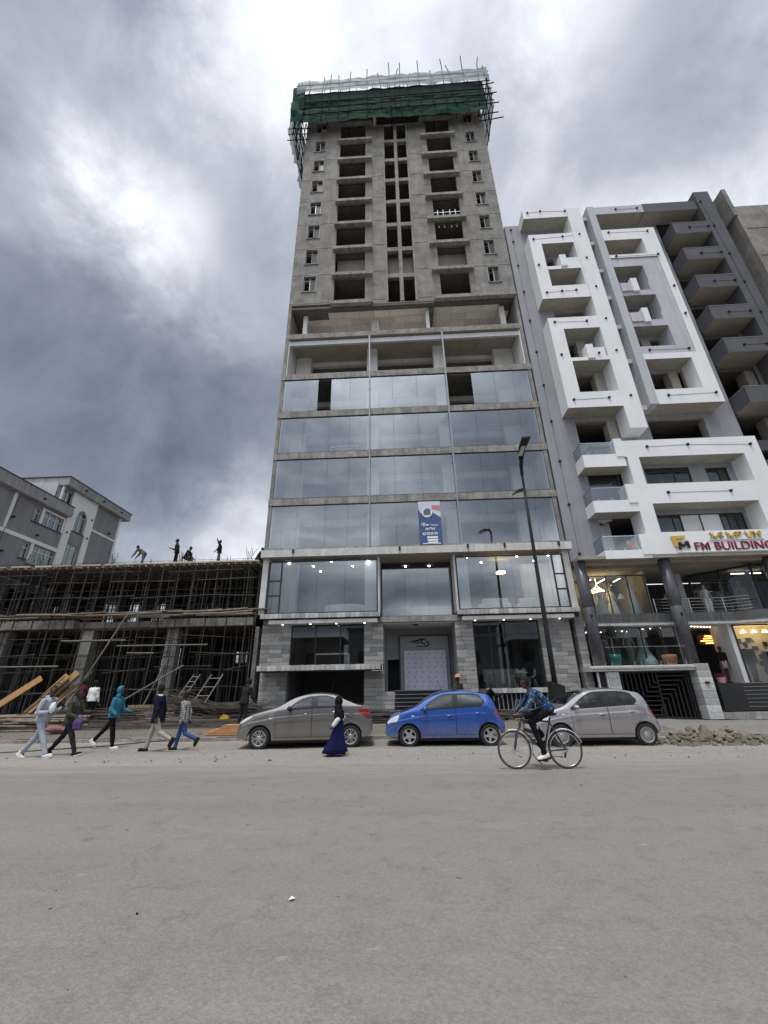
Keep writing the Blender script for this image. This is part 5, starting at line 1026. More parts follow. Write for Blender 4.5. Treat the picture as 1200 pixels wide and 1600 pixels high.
# broken stone, thick dust and litter along the kerb
def rock(c, r, m, k=1.):
    bm = bmesh.new(); bmesh.ops.create_icosphere(bm, subdivisions=3, radius=1); sd_ = random.random()*50
    sx_, sy_, sz_ = rr(.8, 1.3), rr(.7, 1.1), rr(.55, .85)
    for v in bm.verts:
        q = v.co.normalized(); d = .75+.35*mnoise.noise(q*1.4+Vector((sd_, 0, 0)))+.2*mnoise.noise(q*3.1+Vector((0, sd_, 0)))
        v.co = Vector((q.x*d*sx_, q.y*d*sy_, q.z*d*sz_))
    for pl_ in range(11):        # split faces
        nrm = Vector((rr(-1, 1), rr(-1, 1), rr(-.2, 1))).normalized(); lim = rr(.34, .6)
        for v in bm.verts:
            e = v.co.dot(nrm)
            if e > lim: v.co -= nrm*(e-lim)
    me = bpy.data.meshes.new('rock'); bm.to_mesh(me); bm.free(); me.materials.append(M[m]); return me
RK = [rock(0, 1, 'rock') for _ in range(6)]
def rocks(spots, labelf, group):
    for i, (x, y, z, r) in enumerate(spots):
        o = obj('rock', RK[i % 6], None, loc=(x, y, z), scale=(r, r, r*rr(.8, 1)), rot=(rr(-.4, .4), rr(-.4, .4), rr(0, 6)), label=labelf, cat='rock', group=group)
sp = [(8.55, 13.9, .2, .5), (9.1, 14.1, .25, .48), (9.6, 13.9, .22, .45), (7.6, 13.8, .15, .3), (7.35, 13.4, .1, .18), (8.0, 13.5, .12, .27), (8.3, 13.3, .08, .17), (10.2, 13.9, .15, .34), (10.7, 13.7, .1, .26), (9.3, 13.4, .08, .18), (8.8, 14.3, .5, .3), (8.35, 14.2, .48, .25), (9.5, 14.3, .45, .28), (7.9, 14.3, .35, .3), (10.0, 13.35, .05, .12), (11.0, 13.5, .04, .12), (8.6, 13.2, .05, .1), (7.1, 13.6, .08, .14), (10.5, 13.3, .03, .08), (9.9, 14.4, .25, .3), (8.1, 13.9, .3, .28), (9.0, 13.6, .2, .24)]
sp = [(x, y, z*.66, r*.78) for x, y, z, r in sp]
rbm = MB()
def chip(x, y, z, r):
    o_ = rr(0, 6.28); rbm.loft([[(x+r*k_*math.cos(o_+a*1.2566)*rr(.7, 1.25), y+r*k_*math.sin(o_+a*1.2566)*rr(.7, 1.25), z+h*r+rr(-.1, .1)*r) for a in range(5)] for k_, h in ((.6, -.45), (1, 0), (.55, .5))])
for k in range(420): t_ = rr(0, 1); x = 7+t_*5.2; y = rr(13.0, 14.7); chip(x, y, max(.0, .26*math.exp(-((y-13.95)/.4)**2)*min(1, t_*4)*(1.1-t_))+rr(0, .03), rr(.02, .11))
obj('rubble', rbm, 'rock', kind='stuff')
rocks(sp, 'broken brown stone in the heap behind the silver car', 'stones heaped behind the silver car')
sp2 = [(rr(-14, -7), rr(15.7, 17.2), .17, rr(.05, .14)) for _ in range(40)]
rocks(sp2, 'pale stone chunk lying behind the kerb near the walkers', 'stone chunks scattered behind the kerb')
db = MB()
for k in range(900):
    x, y = rr(-18, 12), rr(11.2, 15.2) if k % 3 else rr(15.6, 19); z = (0 if y < 15.3 else (gz(x, y) if x < 8.9 else .04)); s_ = rr(.006, .022)
    db.obox((x, y, z+s_*.4), ((rr(-1, 1), rr(-1, 1), rr(-.3, .3)), (rr(-1, 1), rr(-1, 1), .2), (rr(-.2, .2), 0, 1)), (s_, s_*.8, s_*.6))
obj('gravel', db, 'rock', kind='stuff')
lt_ = MB()
for k in range(70):
    x, y = rr(-5, 5), rr(2.2, 10.5); s_ = rr(.004, .016); lt_.obox((x, y, .004), ((1, rr(-1, 1), 0), (rr(-1, 1), 1, 0), (0, 0, 1)), (s_, s_*.7, .003))
obj('debris', lt_, 'rock', kind='stuff')
lt_ = MB()
for x, y in ((-2.1, 4.0), (4.1, 5.6), (-3.9, 3.3), (2.9, 8.4)): lt_.obox((x, y, .006), ((1, rr(-1, 1), 0), (rr(-1, 1), 1, 0), (0, 0, 1)), (rr(.010, .026), rr(.006, .012), .004))
obj('debris', lt_, 'black', kind='stuff')
obj('paper_scrap', MB().add([(-1.0, 4.22, .008), (-.96, 4.21, .02), (-.945, 4.25, .01), (-.98, 4.26, .02)], [(0, 1, 2, 3)]), 'banner_w', label='small white paper scrap on the asphalt left of centre', cat='litter')
# rope across the dust at left
obj('cable', MB().tube([(-16.5, 11.6, .02), (-13, 12.4, .02), (-11.2, 13.3, .03), (-9.4, 14.2, .05), (-7.9, 15.1, .1)], .02, 6), 'black', label='black cable lying across the dusty verge at the left', cat='cable')
# ================================================================== low buildings across the street, behind the camera: they stand in the shop glass and car flanks
for i, (x0, x1, h, m, lab) in enumerate(((-34, -9, 8.2, 'soffit', 'beige two storey shop house across the street'), (-8, 13, 9.4, 'grey_l', 'pale grey shop house across the street'), (15, 40, 7.4, 'conc', 'low concrete shop house across the street'))):
    O_ = thing('shop_house', ((x0+x1)/2, -17, 0), lab, 'building'); hs = []
    x = x0+1
    while x < x1-2.5: hs += [(x, x+2.2, .3, 3.1), (x+.3, x+1.9, 4.6, 6.4)]; x += 3.1
    obj('wall', MB().wall(x0, x1, 0, h, -17.3, -17, hs), m, O_); obj('inner_wall', MB().box(x0, x1, -20, -19.8, 0, h), 'shop_dark', O_); obj('roof_slab', MB().box(x0-.2, x1+.2, -26, -16.7, h, h+.25), 'conc_l', O_)
# ================================================================== street lamp
Lp = thing('street_lamp', (5.87, 18, .3), 'black street lamp with folded head and flared base box', 'street lamp')
obj('base_box', MB().loft([[(5.60, 17.8, .25), (6.12, 17.8, .25), (6.12, 18.3, .25), (5.60, 18.3, .25)], [(5.66, 17.8, 1.72), (6.16, 17.8, 1.55), (6.16, 18.3, 1.55), (5.66, 18.3, 1.72)]]), 'black', Lp)
obj('pole', MB().tube([(5.86, 18, 1.2), (5.87, 18, 3), (5.90, 18, 8), (5.92, 18, 11.05)], [.105, .10, .07, .052], 12), 'black', Lp, smooth=True)
obj('arm', MB().tube([(5.92, 18, 10.9), (5.86, 17.75, 11.25), (5.76, 17.2, 11.42)], [.075, .09, .10], 8), 'black', Lp)
hd = obj('lamp_head', MB().loft([[(5.66, 17.35, 11.36), (5.86, 17.35, 11.36), (5.86, 17.3, 11.5), (5.66, 17.3, 11.5)], [(5.50, 16.6, 11.52), (5.80, 16.6, 11.52), (5.80, 16.6, 11.63), (5.50, 16.6, 11.63)], [(5.50, 15.9, 11.66), (5.86, 15.9, 11.66), (5.86, 15.9, 11.75), (5.50, 15.9, 11.75)]]), 'black', Lp)
for k in range(5): obj('led_panel', MB().obox((5.655, 16.95-.13*k, 11.432+.0255*k), ((1, 0, 0), (0, -1, .2), (0, .2, 1)), (.09, .045, .012)), 'lamp_c', hd)
obj('side_bracket', MB().loft([[(5.84, 17.97, 10.05), (5.84, 18.03, 10.05), (5.84, 18.03, 10.22), (5.84, 17.97, 10.22)], [(5.55, 17.9, 10.0), (5.55, 18.1, 10.0), (5.55, 18.1, 10.1), (5.55, 17.9, 10.1)], [(5.32, 17.95, 9.86), (5.32, 18.05, 9.86), (5.32, 18.05, 9.9), (5.32, 17.95, 9.9)]]), 'black', Lp)
# ================================================================== cars
def curve(pts):
    def f(x):
        if x <= pts[0][0]: return pts[0][1]
        for i in range(len(pts)-1):
            x0, y0 = pts[i]; x1, y1 = pts[i+1]
            if x <= x1:
                def sl(k):
                    if k <= 0 or k >= len(pts)-1: return None
                    return (pts[k+1][1]-pts[k-1][1])/(pts[k+1][0]-pts[k-1][0])
                d = (y1-y0)/(x1-x0); m0 = sl(i); m1 = sl(i+1); m0 = d if m0 is None else m0; m1 = d if m1 is None else m1; h = x1-x0; t = (x-x0)/h
                return y0*(2*t**3-3*t*t+1)+m0*h*(t**3-2*t*t+t)+y1*(3*t*t-2*t**3)+m1*h*(t**3-t*t)
        return pts[-1][1]
    return f
def make_wheel(r, style, parent, x, y, z, side):
    wd = .175; s = -1 if side == 'near' else 1
    base = obj('wheel', MB().lathe([(r*.40, -.05), (r*.42, .05)], n=20, axis='y'), 'trim', parent, local=True, loc=(x, y, z), rot=(0, rr(0, 1), 0 if s < 0 else math.pi))
    rm = r*.665
    ty = MB().lathe([(rm, -wd/2+.012), (rm*1.03, -wd/2), (r*.93, -wd/2+.004), (r*.985, -wd/2+.03), (r, -wd/2+.055), (r, wd/2-.055), (r*.985, wd/2-.03), (r*.93, wd/2-.004), (rm*1.03, wd/2), (rm, wd/2-.012), (rm*.97, 0)], n=40, axis='y', close=False)
    obj('tyre', ty, 'rubber', base, local=True, smooth=True)
    rim = MB(); rim.lathe([(rm*1.0, -wd/2+.008), (rm*1.0, -wd/2+.0), (rm*.90, -wd/2+.006), (rm*.88, -wd/2+.03), (rm*.90, .05), (rm*.98, .06)], n=36, axis='y', close=False)
    yf = -wd/2+.018
    if style == 'star':
        for k in range(5):
            a = 2*math.pi*k/5; c, s_ = math.cos(a), math.sin(a)
            P = lambda u, v, y: (u*c-v*s_, y, u*s_+v*c)
            w0, w1 = rm*.26, rm*.17
            rim.loft([[P(rm*.14, -w0, yf), P(rm*.14, w0, yf), P(rm*.14, w0, yf+.03), P(rm*.14, -w0, yf+.03)], [P(rm*.60, -w1*.9, yf+.004), P(rm*.60, w1*.9, yf+.004), P(rm*.60, w1*.9, yf+.03), P(rm*.60, -w1*.9, yf+.03)], [P(rm*.93, -w1*1.25, yf+.002), P(rm*.93, w1*1.25, yf+.002), P(rm*.93, w1*1.25, yf+.03), P(rm*.93, -w1*1.25, yf+.03)]])
        rim.lathe([(.01, yf-.006), (rm*.2, yf-.004), (rm*.24, yf+.02)], n=16, axis='y')
    else:
        n_ = 14 if style == 'multi' else 20
        for k in range(n_):
            a = 2*math.pi*k/n_+(.10 if style == 'multi' and k % 2 else 0); c, s_ = math.cos(a), math.sin(a); P = lambda u, v, y: (u*c-v*s_, y, u*s_+v*c); w1 = rm*(.055 if style == 'multi' else .05)
            rim.loft([[P(rm*.26, -w1*.8, yf), P(rm*.26, w1*.8, yf), P(rm*.26, w1*.8, yf+.025), P(rm*.26, -w1*.8, yf+.025)], [P(rm*.92, -w1*1.5, yf-.002), P(rm*.92, w1*1.5, yf-.002), P(rm*.92, w1*1.5, yf+.02), P(rm*.92, -w1*1.5, yf+.02)]])
        rim.lathe([(.01, yf-.008), (rm*.22, yf-.006), (rm*.3, yf+.004), (rm*.3, yf+.03)], n=20, axis='y')
    obj('rim', rim, 'alloy', base, local=True)
    return base
def make_car(name, label, loc, rz, paint, S_):
    C_ = thing(name, loc, label, 'car', rz=rz)
    W = S_['W']; Ln = S_['L']; top = curve(S_['top']); belt = curve(S_['belt']); wheels = S_['wheels']; ra = S_['r']+.05; zc = S_['r']-.01; tum = S_.get('tum', .2)
    def hw(x):
        k = 1.0
        if x < .6: k -= S_.get('tf', .20)*((.6-x)/.6)**2.2
        if x > Ln-.5: k -= S_.get('tr', .15)*((x-Ln+.5)/.5)**2.2
        return W/2*k
    def arch(x):
        for xw in wheels:
            if abs(x-xw) < ra: return zc+math.sqrt(ra*ra-(x-xw)**2)
        return None
    def zb(x):
        b_ = .225+.07*max(0, (.5-x)/.5)**2+.13*max(0, (x-Ln+.55)/.55)**2; a = arch(x); return b_ if a is None else max(b_, a)
    def bl(x): return min(belt(x), top(x)-.012)
    def ys(x, z):          # half width of the flank at height z
        b0, b1 = .22, bl(x)
        if z <= b1:
            t = max(0, min(1, (z-b0)/max(.05, b1-b0))); fl = 1.0
            for xw in wheels:
                d = abs(x-xw)/ra; fl += .022*math.exp(-((d-.95)/.35)**2)*math.exp(-((z-zc-ra*.6)/.3)**2)
            return hw(x)*(.945+.055*math.sin(math.pi*(.12+.62*t)))*fl-.035*max(0, t-.78)**1.2*W+.010*math.exp(-((t-.74)/.035)**2)-.006*math.exp(-((t-.66)/.05)**2)+.008*math.exp(-((t-.1)/.05)**2)
        zr = b1+.90*(top(x)-b1); s_ = min(1, (z-b1)/max(.02, zr-b1)); g = min(1, (top(x)-b1)/.42)
        y0 = ys(x, b1); return y0*(1-tum*g*s_**1.25)
    def section(x):
        p = []; z0 = zb(x); b1 = bl(x); ns, ng, nr = 26, 16, 10
        p.append((ys(x, z0)-.10, z0+.002)); p.append((ys(x, z0)-.012, z0))
        for i in range(ns+1): z = z0+.008+(b1-z0-.008)*i/ns; p.append((ys(x, z), z))
        zr = b1+.90*(top(x)-b1)
        for i in range(1, ng+1): z = b1+(zr-b1)*i/ng; p.append((ys(x, z), z))
        ye = ys(x, zr)
        for i in range(1, nr+1): u = 1-i/nr; p.append((ye*u, zr+(top(x)-zr)*(1-u*u)))
        return p
    xs = {0, .008, .03, .06, Ln, Ln-.008, Ln-.03, Ln-.06}; k = .1
    while k < Ln-.08: xs.add(round(k, 3)); k += .025
    for xw in wheels:
        for i in range(25): xs.add(xw+ra*math.cos(math.pi*i/24)*(.99999 if i in (0, 24) else 1))
        xs.add(xw-ra-.001); xs.add(xw+ra+.001)
    xs = sorted(xs); rings = []
    for x in xs:
        p = section(x); rings.append([(x, -y, z) for y, z in p]+[(x, y, z) for y, z in reversed(p[:-1])])
    mb = MB(); mb.loft(rings, 0, False, False); n = len(rings[0])
    mb.add(rings[0], [tuple(range(n))]); mb.add(rings[-1], [tuple(range(n-1, -1, -1))])
    # openings for the glass
    def inside(x, y, z):
        if z > bl(x):
            for (x0, x1, lo, up) in S_['windows']:
                if x0+.012 < x < x1-.012 and curve(lo)(x)+.006 < z < curve(up)(x)-.006: 
                    zr = bl(x)+.90*(top(x)-bl(x))
                    if z < zr-.0: return True
            zr = bl(x)+.90*(top(x)-bl(x)); ye = ys(x, zr)
            for ws, we in S_['screens']:
                if ws+.03 < x < we-.02 and z >= zr-.004 and abs(y) < ye*.84: return True
        return False
    keep = []
    for q in mb.f:
        c_ = [sum(mb.v[i][a] for i in q)/len(q) for a in range(3)]
        if not inside(*c_): keep.append(q)
    mb.f = keep; mb.m = [0]*len(keep)
    me = fixn(mb.mesh('body', paint, True)); body = obj('body', me, None, C_, local=True)
    md = body.modifiers.new('e', 'EDGE_SPLIT'); md.split_angle = R(38)
    ub = MB().box(.35, Ln-.3, -W/2+.16, W/2-.16, .15, .62); obj('underbody', ub, 'trim', C_, local=True)
    def side(name, x0, x1, zl, zu, mname, off, parent, nx=26, nz=22, both=True, label=None):
        r = []
        for sgn in ((-1, 1) if both else (-1,)):
            mb = MB(); v = []
            for j in range(nz+1):
                for i in range(nx+1):
                    x = x0+(x1-x0)*i/nx; a, b_ = zl(x), max(zl(x)+.002, zu(x)); z = a+(b_-a)*j/nz; v.append((x, sgn*(ys(x, z)+off), z))
            mb.add(v, [((j*(nx+1)+i, j*(nx+1)+i+1, (j+1)*(nx+1)+i+1, (j+1)*(nx+1)+i) if sgn < 0 else (j*(nx+1)+i+1, j*(nx+1)+i, (j+1)*(nx+1)+i, (j+1)*(nx+1)+i+1)) for j in range(nz) for i in range(nx)])
            r.append(obj(name, mb, mname, parent, local=True, smooth=True))
        return r
    def topp(name, x0, x1, k, mname, off, parent, inset=0):
        mb = MB(); v = []; nx, ny = 20, 16
        for i in range(nx+1):
            x = x0+(x1-x0)*i/nx; b1 = bl(x); zr = b1+.90*(top(x)-b1); ye = ys(x, zr)
            dx = (top(x+.02)-top(x-.02))/.04; nl = math.sqrt(1+dx*dx)
            for j in range(ny+1):
                u = -k+2*k*j/ny; v.append((x-off*dx/nl, ye*u, zr+(top(x)-zr)*(1-u*u)+off/nl))
        mb.add(v, [(i*(ny+1)+j, (i+1)*(ny+1)+j, (i+1)*(ny+1)+j+1, i*(ny+1)+j+1) for i in range(nx) for j in range(ny)]); return obj(name, mb, mname, parent, local=True, smooth=True)
    for ws, we in S_['screens']: topp('windscreen', ws, we, .90, 'glass_car', .006, C_)
    for d in S_['doors']:
        x0, x1 = d['x']; zl = lambda x: max(.315, zb(x)+.035); zu = lambda x: bl(x)-.012
        side('door_seal', x0-.010, x1+.010, lambda x: zl(x)-.010, lambda x: bl(x)-.002, 'trim', .0022, C_)
        dr = side('door', x0, x1, zl, zu, paint, .0048, C_)
        hx, hz = d['handle']
        for o_, sgn in zip(dr, (-1, 1)):
            yh = ys(hx, hz); obj('handle', MB().ell((hx, sgn*(yh+.012), hz), (.085, .02, .017)), paint, o_, local=True, smooth=True); obj('handle_recess', MB().ell((hx+.01, sgn*(yh+.002), hz-.012), (.07, .008, .028)), 'trim', o_, local=True, smooth=True)
        side('door_moulding', x0, x1, lambda x: max(.372, zb(x)+.05), lambda x: max(.40, zb(x)+.08), paint, .012, C_, nz=2)
    for (x0, x1, lo, up) in S_['windows']:
        lo_, up_ = curve(lo), curve(up)
        side('window', x0, x1, lo_, up_, 'glass_car', .0045, C_)
        side('window_rubber', x0-.02, x1+.02, lambda x: lo_(x)-.016, lambda x: lo_(x)+.024, 'trim', .007, C_, nz=2); side('window_rubber', x0-.02, x1+.02, lambda x: max(lo_(x), up_(x)-.026), lambda x: up_(x)+.016, 'trim', .0072, C_, nz=2)
        side('window_rubber', x0-.02, x0+.03, lo_, up_, 'trim', .0075, C_, nx=3); side('window_rubber', x1-.03, x1+.02, lo_, up_, 'trim', .0075, C_, nx=3)
    x0, x1, lo, up = S_['head']; side('headlight', x0, x1, curve(lo), curve(up), 'lamp_c', .008, C_)
    x0, x1, lo, up = S_['tail']; side('tail_light', x0, x1, curve(lo), curve(up), 'lamp_r', .008, C_)
    zs_ = .42; xf = S_['mirror'][0]
    for yy in (-.37, .37):
        for xx in (xf+.55, xf+1.38): 
            st_ = obj('seat', MB().loft([[(xx-.25, yy-.24, zs_), (xx+.22, yy-.24, zs_-.03), (xx+.22, yy+.24, zs_-.03), (xx-.25, yy+.24, zs_)], [(xx-.27, yy-.24, zs_+.15), (xx+.22, yy-.24, zs_+.12), (xx+.22, yy+.24, zs_+.12), (xx-.27, yy+.24, zs_+.15)]]).loft([[(xx+.14, yy-.24, zs_+.1), (xx+.28, yy-.24, zs_+.1), (xx+.28, yy+.24, zs_+.1), (xx+.14, yy+.24, zs_+.1)], [(xx+.30, yy-.20, zs_+.62), (xx+.40, yy-.20, zs_+.62), (xx+.40, yy+.20, zs_+.62), (xx+.30, yy+.20, zs_+.62)]]), 'cabin', C_, local=True)
            obj('headrest', MB().ell((xx+.37, yy, zs_+.72), (.05, .12, .085)), 'cabin', st_, local=True, smooth=True)
    obj('dashboard', MB().box(xf-.12, xf+.22, -W/2+.16, W/2-.16, .6, .9), 'trim', C_, local=True)
    obj('steering_wheel', MB().loft([[(xf+.30+.06*math.sin(a)+.012*math.cos(b)*0, -.37+(.17+.014*math.cos(b))*math.cos(a), .92+(.17+.014*math.cos(b))*math.sin(a)*.9+.014*math.sin(b)) for b in [j*math.pi/3 for j in range(6)]] for a in [i*math.pi/10 for i in range(21)]], 0, False), 'trim', C_, local=True)
    if 'pillar' in S_:
        for x0, x1 in S_['pillar']: side('pillar_trim', x0, x1, lambda x: bl(x)-.0, lambda x: bl(x)+.88*.90*(top(x)-bl(x)), 'trim', .0035, C_, nx=4)
    mx_, mz = S_['mirror']; ym = ys(mx_, mz)
    for sgn in (-1, 1):
        m_ = obj('mirror', MB().ell((mx_, sgn*(ym+.13), mz+.035), (.075, .105, .07)), S_.get('mirror_m', paint), C_, local=True, smooth=True); obj('mirror_arm', MB().box(mx_-.03, mx_+.03, min(sgn*ym, sgn*(ym+.1)), max(sgn*ym, sgn*(ym+.1)), mz-.01, mz+.02), 'trim', m_, local=True)
    zf = S_['grille']; obj('grille', MB().box(-.012, .05, -.42, .42, zf, zf+.1).box(-.012, .06, -.5, .5, .30, .38), 'trim', C_, local=True)
    obj('number_plate', MB().box(-.022, 0, -.23, .23, .42, .52), 'banner_w', C_, local=True)
    obj('rear_bumper', MB().box(Ln-.02, Ln+.03, -W/2*.78, W/2*.78, .40, .60), paint, C_, local=True); obj('boot_lid_trim', MB().box(Ln-.0, Ln+.02, -.3, .3, .68, .71), 'chrome', C_, local=True)
    obj('side_lamp', MB().ell((S_['rep'][0], -(ys(*S_['rep'])+.003), S_['rep'][1]), (.045, .008, .016)), 'lamp_c', C_, local=True, smooth=True)
    obj('fuel_flap', MB().lathe([(.075, .0), (.078, .003)], (S_['flap'][0], -(ys(*S_['flap'])+.004), S_['flap'][1]), 24, axis='y'), 'trim', C_, local=True); obj('fuel_flap', MB().lathe([(.071, -.003), (.073, .0)], (S_['flap'][0], -(ys(*S_['flap'])+.005), S_['flap'][1]), 24, axis='y'), paint, C_, local=True)
    obj('aerial', MB().tube([(S_['ae'][0], 0, top(S_['ae'][0])), (S_['ae'][0]+S_['ae'][1], 0, top(S_['ae'][0])+.28)], .006, 5), 'trim', C_, local=True)
    for xw in wheels:
        for sd_, y in (('near', -W/2+.105), ('far', W/2-.105)): make_wheel(S_['r'], S_['style'], C_, xw, y, S_['r'], sd_)
    return C_
HATCH = dict(W=1.66, L=3.42, r=.288, wheels=(.675, 2.985), style='star',
    top=[(0, .55), (.02, .63), (.07, .71), (.16, .785), (.40, .88), (.86, 1.03), (1.22, 1.26), (1.58, 1.425), (1.95, 1.48), (2.45, 1.475), (2.85, 1.41), (3.06, 1.34), (3.2, 1.10), (3.32, .80), (3.40, .69), (3.42, .58)],
    belt=[(0, .50), (.05, .60), (.14, .70), (.40, .815), (.86, .925), (1.1, .945), (2.0, 1.0), (2.9, 1.04), (3.15, 1.0), (3.3, .74), (3.42, .53)],
    screens=[(.92, 1.56), (3.07, 3.24)], doors=[dict(x=(1.02, 2.03), handle=(1.86, .80)), dict(x=(2.055, 2.90), handle=(2.70, .86))],
    windows=[(1.05, 2.0, [(1.05, .955), (2.0, 1.015)], [(1.05, .97), (1.38, 1.20), (1.68, 1.345), (2.0, 1.375)]), (2.10, 2.88, [(2.1, 1.02), (2.6, 1.05), (2.8, 1.06), (2.88, 1.13)], [(2.1, 1.375), (2.5, 1.37), (2.78, 1.315), (2.88, 1.18)])],
    head=(.05, .40, [(.05, .60), (.2, .645), (.33, .67), (.40, .80)], [(.05, .645), (.14, .73), (.28, .80), (.40, .835)]), tail=(3.17, 3.335, [(3.17, .90), (3.25, .76), (3.335, .70)], [(3.17, 1.0), (3.24, .93), (3.335, .75)]),
    mirror=(1.16, .955), grille=.52, rep=(.80, .80), flap=(3.02, .86), ae=(1.75, -.12), pillar=[(2.0, 2.10)])
SEDAN = dict(W=1.70, L=3.88, r=.30, wheels=(.66, 3.27), style='multi', tum=.21, tr=.12, mirror_m='trim',
    top=[(0, .56), (.02, .64), (.08, .73), (.30, .87), (.70, .985), (1.12, 1.09), (1.58, 1.345), (1.96, 1.445), (2.42, 1.465), (2.86, 1.39), (3.17, 1.25), (3.50, 1.125), (3.74, 1.095), (3.83, 1.075), (3.865, .95), (3.88, .62)],
    belt=[(0, .52), (.08, .66), (.3, .80), (.7, .91), (1.12, .985), (1.5, 1.02), (2.3, 1.06), (3.0, 1.085), (3.5, 1.08), (3.83, 1.045), (3.88, .58)],
    screens=[(1.16, 1.56), (2.92, 3.42)], doors=[dict(x=(1.10, 2.13), handle=(1.95, .90)), dict(x=(2.155, 2.96), handle=(2.78, .94))],
    windows=[(1.46, 2.13, [(1.46, 1.035), (2.13, 1.065)], [(1.46, 1.06), (1.72, 1.245), (1.98, 1.345), (2.13, 1.365)]), (2.26, 2.92, [(2.26, 1.07), (2.92, 1.10)], [(2.26, 1.375), (2.55, 1.37), (2.76, 1.31), (2.92, 1.19)])],
    head=(.04, .42, [(.04, .66), (.2, .72), (.42, .84)], [(.04, .70), (.2, .80), (.42, .87)]), tail=(3.50, 3.83, [(3.5, .96), (3.65, .84), (3.83, .74)], [(3.5, 1.0), (3.62, 1.02), (3.83, 1.0)]),
    mirror=(1.50, 1.02), grille=.50, rep=(.95, .80), flap=(3.28, .88), ae=(2.6, .1), pillar=[(2.12, 2.26)])
import copy
BX = lambda x0, y0: (x0, y0, 0)
make_car('hatchback_car', 'bright blue five door hatchback with five spoke wheels parked mid row', (-.63, 13.45+.83, 0), 0, 'blue_paint', HATCH)
h2 = copy.deepcopy(HATCH); h2['style'] = 'fine'
make_car('hatchback_car', 'silver lilac hatchback with many spoked wheels parked behind the cyclist', (3.56, 13.10+.83, 0), R(.8), 'silver_paint', h2)
make_car('sedan_car', 'dark grey saloon car parked with its front by the orange planks', (-4.98, 13.15+.85, 0), R(5), 'grey_paint', SEDAN)
# ================================================================== people
def pose(h=1.72, legs=((20, 5), (-18, 30)), arms=((15, 12, 20), (-15, 12, 20)), lean=3, head=(0, 0), crouch=0.):
    k = h/1.72; J = {}
    def dirv(a): return Vector((math.sin(R(a)), 0, -math.cos(R(a))))
    pel = Vector((0, 0, 0)); up = Vector((math.sin(R(lean)), 0, math.cos(R(lean))))
    J['pel'] = pel; J['waist'] = up*.16*k; J['chest'] = up*.36*k; J['neck'] = up*.52*k+Vector((.005, 0, 0)); hd_up = Vector((math.sin(R(lean*.4+head[0])), 0, math.cos(R(lean*.4+head[0]))))
    J['head'] = J['neck']+hd_up*.165*k+Vector((.02, 0, 0)); J['hup'] = hd_up; J['hyaw'] = head[1]; J['up'] = up
    for s, (a, kn) in zip((-1, 1), legs):
        hp = Vector((0, s*.09*k, -.02)); kn_ = hp+dirv(a)*.44*k+Vector((0, s*.005, 0)); an = kn_+dirv(a-kn)*.42*k
        J['hip', s], J['knee', s], J['ank', s] = hp, kn_, an; J['fa', s] = a-kn
    for s, (a, ab, el) in zip((-1, 1), arms):
        sh = J['neck']-up*.075*k+Vector((0, s*.185*k, 0)); d = Vector((math.sin(R(a))*math.cos(R(ab)), s*math.sin(R(ab)), -math.cos(R(a))*math.cos(R(ab))))
        e = sh+d*.29*k; inw = -s*.25 if el > 60 else 0; d2 = Vector((math.sin(R(a+el)), s*math.sin(R(ab))*.4+inw, -math.cos(R(a+el)))).normalized(); J['sh', s], J['elb', s], J['wri', s] = sh, e, e+d2*.25*k
    lo = min(J['ank', s].z-.085*k-max(0, math.sin(R(-J['fa', s]-18)))*.09 for s in (-1, 1))
    for q in J:
        if isinstance(J[q], Vector) and q not in ('hup', 'up'): J[q] = J[q]-Vector((0, 0, lo))
    J['k'] = k; return J
def hand(mb, w_, d, k, s, curl=.55):
    d = d.normalized(); side = Vector((0, 1, 0)).cross(d); side = side.normalized() if side.length > .1 else Vector((1, 0, 0)); n = d.cross(side).normalized()
    c = w_+d*.055*k; rot_ = Matrix((side, n, d)).transposed(); mb.ell(c, (.040*k, .017*k, .052*k), rot_, 8, 6)
    inw = n*(-s) if n.y*s > 0 else n*s
    for i, ln in enumerate((.066, .075, .070, .055)):
        b_ = c+d*.038*k+side*(.029-.0195*i)*k; m_ = b_+(d*math.cos(curl)+inw*math.sin(curl)).normalized()*ln*.55*k; e = m_+(d*math.cos(curl*2.1)+inw*math.sin(curl*2.1)).normalized()*ln*.5*k
        mb.cap(b_, m_, .0095*k, .009*k, 6); mb.cap(m_, e, .009*k, .0075*k, 6)
    b_ = w_+d*.03*k+side*.034*k; m_ = b_+(side*.8+d*.7+inw*.3).normalized()*.036*k; mb.cap(b_, m_, .011*k, .010*k, 6); mb.cap(m_, m_+(d*.9+side*.25+inw*.3).normalized()*.03*k, .010*k, .008*k, 6)
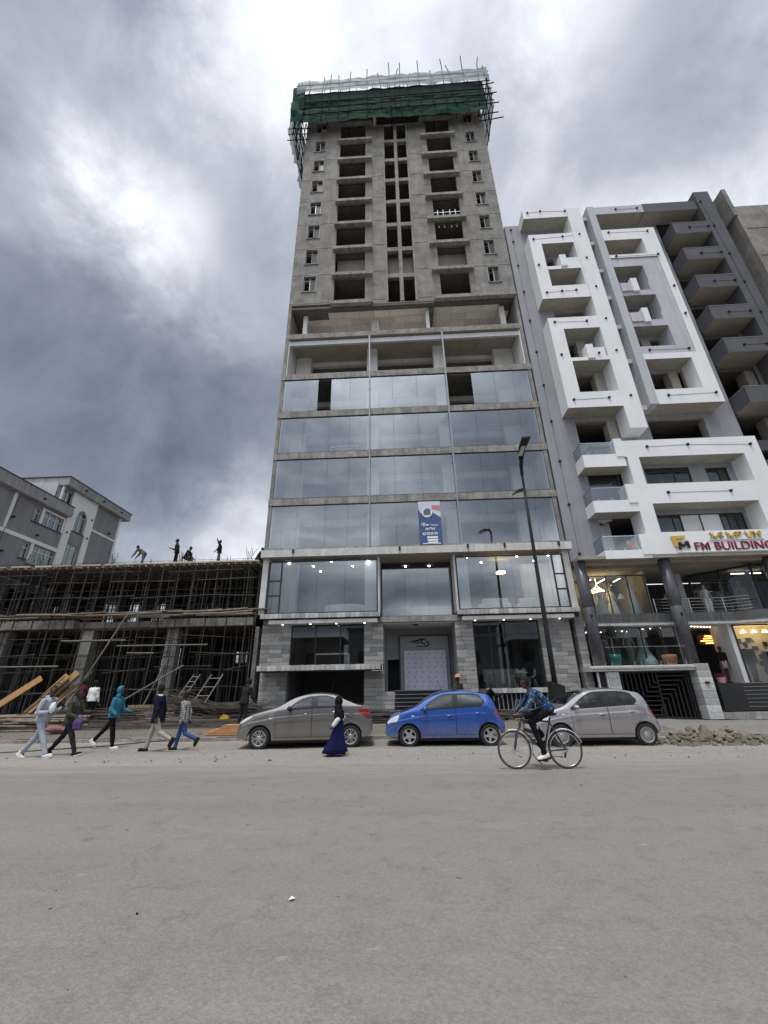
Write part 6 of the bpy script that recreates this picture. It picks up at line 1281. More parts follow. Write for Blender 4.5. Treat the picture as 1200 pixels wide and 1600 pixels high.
def person(label, loc, rz, J, top='', topm='skin', bottomm='black', shoem='white', hair='short', hairm='hair', vox=.0105, name='person', group=None, skirt=None, coat_len=0., bare_arm=False, sole='white', curl=.55, extra=None):
    P_ = thing(name, loc, label, 'person', group, rz=rz); k = J['k']; up = J['up']; V = Vector; Yv = V((0, 1, 0)); fw = Yv.cross(up).normalized()
    def ring(c, rx, ry, n=14): return [c+fw*rx*math.cos(2*math.pi*j/n)+Yv*ry*math.sin(2*math.pi*j/n) for j in range(n)]
    yaw = Matrix.Rotation(R(J['hyaw']), 3, 'Z'); hu = J['hup']; hf = (yaw @ Yv.cross(hu)).normalized(); hl = hu.cross(hf).normalized(); hr = Matrix((hf, hl, hu)).transposed()
    # body: one skin
    mb = MB(); H_ = J['head']
    mb.loft([ring(J['pel']-up*.05*k, .085*k, .13*k), ring(J['waist'], .08*k, .115*k), ring(J['chest'], .095*k, .145*k), ring(J['neck']-up*.05*k, .06*k, .13*k), ring(J['neck'], .05*k, .06*k)])
    mb.cap(J['neck']-up*.03*k, H_-hu*.05*k, .055*k, .050*k, 12)
    mb.ell(H_+hu*.025*k-hf*.008*k, (.096*k, .074*k, .100*k), hr, 16, 12); mb.ell(H_+hf*.022*k-hu*.045*k, (.068*k, .056*k, .072*k), hr, 14, 10); mb.ell(H_+hf*.05*k-hu*.088*k, (.032*k, .034*k, .025*k), hr, 10, 6)
    mb.cap(H_+hf*.083*k+hu*.012*k, H_+hf*.100*k-hu*.026*k, .010*k, .017*k, 8); mb.ell(H_+hf*.083*k-hu*.055*k, (.013*k, .027*k, .011*k), hr, 8, 6); mb.ell(H_+hf*.080*k+hu*.036*k, (.016*k, .055*k, .012*k), hr, 10, 6)
    for s in (-1, 1):
        mb.ell(H_+hl*.075*k*s-hf*.005*k-hu*.005*k, (.018*k, .010*k, .030*k), hr, 8, 6)
        mb.cap(J['sh', s], J['elb', s], .046*k, .036*k); mb.cap(J['elb', s], J['wri', s], .037*k, .025*k); hand(mb, J['wri', s], J['wri', s]-J['elb', s], k, s, curl)
        mb.cap(J['hip', s], J['knee', s], .075*k, .048*k); mb.cap(J['knee', s], J['ank', s], .048*k, .033*k)
        fa = R(J['fa', s]); toe = V((math.cos(min(fa, .2) if fa > 0 else fa), 0, math.sin(min(fa, .2) if fa > 0 else fa*.9)*1.0)); mb.cap(J['ank', s], J['ank', s]+toe*.11*k-V((0, 0, .05*k)), .03*k, .026*k)
    bd_ = obj('body', remesh(mb.mesh('body', 'skin'), vox, 2, .4), None, P_, local=True)
    for s in (-1, 1):
        obj('eye', MB().ell(H_+hf*.086*k+hu*.018*k+hl*.031*k*s, (.010*k, .014*k, .008*k), hr, 8, 6), 'eye', P_, local=True); obj('eye_pupil', MB().ell(H_+hf*.094*k+hu*.018*k+hl*.031*k*s, (.004*k, .007*k, .007*k), hr, 8, 6), 'hair', P_, local=True)
    if hair == 'short' or hair == 'crop':
        t_ = .012 if hair == 'short' else .004
        hb = MB().ell(H_+hu*.034*k-hf*.016*k, ((.094+t_)*k, (.074+t_)*k, (.098+t_)*k), hr, 16, 12); hb.ell(H_-hf*.05*k-hu*.02*k, (.055*k, (.066+t_)*k, .07*k), hr, 12, 8)
        me = hb.mesh('hair', hairm, True)
        bm = bmesh.new(); bm.from_mesh(me)
        dl = [v for v in bm.verts if (v.co-H_).dot(hf) > .045*k and (v.co-H_).dot(hu) < .075*k]
        bmesh.ops.delete(bm, geom=dl, context='VERTS'); bm.to_mesh(me); bm.free(); obj('hair', me, None, P_, local=True)
    # top
    g = .018*k
    if top:
        mb = MB(); lenz = {'jacket': .20, 'hood': .15, 'shirt': .14, 'long': .22}[top.split('_')[0]]+coat_len; puff = .012 if top.startswith(('jacket', 'hood')) else .0
        mb.loft([ring(J['pel']-up*(lenz-.10)*k, (.138+puff)*k, (.190+puff)*k), ring(J['pel']-up*(lenz-.17)*k, (.136+puff)*k, (.186+puff)*k), ring(J['waist'], (.118+puff)*k, (.155+puff)*k), ring(J['chest'], (.125+puff)*k, (.178+puff)*k), ring(J['neck']-up*.075*k, .095*k, .175*k), ring(J['neck']-up*.02*k, .07*k, .095*k), ring(J['neck']+up*.01*k, .062*k, .066*k)])
        for s in (-1, 1):
            mb.ell(J['sh', s], (.070*k, .070*k, .070*k)); mb.cap(J['sh', s], J['elb', s], .070*k, .055*k)
            if not bare_arm: mb.cap(J['elb', s], J['elb', s]*.08+J['wri', s]*.92, .057*k, .042*k)
            # folds at the elbow and waist
            mb.cap(J['elb', s]+V((.01, 0, .02)), J['elb', s]+V((-.01, s*.01, -.025)), .058*k, .058*k, 8)
        for i in range(5): a = rr(0, 6.28); c_ = J['waist']-up*rr(-.02, .2)*k; mb.cap(c_+fw*.115*math.cos(a)*k+Yv*.155*math.sin(a)*k, c_+up*rr(-.03, .03)+fw*.115*math.cos(a+.7)*k+Yv*.155*math.sin(a+.7)*k, .016*k, .016*k, 6)
        if top == 'hood_up':
            hb = MB().ell(H_+hu*.03*k-hf*.02*k, (.122*k, .100*k, .130*k), hr, 16, 12).ell(J['neck']+up*.02*k, (.10*k, .115*k, .075*k)); me = remesh(hb.mesh('hood', topm), .014, 3)
            bm = bmesh.new(); bm.from_mesh(me); bmesh.ops.delete(bm, geom=[v for v in bm.verts if (v.co-H_).dot(hf) > .058*k and -.14*k < (v.co-H_).dot(hu) < .11*k and abs((v.co-H_).dot(hl)) < .078*k], context='VERTS'); bm.to_mesh(me); bm.free(); obj('hood', me, None, P_, local=True)
        elif top.startswith('hood'): mb.ell(J['neck']+up*.005*k-fw*.06*k, (.075*k, .10*k, .055*k)); mb.ell(J['neck']-up*.02*k, (.08*k, .09*k, .04*k))
        if top == 'hood': mb.box(*[v for v in (0, 0, 0, 0, 0, 0)]) if False else None
        obj({'jacket': 'jacket', 'hood': 'hooded_top', 'shirt': 'shirt', 'long': 'top'}[top.split('_')[0]], remesh(mb.mesh('top', topm), .013, 3, fold=.013), None, P_, local=True)
        if top == 'jacket_open':
            ib = MB().loft([ring(J['pel']-up*.06*k+fw*.028*k, .115*k, .045*k, 10), ring(J['waist']+fw*.035*k, .108*k, .042*k, 10), ring(J['chest']+fw*.032*k, .112*k, .05*k, 10), ring(J['neck']-up*.05*k+fw*.03*k, .06*k, .03*k, 10)]); obj('inner_shirt', ib, 'blue_shirt', P_, local=True, smooth=True)
        if top == 'jacket_collar': obj('collar', MB().loft([ring(J['neck']-up*.03*k, .085*k, .095*k), ring(J['neck']+up*.015*k, .066*k, .068*k)], 0, False), 'white_cloth', P_, local=True, smooth=True)
    # trousers or skirt
    if skirt:
        mb = MB(); mb.loft([[V((skirt[i][1], 0, skirt[i][0]))+V((skirt[i][2]*math.cos(2*math.pi*j/24)*(1+.075*math.sin(2*math.pi*j*5/24+i*.5)*(i > 0)*min(1, i*.5)), skirt[i][3]*math.sin(2*math.pi*j/24)*(1+.075*math.sin(2*math.pi*j*5/24+i*.5)*(i > 0)*min(1, i*.5)), 0)) for j in range(24)] for i in range(len(skirt))]); obj('skirt', mb, bottomm, P_, local=True, smooth=True)
    else:
        mb = MB().loft([ring(J['pel']-up*.09*k, .10*k, .15*k), ring(J['pel'], .112*k, .158*k), ring(J['waist']-up*.05*k, .105*k, .145*k)])
        for s in (-1, 1):
            kn, an = J['knee', s], J['ank', s]; cuff = kn+(an-kn)*.93
            mb.cap(J['hip', s], kn, .090*k, .068*k); mb.cap(kn, cuff, .070*k, .055*k); mb.ell(J['hip', s]-fw*.03*k, (.08*k, .078*k, .085*k))
            for i in range(3): c_ = kn+(cuff-kn)*rr(.1, .95); mb.cap(c_+V((.05*k, 0, rr(-.02, .02))), c_+V((-.05*k, 0, rr(-.03, .03))), .022*k, .022*k, 6)
        obj('trousers', remesh(mb.mesh('trousers', bottomm), .0125, 3, fold=.012), None, P_, local=True)
    for s in (-1, 1):
        fa = R(J['fa', s]); ph = fa*.95 if fa < 0 else min(fa, .25); ph = max(ph, -1.15)
        c, s_ = math.cos(ph), math.sin(ph); T_ = lambda x, z: J['ank', s]+V((x*c-z*s_, 0, x*s_+z*c))
        rot_ = Matrix(((c, 0, -s_), (0, 1, 0), (s_, 0, c)))
        sb = MB().ell(T_(.055*k, -.045*k), (.145*k, .048*k, .042*k), rot_, 14, 8).ell(T_(-.02*k, -.025*k), (.065*k, .044*k, .055*k), rot_, 12, 8).ell(T_(.12*k, -.055*k), (.075*k, .050*k, .030*k), rot_, 12, 6)
        sh_ = obj('shoe', remesh(sb.mesh('shoe', shoem), .010, 2), None, P_, local=True)
        so2 = MB().loft([[T_(x, z)+V((0, y, 0)) for x, y in ((-.085*k, -.035*k), (.02*k, -.042*k), (.12*k, -.050*k), (.185*k, -.03*k), (.198*k, 0), (.185*k, .03*k), (.12*k, .050*k), (.02*k, .042*k), (-.085*k, .035*k), (-.095*k, 0))] for z in (-.098*k, -.070*k)]); obj('sole', so2, sole, sh_, local=True)
    if extra: extra(P_, J)
    return P_
wk = dict
J = pose(1.80, ((27, 3), (-20, 18)), ((-8, 12, 100), (0, 10, 112)), 4, (2, -45))
person('man in pale grey hooded tracksuit and white trainers at far left', (-9.95, 12.2, 0), 0, J, 'hood', 'pale_fleece', 'pale_fleece', 'white_cloth', 'crop', sole='white_cloth')
gb = MB().ell((0, 0, 0), (.09, .07, .14)).ell((.03, 0, .1), (.05, .04, .06)); p_ = J['wri', -1]
obj('white_bag', remesh(gb.mesh('white_bag', 'white_cloth'), .02), None, loc=(-9.95+p_.x+.09, 12.2+p_.y+.0, p_.z+.10), label='small white bag held by the man in grey tracksuit', cat='bag')
J = pose(1.72, ((30, 6), (-27, 12)), ((8, 10, 62), (25, 10, 70)), 3, (3, 0))
person('man in olive jacket over blue shirt stepping to the right', (-9.42, 12.55, 0), 0, J, 'jacket_open', 'olive_cloth', 'dark_denim', 'trainer_black', 'crop', sole='white_cloth')
p_ = J['wri', -1]; pb = MB().loft([[(x, y, z) for x, y in ((-.14, -.05), (.14, -.05), (.14, .05), (-.14, .05))] for z in (-.30, -.28)]+[[(-.15, -.06, -.1), (.15, -.06, -.1), (.15, .06, -.1), (-.15, .06, -.1)], [(-.09, -.02, .02), (.09, -.02, .02), (.09, .02, .02), (-.09, .02, .02)]])
obj('purple_bag', remesh(pb.mesh('purple_bag', 'purple_cloth'), .018, 6, fold=.012), None, scale=(.82, .9, .95), loc=(-9.42+p_.x+.06, 12.55+p_.y, p_.z-.02), label='purple bag carried by the man in olive jacket', cat='bag')
J = pose(1.70, ((16, 6), (-36, 6)), ((-2, 8, 55), (12, 8, 60)), 3, (0, 0))
person('person in bright teal hood and black trousers striding right', (-8.98, 13.75, 0), 0, J, 'hood_up', 'teal_cloth', 'black_cloth', 'white_cloth', 'crop', coat_len=.02, sole='white_cloth')
J = pose(1.76, ((20, 8), (-22, 42)), ((-12, 10, 8), (-20, 10, 12)), 3, (0, -25))
person('man in navy jacket and beige trousers walking left', (-7.22, 13.05, 0), math.pi, J, 'jacket_collar', 'navy_cloth', 'beige_cloth', 'trainer_black', 'short', coat_len=.10, sole='trainer_black')
J = pose(1.54, ((18, 8), (-20, 46)), ((-22, 8, 20), (-24, 8, 25)), 4, (4, -10))
person('man in checked grey shirt and blue jeans walking left', (-6.55, 13.3, 0), math.pi, J, 'long', 'checked_cloth', 'jeans_cloth', 'trainer_black', 'crop', coat_len=.02, sole='trainer_black')
J = pose(1.70, ((8, 4), (-6, 4)), ((5, 8, 15), (-3, 8, 20)), 2)
person('man in white shirt seen from behind on the site pavement', (-13.35, 18.7, walk_z(-13.4, 18.7)), R(80), J, 'shirt', 'white_cloth', 'black_cloth', 'trainer_black', 'short', vox=.013)
J = pose(1.72, ((6, 4), (-4, 4)), ((30, 8, 40), (20, 8, 40)), 5)
person('man in maroon shirt half hidden beside the white shirted man', (-14.35, 19.3, walk_z(-14.4, 19.3)), R(70), J, 'shirt', 'maroon_cloth', 'black_cloth', 'trainer_black', 'short', vox=.013)
J = pose(1.74, ((4, 3), (-4, 3)), ((14, 8, 30), (10, 8, 30)), 10, (15, 0))
person('person in dark jacket standing behind the grey saloon bonnet', (-6.15, 17.0, walk_z(-6, 17)), R(60), J, 'jacket', 'dark_cloth', 'dark_denim', 'trainer_black', 'short', vox=.013)
J = pose(1.6, ((4, 3), (-2, 3)), ((12, 10, 40), (16, 10, 40)), 4)
def hat(P_, J): obj('straw_hat', MB().lathe([(.19, .02), (.185, .04), (.105, .05), (.10, .13), (.05, .16), (.005, .165)], J['head']+Vector((0, 0, .05)), 18), 'straw', P_, local=True, smooth=True)
person('person in straw hat and olive shirt by the entrance steps', (2.2, 19.4, walk_z(2, 19.4)-.02), R(-60), J, 'shirt', 'olive_cloth', 'dark_denim', 'trainer_black', 'crop', vox=.013, extra=hat)
J = pose(1.55, ((70, 115), (55, 105)), ((40, 8, 30), (45, 8, 30)), 25)
person('person in black crouching beside the cafe railing', (3.6, 20.5, walk_z(3.6, 20.5)), R(0), J, 'jacket', 'black_cloth', 'black_cloth', 'trainer_black', 'crop', vox=.013)
# workers on the deck, seen against the sky
J = pose(1.62, ((14, 10), (-4, 4)), ((30, 6, 10), (24, 6, 8)), 52, (10, 0))
person('worker bending forward at the left of the timber deck', (-15.65, 23.5, 8.42), math.pi, J, 'shirt', 'khaki_cloth', 'grey_cloth', 'trainer_black', 'crop', vox=.016)
J = pose(1.74, ((5, 4), (-5, 4)), ((8, 8, 95), (-10, 14, 25)), 6)
person('tallest standing worker in dark clothes on the timber deck', (-13.7, 23.6, 8.46), R(-150), J, 'jacket', 'dark_cloth', 'black_cloth', 'trainer_black', 'crop', vox=.016)
J = pose(1.60, ((85, 125), (75, 120)), ((22, 6, 30), (18, 6, 30)), 25)
person('worker squatting in black beside the tall worker', (-13.0, 23.4, 8.44), 0, J, 'jacket', 'black_cloth', 'black_cloth', 'trainer_black', 'crop', vox=.016)
J = pose(1.55, ((6, 4), (-4, 4)), ((150, 12, 10), (10, 8, 30)), 2)
person('worker with one raised arm near the tower end of the deck', (-10.95, 23.4, 8.42), R(-160), J, 'jacket', 'dark_cloth', 'khaki_cloth', 'trainer_black', 'crop', vox=.016)
J = pose(1.6, ((90, 130), (80, 125)), ((22, 6, 30), (18, 6, 30)), 25)
person('worker squatting low at the right end of the deck', (-8.5, 23.2, 8.2), 0, J, 'jacket', 'dark_cloth', 'dark_denim', 'trainer_black', 'crop', vox=.016)
# walking woman
J = pose(1.31, ((15, 4), (-12, 12)), ((-28, 10, 72), (-5, 8, 45)), 2)
def scarf(P_, J):
    H_ = J['head']; hb = MB().ell(H_+Vector((-.015, 0, .02)), (.120, .098, .128), None, 16, 12).ell(J['neck']+Vector((0, 0, -.01)), (.11, .135, .10)).loft([[J['neck']+Vector((-.02+.12*math.cos(a), .19*math.sin(a), -.06)) for a in [i*math.pi/7 for i in range(14)]], [J['neck']+Vector((-.03+.14*math.cos(a), .21*math.sin(a), -.26)) for a in [i*math.pi/7 for i in range(14)]]])
    me = remesh(hb.mesh('headscarf', 'black_cloth'), .014, 3); bm = bmesh.new(); bm.from_mesh(me); bmesh.ops.delete(bm, geom=[v for v in bm.verts if (v.co-H_).x > .06 and -.085 < (v.co-H_).z < .085 and abs((v.co-H_).y) < .066], context='VERTS'); bm.to_mesh(me); bm.free(); obj('headscarf', me, None, P_, local=True)
    s = 1; e, w_ = J['elb', s], J['wri', s]; obj('white_sleeve', MB().cap(e, e+(w_-e)*.9, .062, .05, 12), 'white_cloth', P_, local=True, smooth=True); s = -1; e, w_ = J['elb', s], J['wri', s]; obj('white_sleeve', MB().cap(e, e+(w_-e)*.9, .062, .05, 12), 'white_cloth', P_, local=True, smooth=True)
z0 = J['pel'].z
person('woman in black headscarf and long navy skirt passing the grey car', (-1.77, 11.95, 0), math.pi, J, 'long', 'black_cloth', 'navy_skirt', 'sandal', 'none', skirt=[(z0+.08, 0, .12, .155), (z0-.08, .0, .135, .175), (.47, .02, .17, .17), (.33, .04, .215, .185), (.19, .06, .28, .20), (.07, .08, .33, .22)], coat_len=.0, extra=scarf, sole='beige_cloth')
# ================================================================== bicycle and rider
BY = 9.95
K = thing('bicycle', (2.72, BY, 0), 'dark roadster bicycle with white edged mudguards being ridden to the left', 'bicycle')
def bwheel(cx, cz, r):
    t_ = obj('wheel', MB().lathe([(.022, -.05), (.028, -.03), (.018, 0), (.028, .03), (.022, .05)], (cx, BY, cz), 10, axis='y'), 'steel', K)
    def tor(R_, rr_, sq=1.): return [[(cx+(R_+rr_*math.cos(b))*math.cos(a), BY+rr_*sq*math.sin(b), cz+(R_+rr_*math.cos(b))*math.sin(a)) for b in [j*math.pi/4 for j in range(8)]] for a in [i*2*math.pi/56 for i in range(57)]]
    obj('tyre', MB().loft(tor(r-.016, .018), 0, False), 'bike_tyre', t_, smooth=True); obj('rim', MB().loft(tor(r-.040, .011, 1.3), 0, False), 'alloy', t_, smooth=True)
    sp_ = MB()
    for i in range(28): a = 2*math.pi*i/28; b_ = a+(.5 if i % 2 else -.5); sp_.tube([(cx+.02*math.cos(b_), BY+.03*(1 if i % 4 < 2 else -1), cz+.02*math.sin(b_)), (cx+(r-.045)*math.cos(a), BY, cz+(r-.045)*math.sin(a))], .0022, 4)
    obj('spokes', sp_, 'steel', t_, kind='stuff')
FWx, RWx, wz_ = 2.20, 3.235, .345
bwheel(FWx, wz_, .345); bwheel(RWx, wz_, .345)
bf_ = MB(); BB, ST, HT, HB_ = (2.80, BY, .31), (3.02, BY, .93), (2.385, BY, .90), (2.355, BY, .76)
bf_.tube([BB, ST], .017, 8).tube([(2.99, BY, .86), HT], .017, 8).tube([HB_, BB], .018, 8).tube([HT, HB_], .022, 8)
for s in (-.05, .05): bf_.tube([BB, (RWx, BY+s, wz_)], .011, 6).tube([(2.99, BY, .85), (RWx, BY+s, wz_)], .010, 6)
obj('frame', bf_, 'bike_frame', K, smooth=True)
fk = MB()
for s in (-.045, .045): fk.tube([(2.35, BY, .74), (2.30, BY+s, .70), (2.235, BY+s, .45), (FWx, BY+s, wz_)], [.018, .016, .014, .011], 6)
obj('fork', fk, 'bike_blue', K, smooth=True); obj('head_tube_badge', MB().tube([(2.392, BY, .86), (2.365, BY, .77)], .026, 8), 'bike_green', K)
hb_ = MB().tube([(2.385, BY, .9), (2.40, BY, 1.0)], .014, 6).tube([(2.28, BY-.29, .965), (2.33, BY-.27, .985), (2.42, BY-.1, 1.01), (2.42, BY+.1, 1.01), (2.33, BY+.27, .985), (2.28, BY+.29, .965)], .013, 8)
obj('handlebar', hb_, 'steel', K, smooth=True)
for s in (-1, 1): obj('grip', MB().tube([(2.27, BY+s*.295, .962), (2.35, BY+s*.265, .988)], .019, 8), 'trim', K); obj('brake_lever', MB().tube([(2.30, BY+s*.28, .955), (2.25, BY+s*.28, .925), (2.235, BY+s*.29, .88)], .007, 5), 'steel', K)
obj('saddle', remesh(MB().ell((3.06, BY, 1.0), (.12, .08, .035)).ell((2.94, BY, .995), (.11, .035, .028)).mesh('saddle', 'trim'), .012), None, K); obj('seat_post', MB().tube([ST, (3.045, BY, .985)], .013, 6), 'steel', K)
def guard(cx, cz, r, a0, a1): 
    rg = [[(cx+q*math.cos(R(a0+(a1-a0)*i/24)), BY+y, cz+q*math.sin(R(a0+(a1-a0)*i/24))) for q, y in ((r, -.03), (r+.012, 0), (r, .03))] for i in range(25)]
    return MB().loft(rg, 0, False, False)
for cx, a0, a1 in ((FWx, 105, -20), (RWx, 180, 20)):
    g1 = obj('mudguard', guard(cx, wz_, .372, a0, a1), 'white_cloth', K, smooth=True); obj('mudguard_stay', MB().tube([(cx+.37*math.cos(R(a1)), BY-.03, wz_+.37*math.sin(R(a1))), (cx, BY-.04, wz_)], .005, 4), 'steel', g1)
obj('mud_flap', MB().tube([(2.56, BY, .28), (2.60, BY, .20), (2.72, BY, .09)], .010, 5), 'trim', K)
cr_ = MB().lathe([(.085, -.004), (.088, 0), (.085, .004)], (BB[0], BY-.06, BB[2]), 24, axis='y').bar((BB[0], BY-.075, BB[2]), (2.765, BY-.075, .165), .02, .012).bar((BB[0], BY+.075, BB[2]), (2.835, BY+.075, .455), .02, .012)
obj('crank', cr_, 'steel', K)
for x, y, z in ((2.765, BY-.13, .16), (2.835, BY+.13, .455)): obj('pedal', MB().box(x-.045, x+.045, y-.045, y+.045, z-.012, z+.012), 'trim', K)
obj('chain', MB().tube([(BB[0], BY-.06, BB[2]+.086), (RWx, BY-.06, wz_+.04), (RWx+.04, BY-.06, wz_), (RWx, BY-.06, wz_-.04), (3.20, BY-.06, .22), (BB[0], BY-.06, BB[2]-.086)], .006, 5), 'trim', K); obj('derailleur', MB().bar((3.2, BY-.06, .30), (3.19, BY-.06, .20), .03, .02), 'trim', K)
obj('rack_tag', MB().box(2.60, 2.72, BY-.09, BY-.085, .72, .79), 'lamp_c', K)
V = Vector; J = {'k': .98, 'pel': V((-.20, 0, 1.10)), 'waist': V((-.13, 0, 1.23)), 'chest': V((.0, 0, 1.37)), 'neck': V((.12, 0, 1.485)), 'head': V((.205, 0, 1.615)), 'hup': V((.20, 0, 1)).normalized(), 'hyaw': 5, 'up': V((.62, 0, .80)).normalized(),
     ('hip', -1): V((-.17, -.09, 1.06)), ('hip', 1): V((-.17, .09, 1.06)), ('knee', 1): V((.21, .10, .86)), ('ank', 1): V((.02, .13, .275)), ('knee', -1): V((.24, -.10, .97)), ('ank', -1): V((-.06, -.13, .56)), ('fa', -1): -14, ('fa', 1): -10,
     ('sh', 1): V((.08, .185, 1.43)), ('elb', 1): V((.25, .25, 1.19)), ('wri', 1): V((.40, .275, 1.05)), ('sh', -1): V((.08, -.185, 1.43)), ('elb', -1): V((.26, -.25, 1.20)), ('wri', -1): V((.40, -.275, 1.05))}
person('cyclist in blue and white patterned shirt and black trousers', (2.80, BY, 0), math.pi, J, 'shirt', 'pattern_cloth', 'black_cloth', 'white_cloth', 'short', curl=.9, sole='trainer_black')
# ================================================================== furniture and figures behind glass
def chair(x, y, z, rz, label):
    t_ = thing('cafe_chair', (x, y, z), label, 'chair', 'white chairs in the cafe window', rz)
    sh_ = []
    for i in range(9):
        a = i/8; r_ = []
        for j in range(9):
            b = (j/8-.5)*2; yy = b*.23*(1-.15*a); r_.append((.20-.40*min(a, .5)*2*.95-.06*max(0, a-.5), yy, .45+.03*b*b+(max(0, a-.42)*.62)+.10*b*b*(a > .3)*a))
        sh_.append(r_)
    obj('seat_shell', MB().loft(sh_, 0, False, False), 'white_cloth', t_, local=True, smooth=True)
    for sx_ in (-.2, .2):
        for sy_ in (-.2, .2): obj('leg', MB().tube([(sx_*.5, sy_*.5, .44), (sx_, sy_, 0)], .012, 6), 'white_cloth', t_, local=True)
for x, y, rz, lab in ((5.35, 22.9, 180, 'white shell chair left of the cafe table'), (6.35, 22.9, 180, 'white shell chair nearest the right edge of the cafe window'), (5.9, 23.6, 100, 'white shell chair behind the cafe table'), (6.3, 24.2, 60, 'white shell chair deepest in the cafe')): chair(x, y, 1.5, R(rz), lab)
def cafe_table(x, y, label):
    t_ = thing('cafe_table', (x, y, 1.47), label, 'table'); obj('table_top', MB().lathe([(.36, .72), (.36, .745)], n=24), 'white_cloth', t_, local=True); obj('table_foot', MB().lathe([(.2, 0), (.03, .03), (.025, .72)], n=12), 'steel', t_, local=True)
cafe_table(5.85, 23.0, 'round white cafe table between the white chairs'); cafe_table(4.3, 23.1, 'round white table at the left of the cafe window')
obj('cafe_counter', MB().box(4.3, 6.0, 24.9, 25.4, 1.47, 2.45), 'grey_l', label='grey counter at the back of the cafe', cat='counter')
obj('cafe_plant', MB().loft([[(3.9+.12*math.cos(a), 22.8+.12*math.sin(a), z) for a in [i*math.pi/5 for i in range(10)]] for z in (1.47, 1.8)]), 'black', label='dark planter in the left of the cafe window', cat='planter')
def sofa(x, y, z, w_, label, m='white_cloth'):
    t_ = thing('sofa', (x, y, z), label, 'sofa'); obj('seat', remesh(MB().box(-w_/2, w_/2, -.4, .35, .1, .45).mesh('seat', m), .04, 3), None, t_, local=True); obj('backrest', remesh(MB().loft([[(u, yy, zz) for u, yy, zz in ((-w_/2, -.5, .1), (w_/2, -.5, .1), (w_/2, -.3, .1), (-w_/2, -.3, .1))], [(-w_/2*.92, -.52, .9), (w_/2*.92, -.52, .9), (w_/2*.92, -.34, .9), (-w_/2*.92, -.34, .9)]]).mesh('backrest', m), .04, 3), None, t_, local=True)
    for s in (-1, 1): obj('armrest', remesh(MB().box(s*w_/2-.1, s*w_/2+.1, -.45, .35, .1, .62).mesh('armrest', m), .04, 3), None, t_, local=True)
def round_sofa(x, y, z, r, label):
    t_ = obj('round_sofa', remesh(MB().lathe([(r, .05), (r*1.03, .3), (r*.99, .72), (r*.9, .78), (r*.8, .45), (.02, .42)], n=28, sy=.6).mesh('s', 'white_cloth'), .04, 3), None, loc=(x, y, z), label=label, cat='sofa')
round_sofa(-3.2, 22.9, 5.02, 1.15, 'rounded white sofa behind the left bay window'); sofa(4.9, 23.0, 5.02, 1.5, 'low white sofa behind the right bay window'); sofa(6.7, 23.2, 5.02, 1.0, 'small white armchair behind the right bay window')
sofa(-.1, 24.3, 5.02, 1.6, 'dark leather sofa behind the middle window above the entrance', 'black_cloth'); sofa(1.3, 24.4, 5.02, .8, 'dark tub chair beside the plant above the entrance', 'black_cloth')
lc = MB(); lc.tube([(-3.3, 22.4, 5.02), (-3.05, 22.5, 5.9), (-3.0, 22.5, 6.3)], .04, 6).tube([(-2.8, 22.5, 5.02), (-3.05, 22.5, 5.9)], .04, 6); obj('lounge_figure', lc, 'grey_cloth', label='slim grey stand in front of the rounded white sofa', cat='stand')
cl_ = obj('ceiling_lamp', MB().lathe([(.05, 7.45), (.25, 7.5), (.25, 7.58), (.05, 7.6)], (5.6, 23.4, 0), 18), 'emit_y', label='round lit ceiling lamp behind the right bay window', cat='lamp')
def spiky(x, y, z, h, r, n, potm, label, pot=(.3, .55)):
    t_ = thing('potted_plant', (x, y, z), label, 'plant'); obj('pot', MB().lathe([(pot[0]*.7, 0), (pot[0], pot[1]*.6), (pot[0]*.95, pot[1]), (pot[0]*.8, pot[1]), (.02, pot[1]*.95)], n=18), potm, t_, local=True, smooth=True); obj('stem', MB().tube([(0, 0, pot[1]*.9), (.02, 0, h)], .035, 6), 'wood_o', t_, local=True)
    mb = MB()
    for k in range(n):
        a = rr(0, 6.28); e = rr(-.35, 1.25); l_ = r*rr(.7, 1.05); d = Vector((math.cos(a)*math.cos(e), math.sin(a)*math.cos(e), math.sin(e))); s = Vector((-math.sin(a), math.cos(a), 0))*.028; b_ = Vector((.02, 0, h)); m_ = b_+d*l_*.55; e_ = b_+d*l_-Vector((0, 0, .12*l_))
        mb.add([b_-s*.4, b_+s*.4, m_+s, m_-s, e_], [(0, 1, 2, 3), (3, 2, 4)])
    obj('leaf', mb, 'leaf', t_, local=True, kind='stuff')
spiky(1.75, 23.6, 5.02, .95, .85, 60, 'black', 'spiky dark green plant behind the middle window above the entrance', (.2, .35)); spiky(10.35, 22.2, 2.42, 1.35, .75, 90, 'teal_pot', 'spiky palm in a teal pot behind the glass guard', (.30, .52))
obj('terracotta_pot', MB().lathe([(.24, 0), (.31, .12), (.34, .34), (.30, .46), (.27, .44), (.02, .40)], (12.9, 22.1, 2.42), 20), 'terracotta', label='terracotta pot behind the glass guard by the second column', cat='pot', smooth=True)
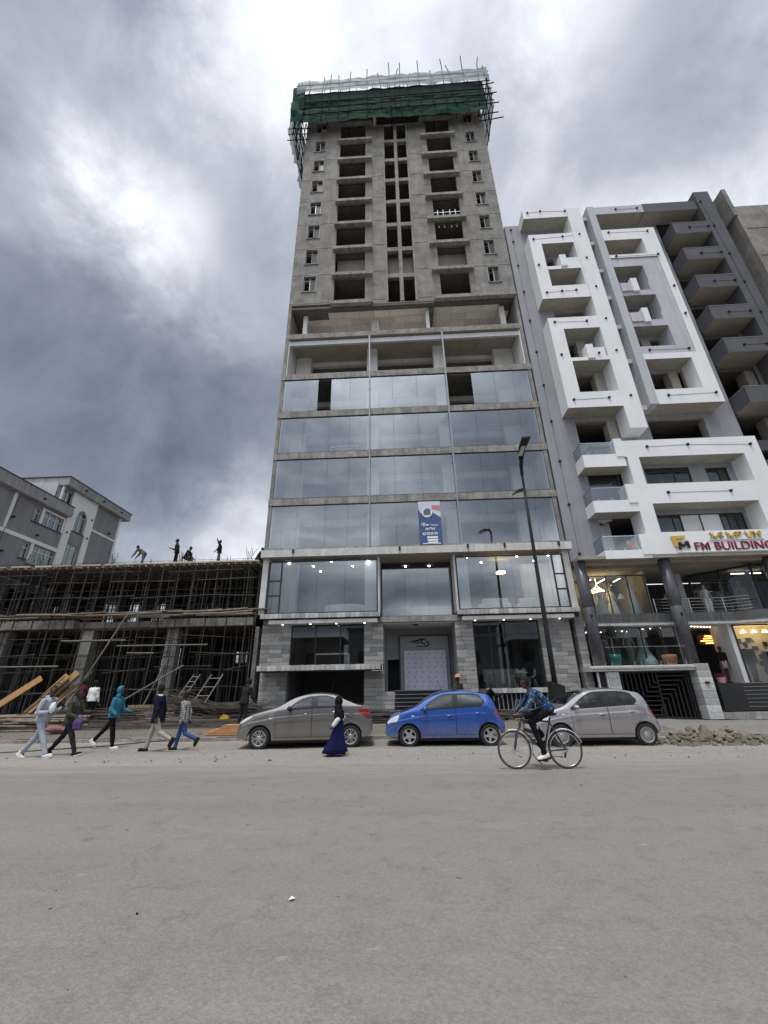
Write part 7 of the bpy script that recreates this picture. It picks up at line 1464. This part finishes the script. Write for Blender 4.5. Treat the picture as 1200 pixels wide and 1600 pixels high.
def dress_form(x, y, z, rz, m, label, h=1.6, flare=.42, arms=True, bodym='manikin', train=0.):
    t_ = thing('mannequin', (x, y, z), label, 'mannequin', None, rz); mb = MB(); k = h/1.6
    obj('dress', MB().lathe([(flare, .02), (flare*.8, .3), (.24, .75), (.15, .98), (.17, 1.15), (.20, 1.3), (.12, 1.38)], n=20, sy=.8), m, t_, local=True, smooth=True, scale=(k, k, k))
    mb.ell((.01, 0, 1.58*k), (.075, .062, .10)).cap((0, 0, 1.34*k), (0, 0, 1.5*k), .045, .045)
    for s in (-1, 1): mb.cap((0, s*.19*k, 1.30*k), (.03, s*.26*k, 1.02*k), .045, .035).cap((.03, s*.26*k, 1.02*k), (.12, s*.22*k, .80*k), .035, .022)
    obj('body', remesh(mb.mesh('body', bodym), .016, 2), None, t_, local=True); obj('stand', MB().lathe([(.2, 0), (.2, .015), (.015, .03), (.015, .5*k)], n=14), 'steel', t_, local=True)
dress_form(10.85, 23.5, 4.92, -1.6, 'pale_blue_dress', 'mannequin in pale blue dress at the left of the upper dress shop'); dress_form(11.55, 23.7, 4.92, -1.4, 'white_cloth', 'mannequin in white dress behind the bell pendant lamp'); dress_form(12.55, 23.3, 4.92, -1.8, 'pale_blue_dress', 'mannequin in pale dress at the right of the upper dress shop')
dress_form(11.75, 23.4, 2.45, -1.6, 'grey_dress', 'mannequin in grey dress in the lower shop window', 1.65, .22); dress_form(12.35, 23.2, 2.45, -1.3, 'mint_dress', 'mannequin in wide mint gown in the lower shop window', 1.6, .62)
dress_form(14.85, 23.3, 4.88, -1.6, 'white_cloth', 'mannequin in white behind the steel balcony railing', 1.6, .24); dress_form(16.45, 23.4, 4.88, -1.6, 'white_cloth', 'mannequin in white skirt by the angled glazing', 1.6, .26); dress_form(18.2, 23.2, 4.9, -1.6, 'grey_dress', 'mannequin in veiled grey gown inside the angled glazing', 1.65, .5)
J = pose(1.7, ((4, 2), (-3, 2)), ((6, 10, 15), (-4, 10, 15)), 0)
person('mannequin in short black dress outside the shop entrance', (16.0, 23.0, 1.54), R(-80), J, 'long', 'black_cloth', 'manikin_cloth', 'trainer_black', 'none', vox=.014, name='mannequin', skirt=[(J['pel'].z+.1, 0, .12, .16), (J['pel'].z-.05, 0, .14, .19), (J['pel'].z-.28, 0, .15, .21)], bare_arm=True)['category'] = 'mannequin'
J = pose(1.85, ((3, 2), (-3, 2)), ((4, 14, 10), (-4, 14, 10)), 0)
person('mannequin in black jacket and olive trousers in the lit window', (17.35, 23.0, 1.56), R(-90), J, 'jacket_collar', 'black_cloth', 'olive_cloth', 'trainer_black', 'crop', vox=.014, name='mannequin', coat_len=.1)['category'] = 'mannequin'
obj('flower_bucket', MB().lathe([(.14, 0), (.18, .34), (.16, .34), (.02, .3)], (14.35, 22.0, 1.56), 16), 'white_cloth', label='white bucket on the black wall beside the shop steps', cat='bucket')
fb = obj('flower_bucket', MB().lathe([(.15, 0), (.2, .24), (.18, .24), (.02, .2)], (14.95, 22.0, 1.56), 16), 'pink_cloth', label='pink bucket of flowers on the black wall beside the shop steps', cat='bucket')
mb = MB()
for k in range(40): mb.ell((14.95+rr(-.2, .2), 22+rr(-.16, .16), 1.84+rr(-.03, .1)), (.04, .04, .03), None, 6, 4)
obj('flower_heads', mb, 'maroon_cloth', fb, kind='stuff')
wb_ = trestle(11.35, 21.45, 13.62, 1.0); wb_.box(11.15, 12.75, 21.35, 21.75, 14.37, 14.42).box(11.2, 12.6, 21.4, 21.7, 14.43, 14.47); obj('work_trestle', wb_, 'wood_o', label='grey work trestle with boards on the topmost glass railed balcony', cat='trestle')
obj('orange_pot', MB().lathe([(.16, 0), (.2, .1), (.17, .3), (.02, .28)], (11.3, 21.6, 10.76), 14), 'terracotta', label='orange pot on the middle glass railed balcony', cat='pot')
oc = MB().ell((0, 0, 0), (.16, .12, .22)).ell((.15, 0, -.15), (.14, .1, .16)); obj('orange_cloth', remesh(oc.mesh('c', 'orange_cloth'), .03), None, loc=(12.05, 21.5, 8.4), label='orange cloth draped on the lowest glass railed balcony', cat='cloth')
# white steel frames dumped by the cafe
wf = MB().tube([(4.35, 19, .45), (4.5, 19, 1.03)], .03, 6).tube([(4.5, 19, 1.03), (5.9, 19.3, .9)], .028, 6).tube([(4.4, 19, .5), (5.2, 19.2, .98)], .028, 6).tube([(4.45, 19.0, .75), (5.2, 19.2, .98)], .022, 6)
obj('scrap_rack', wf, 'pole_l', label='pale bent steel frame lying before the cafe railing', cat='scrap metal')
obj('timber_board', MB().box(4.2, 5.6, 18.3, 18.5, .36, .40), 'red_wood', label='reddish board on the ground between the blue and silver cars', cat='board')
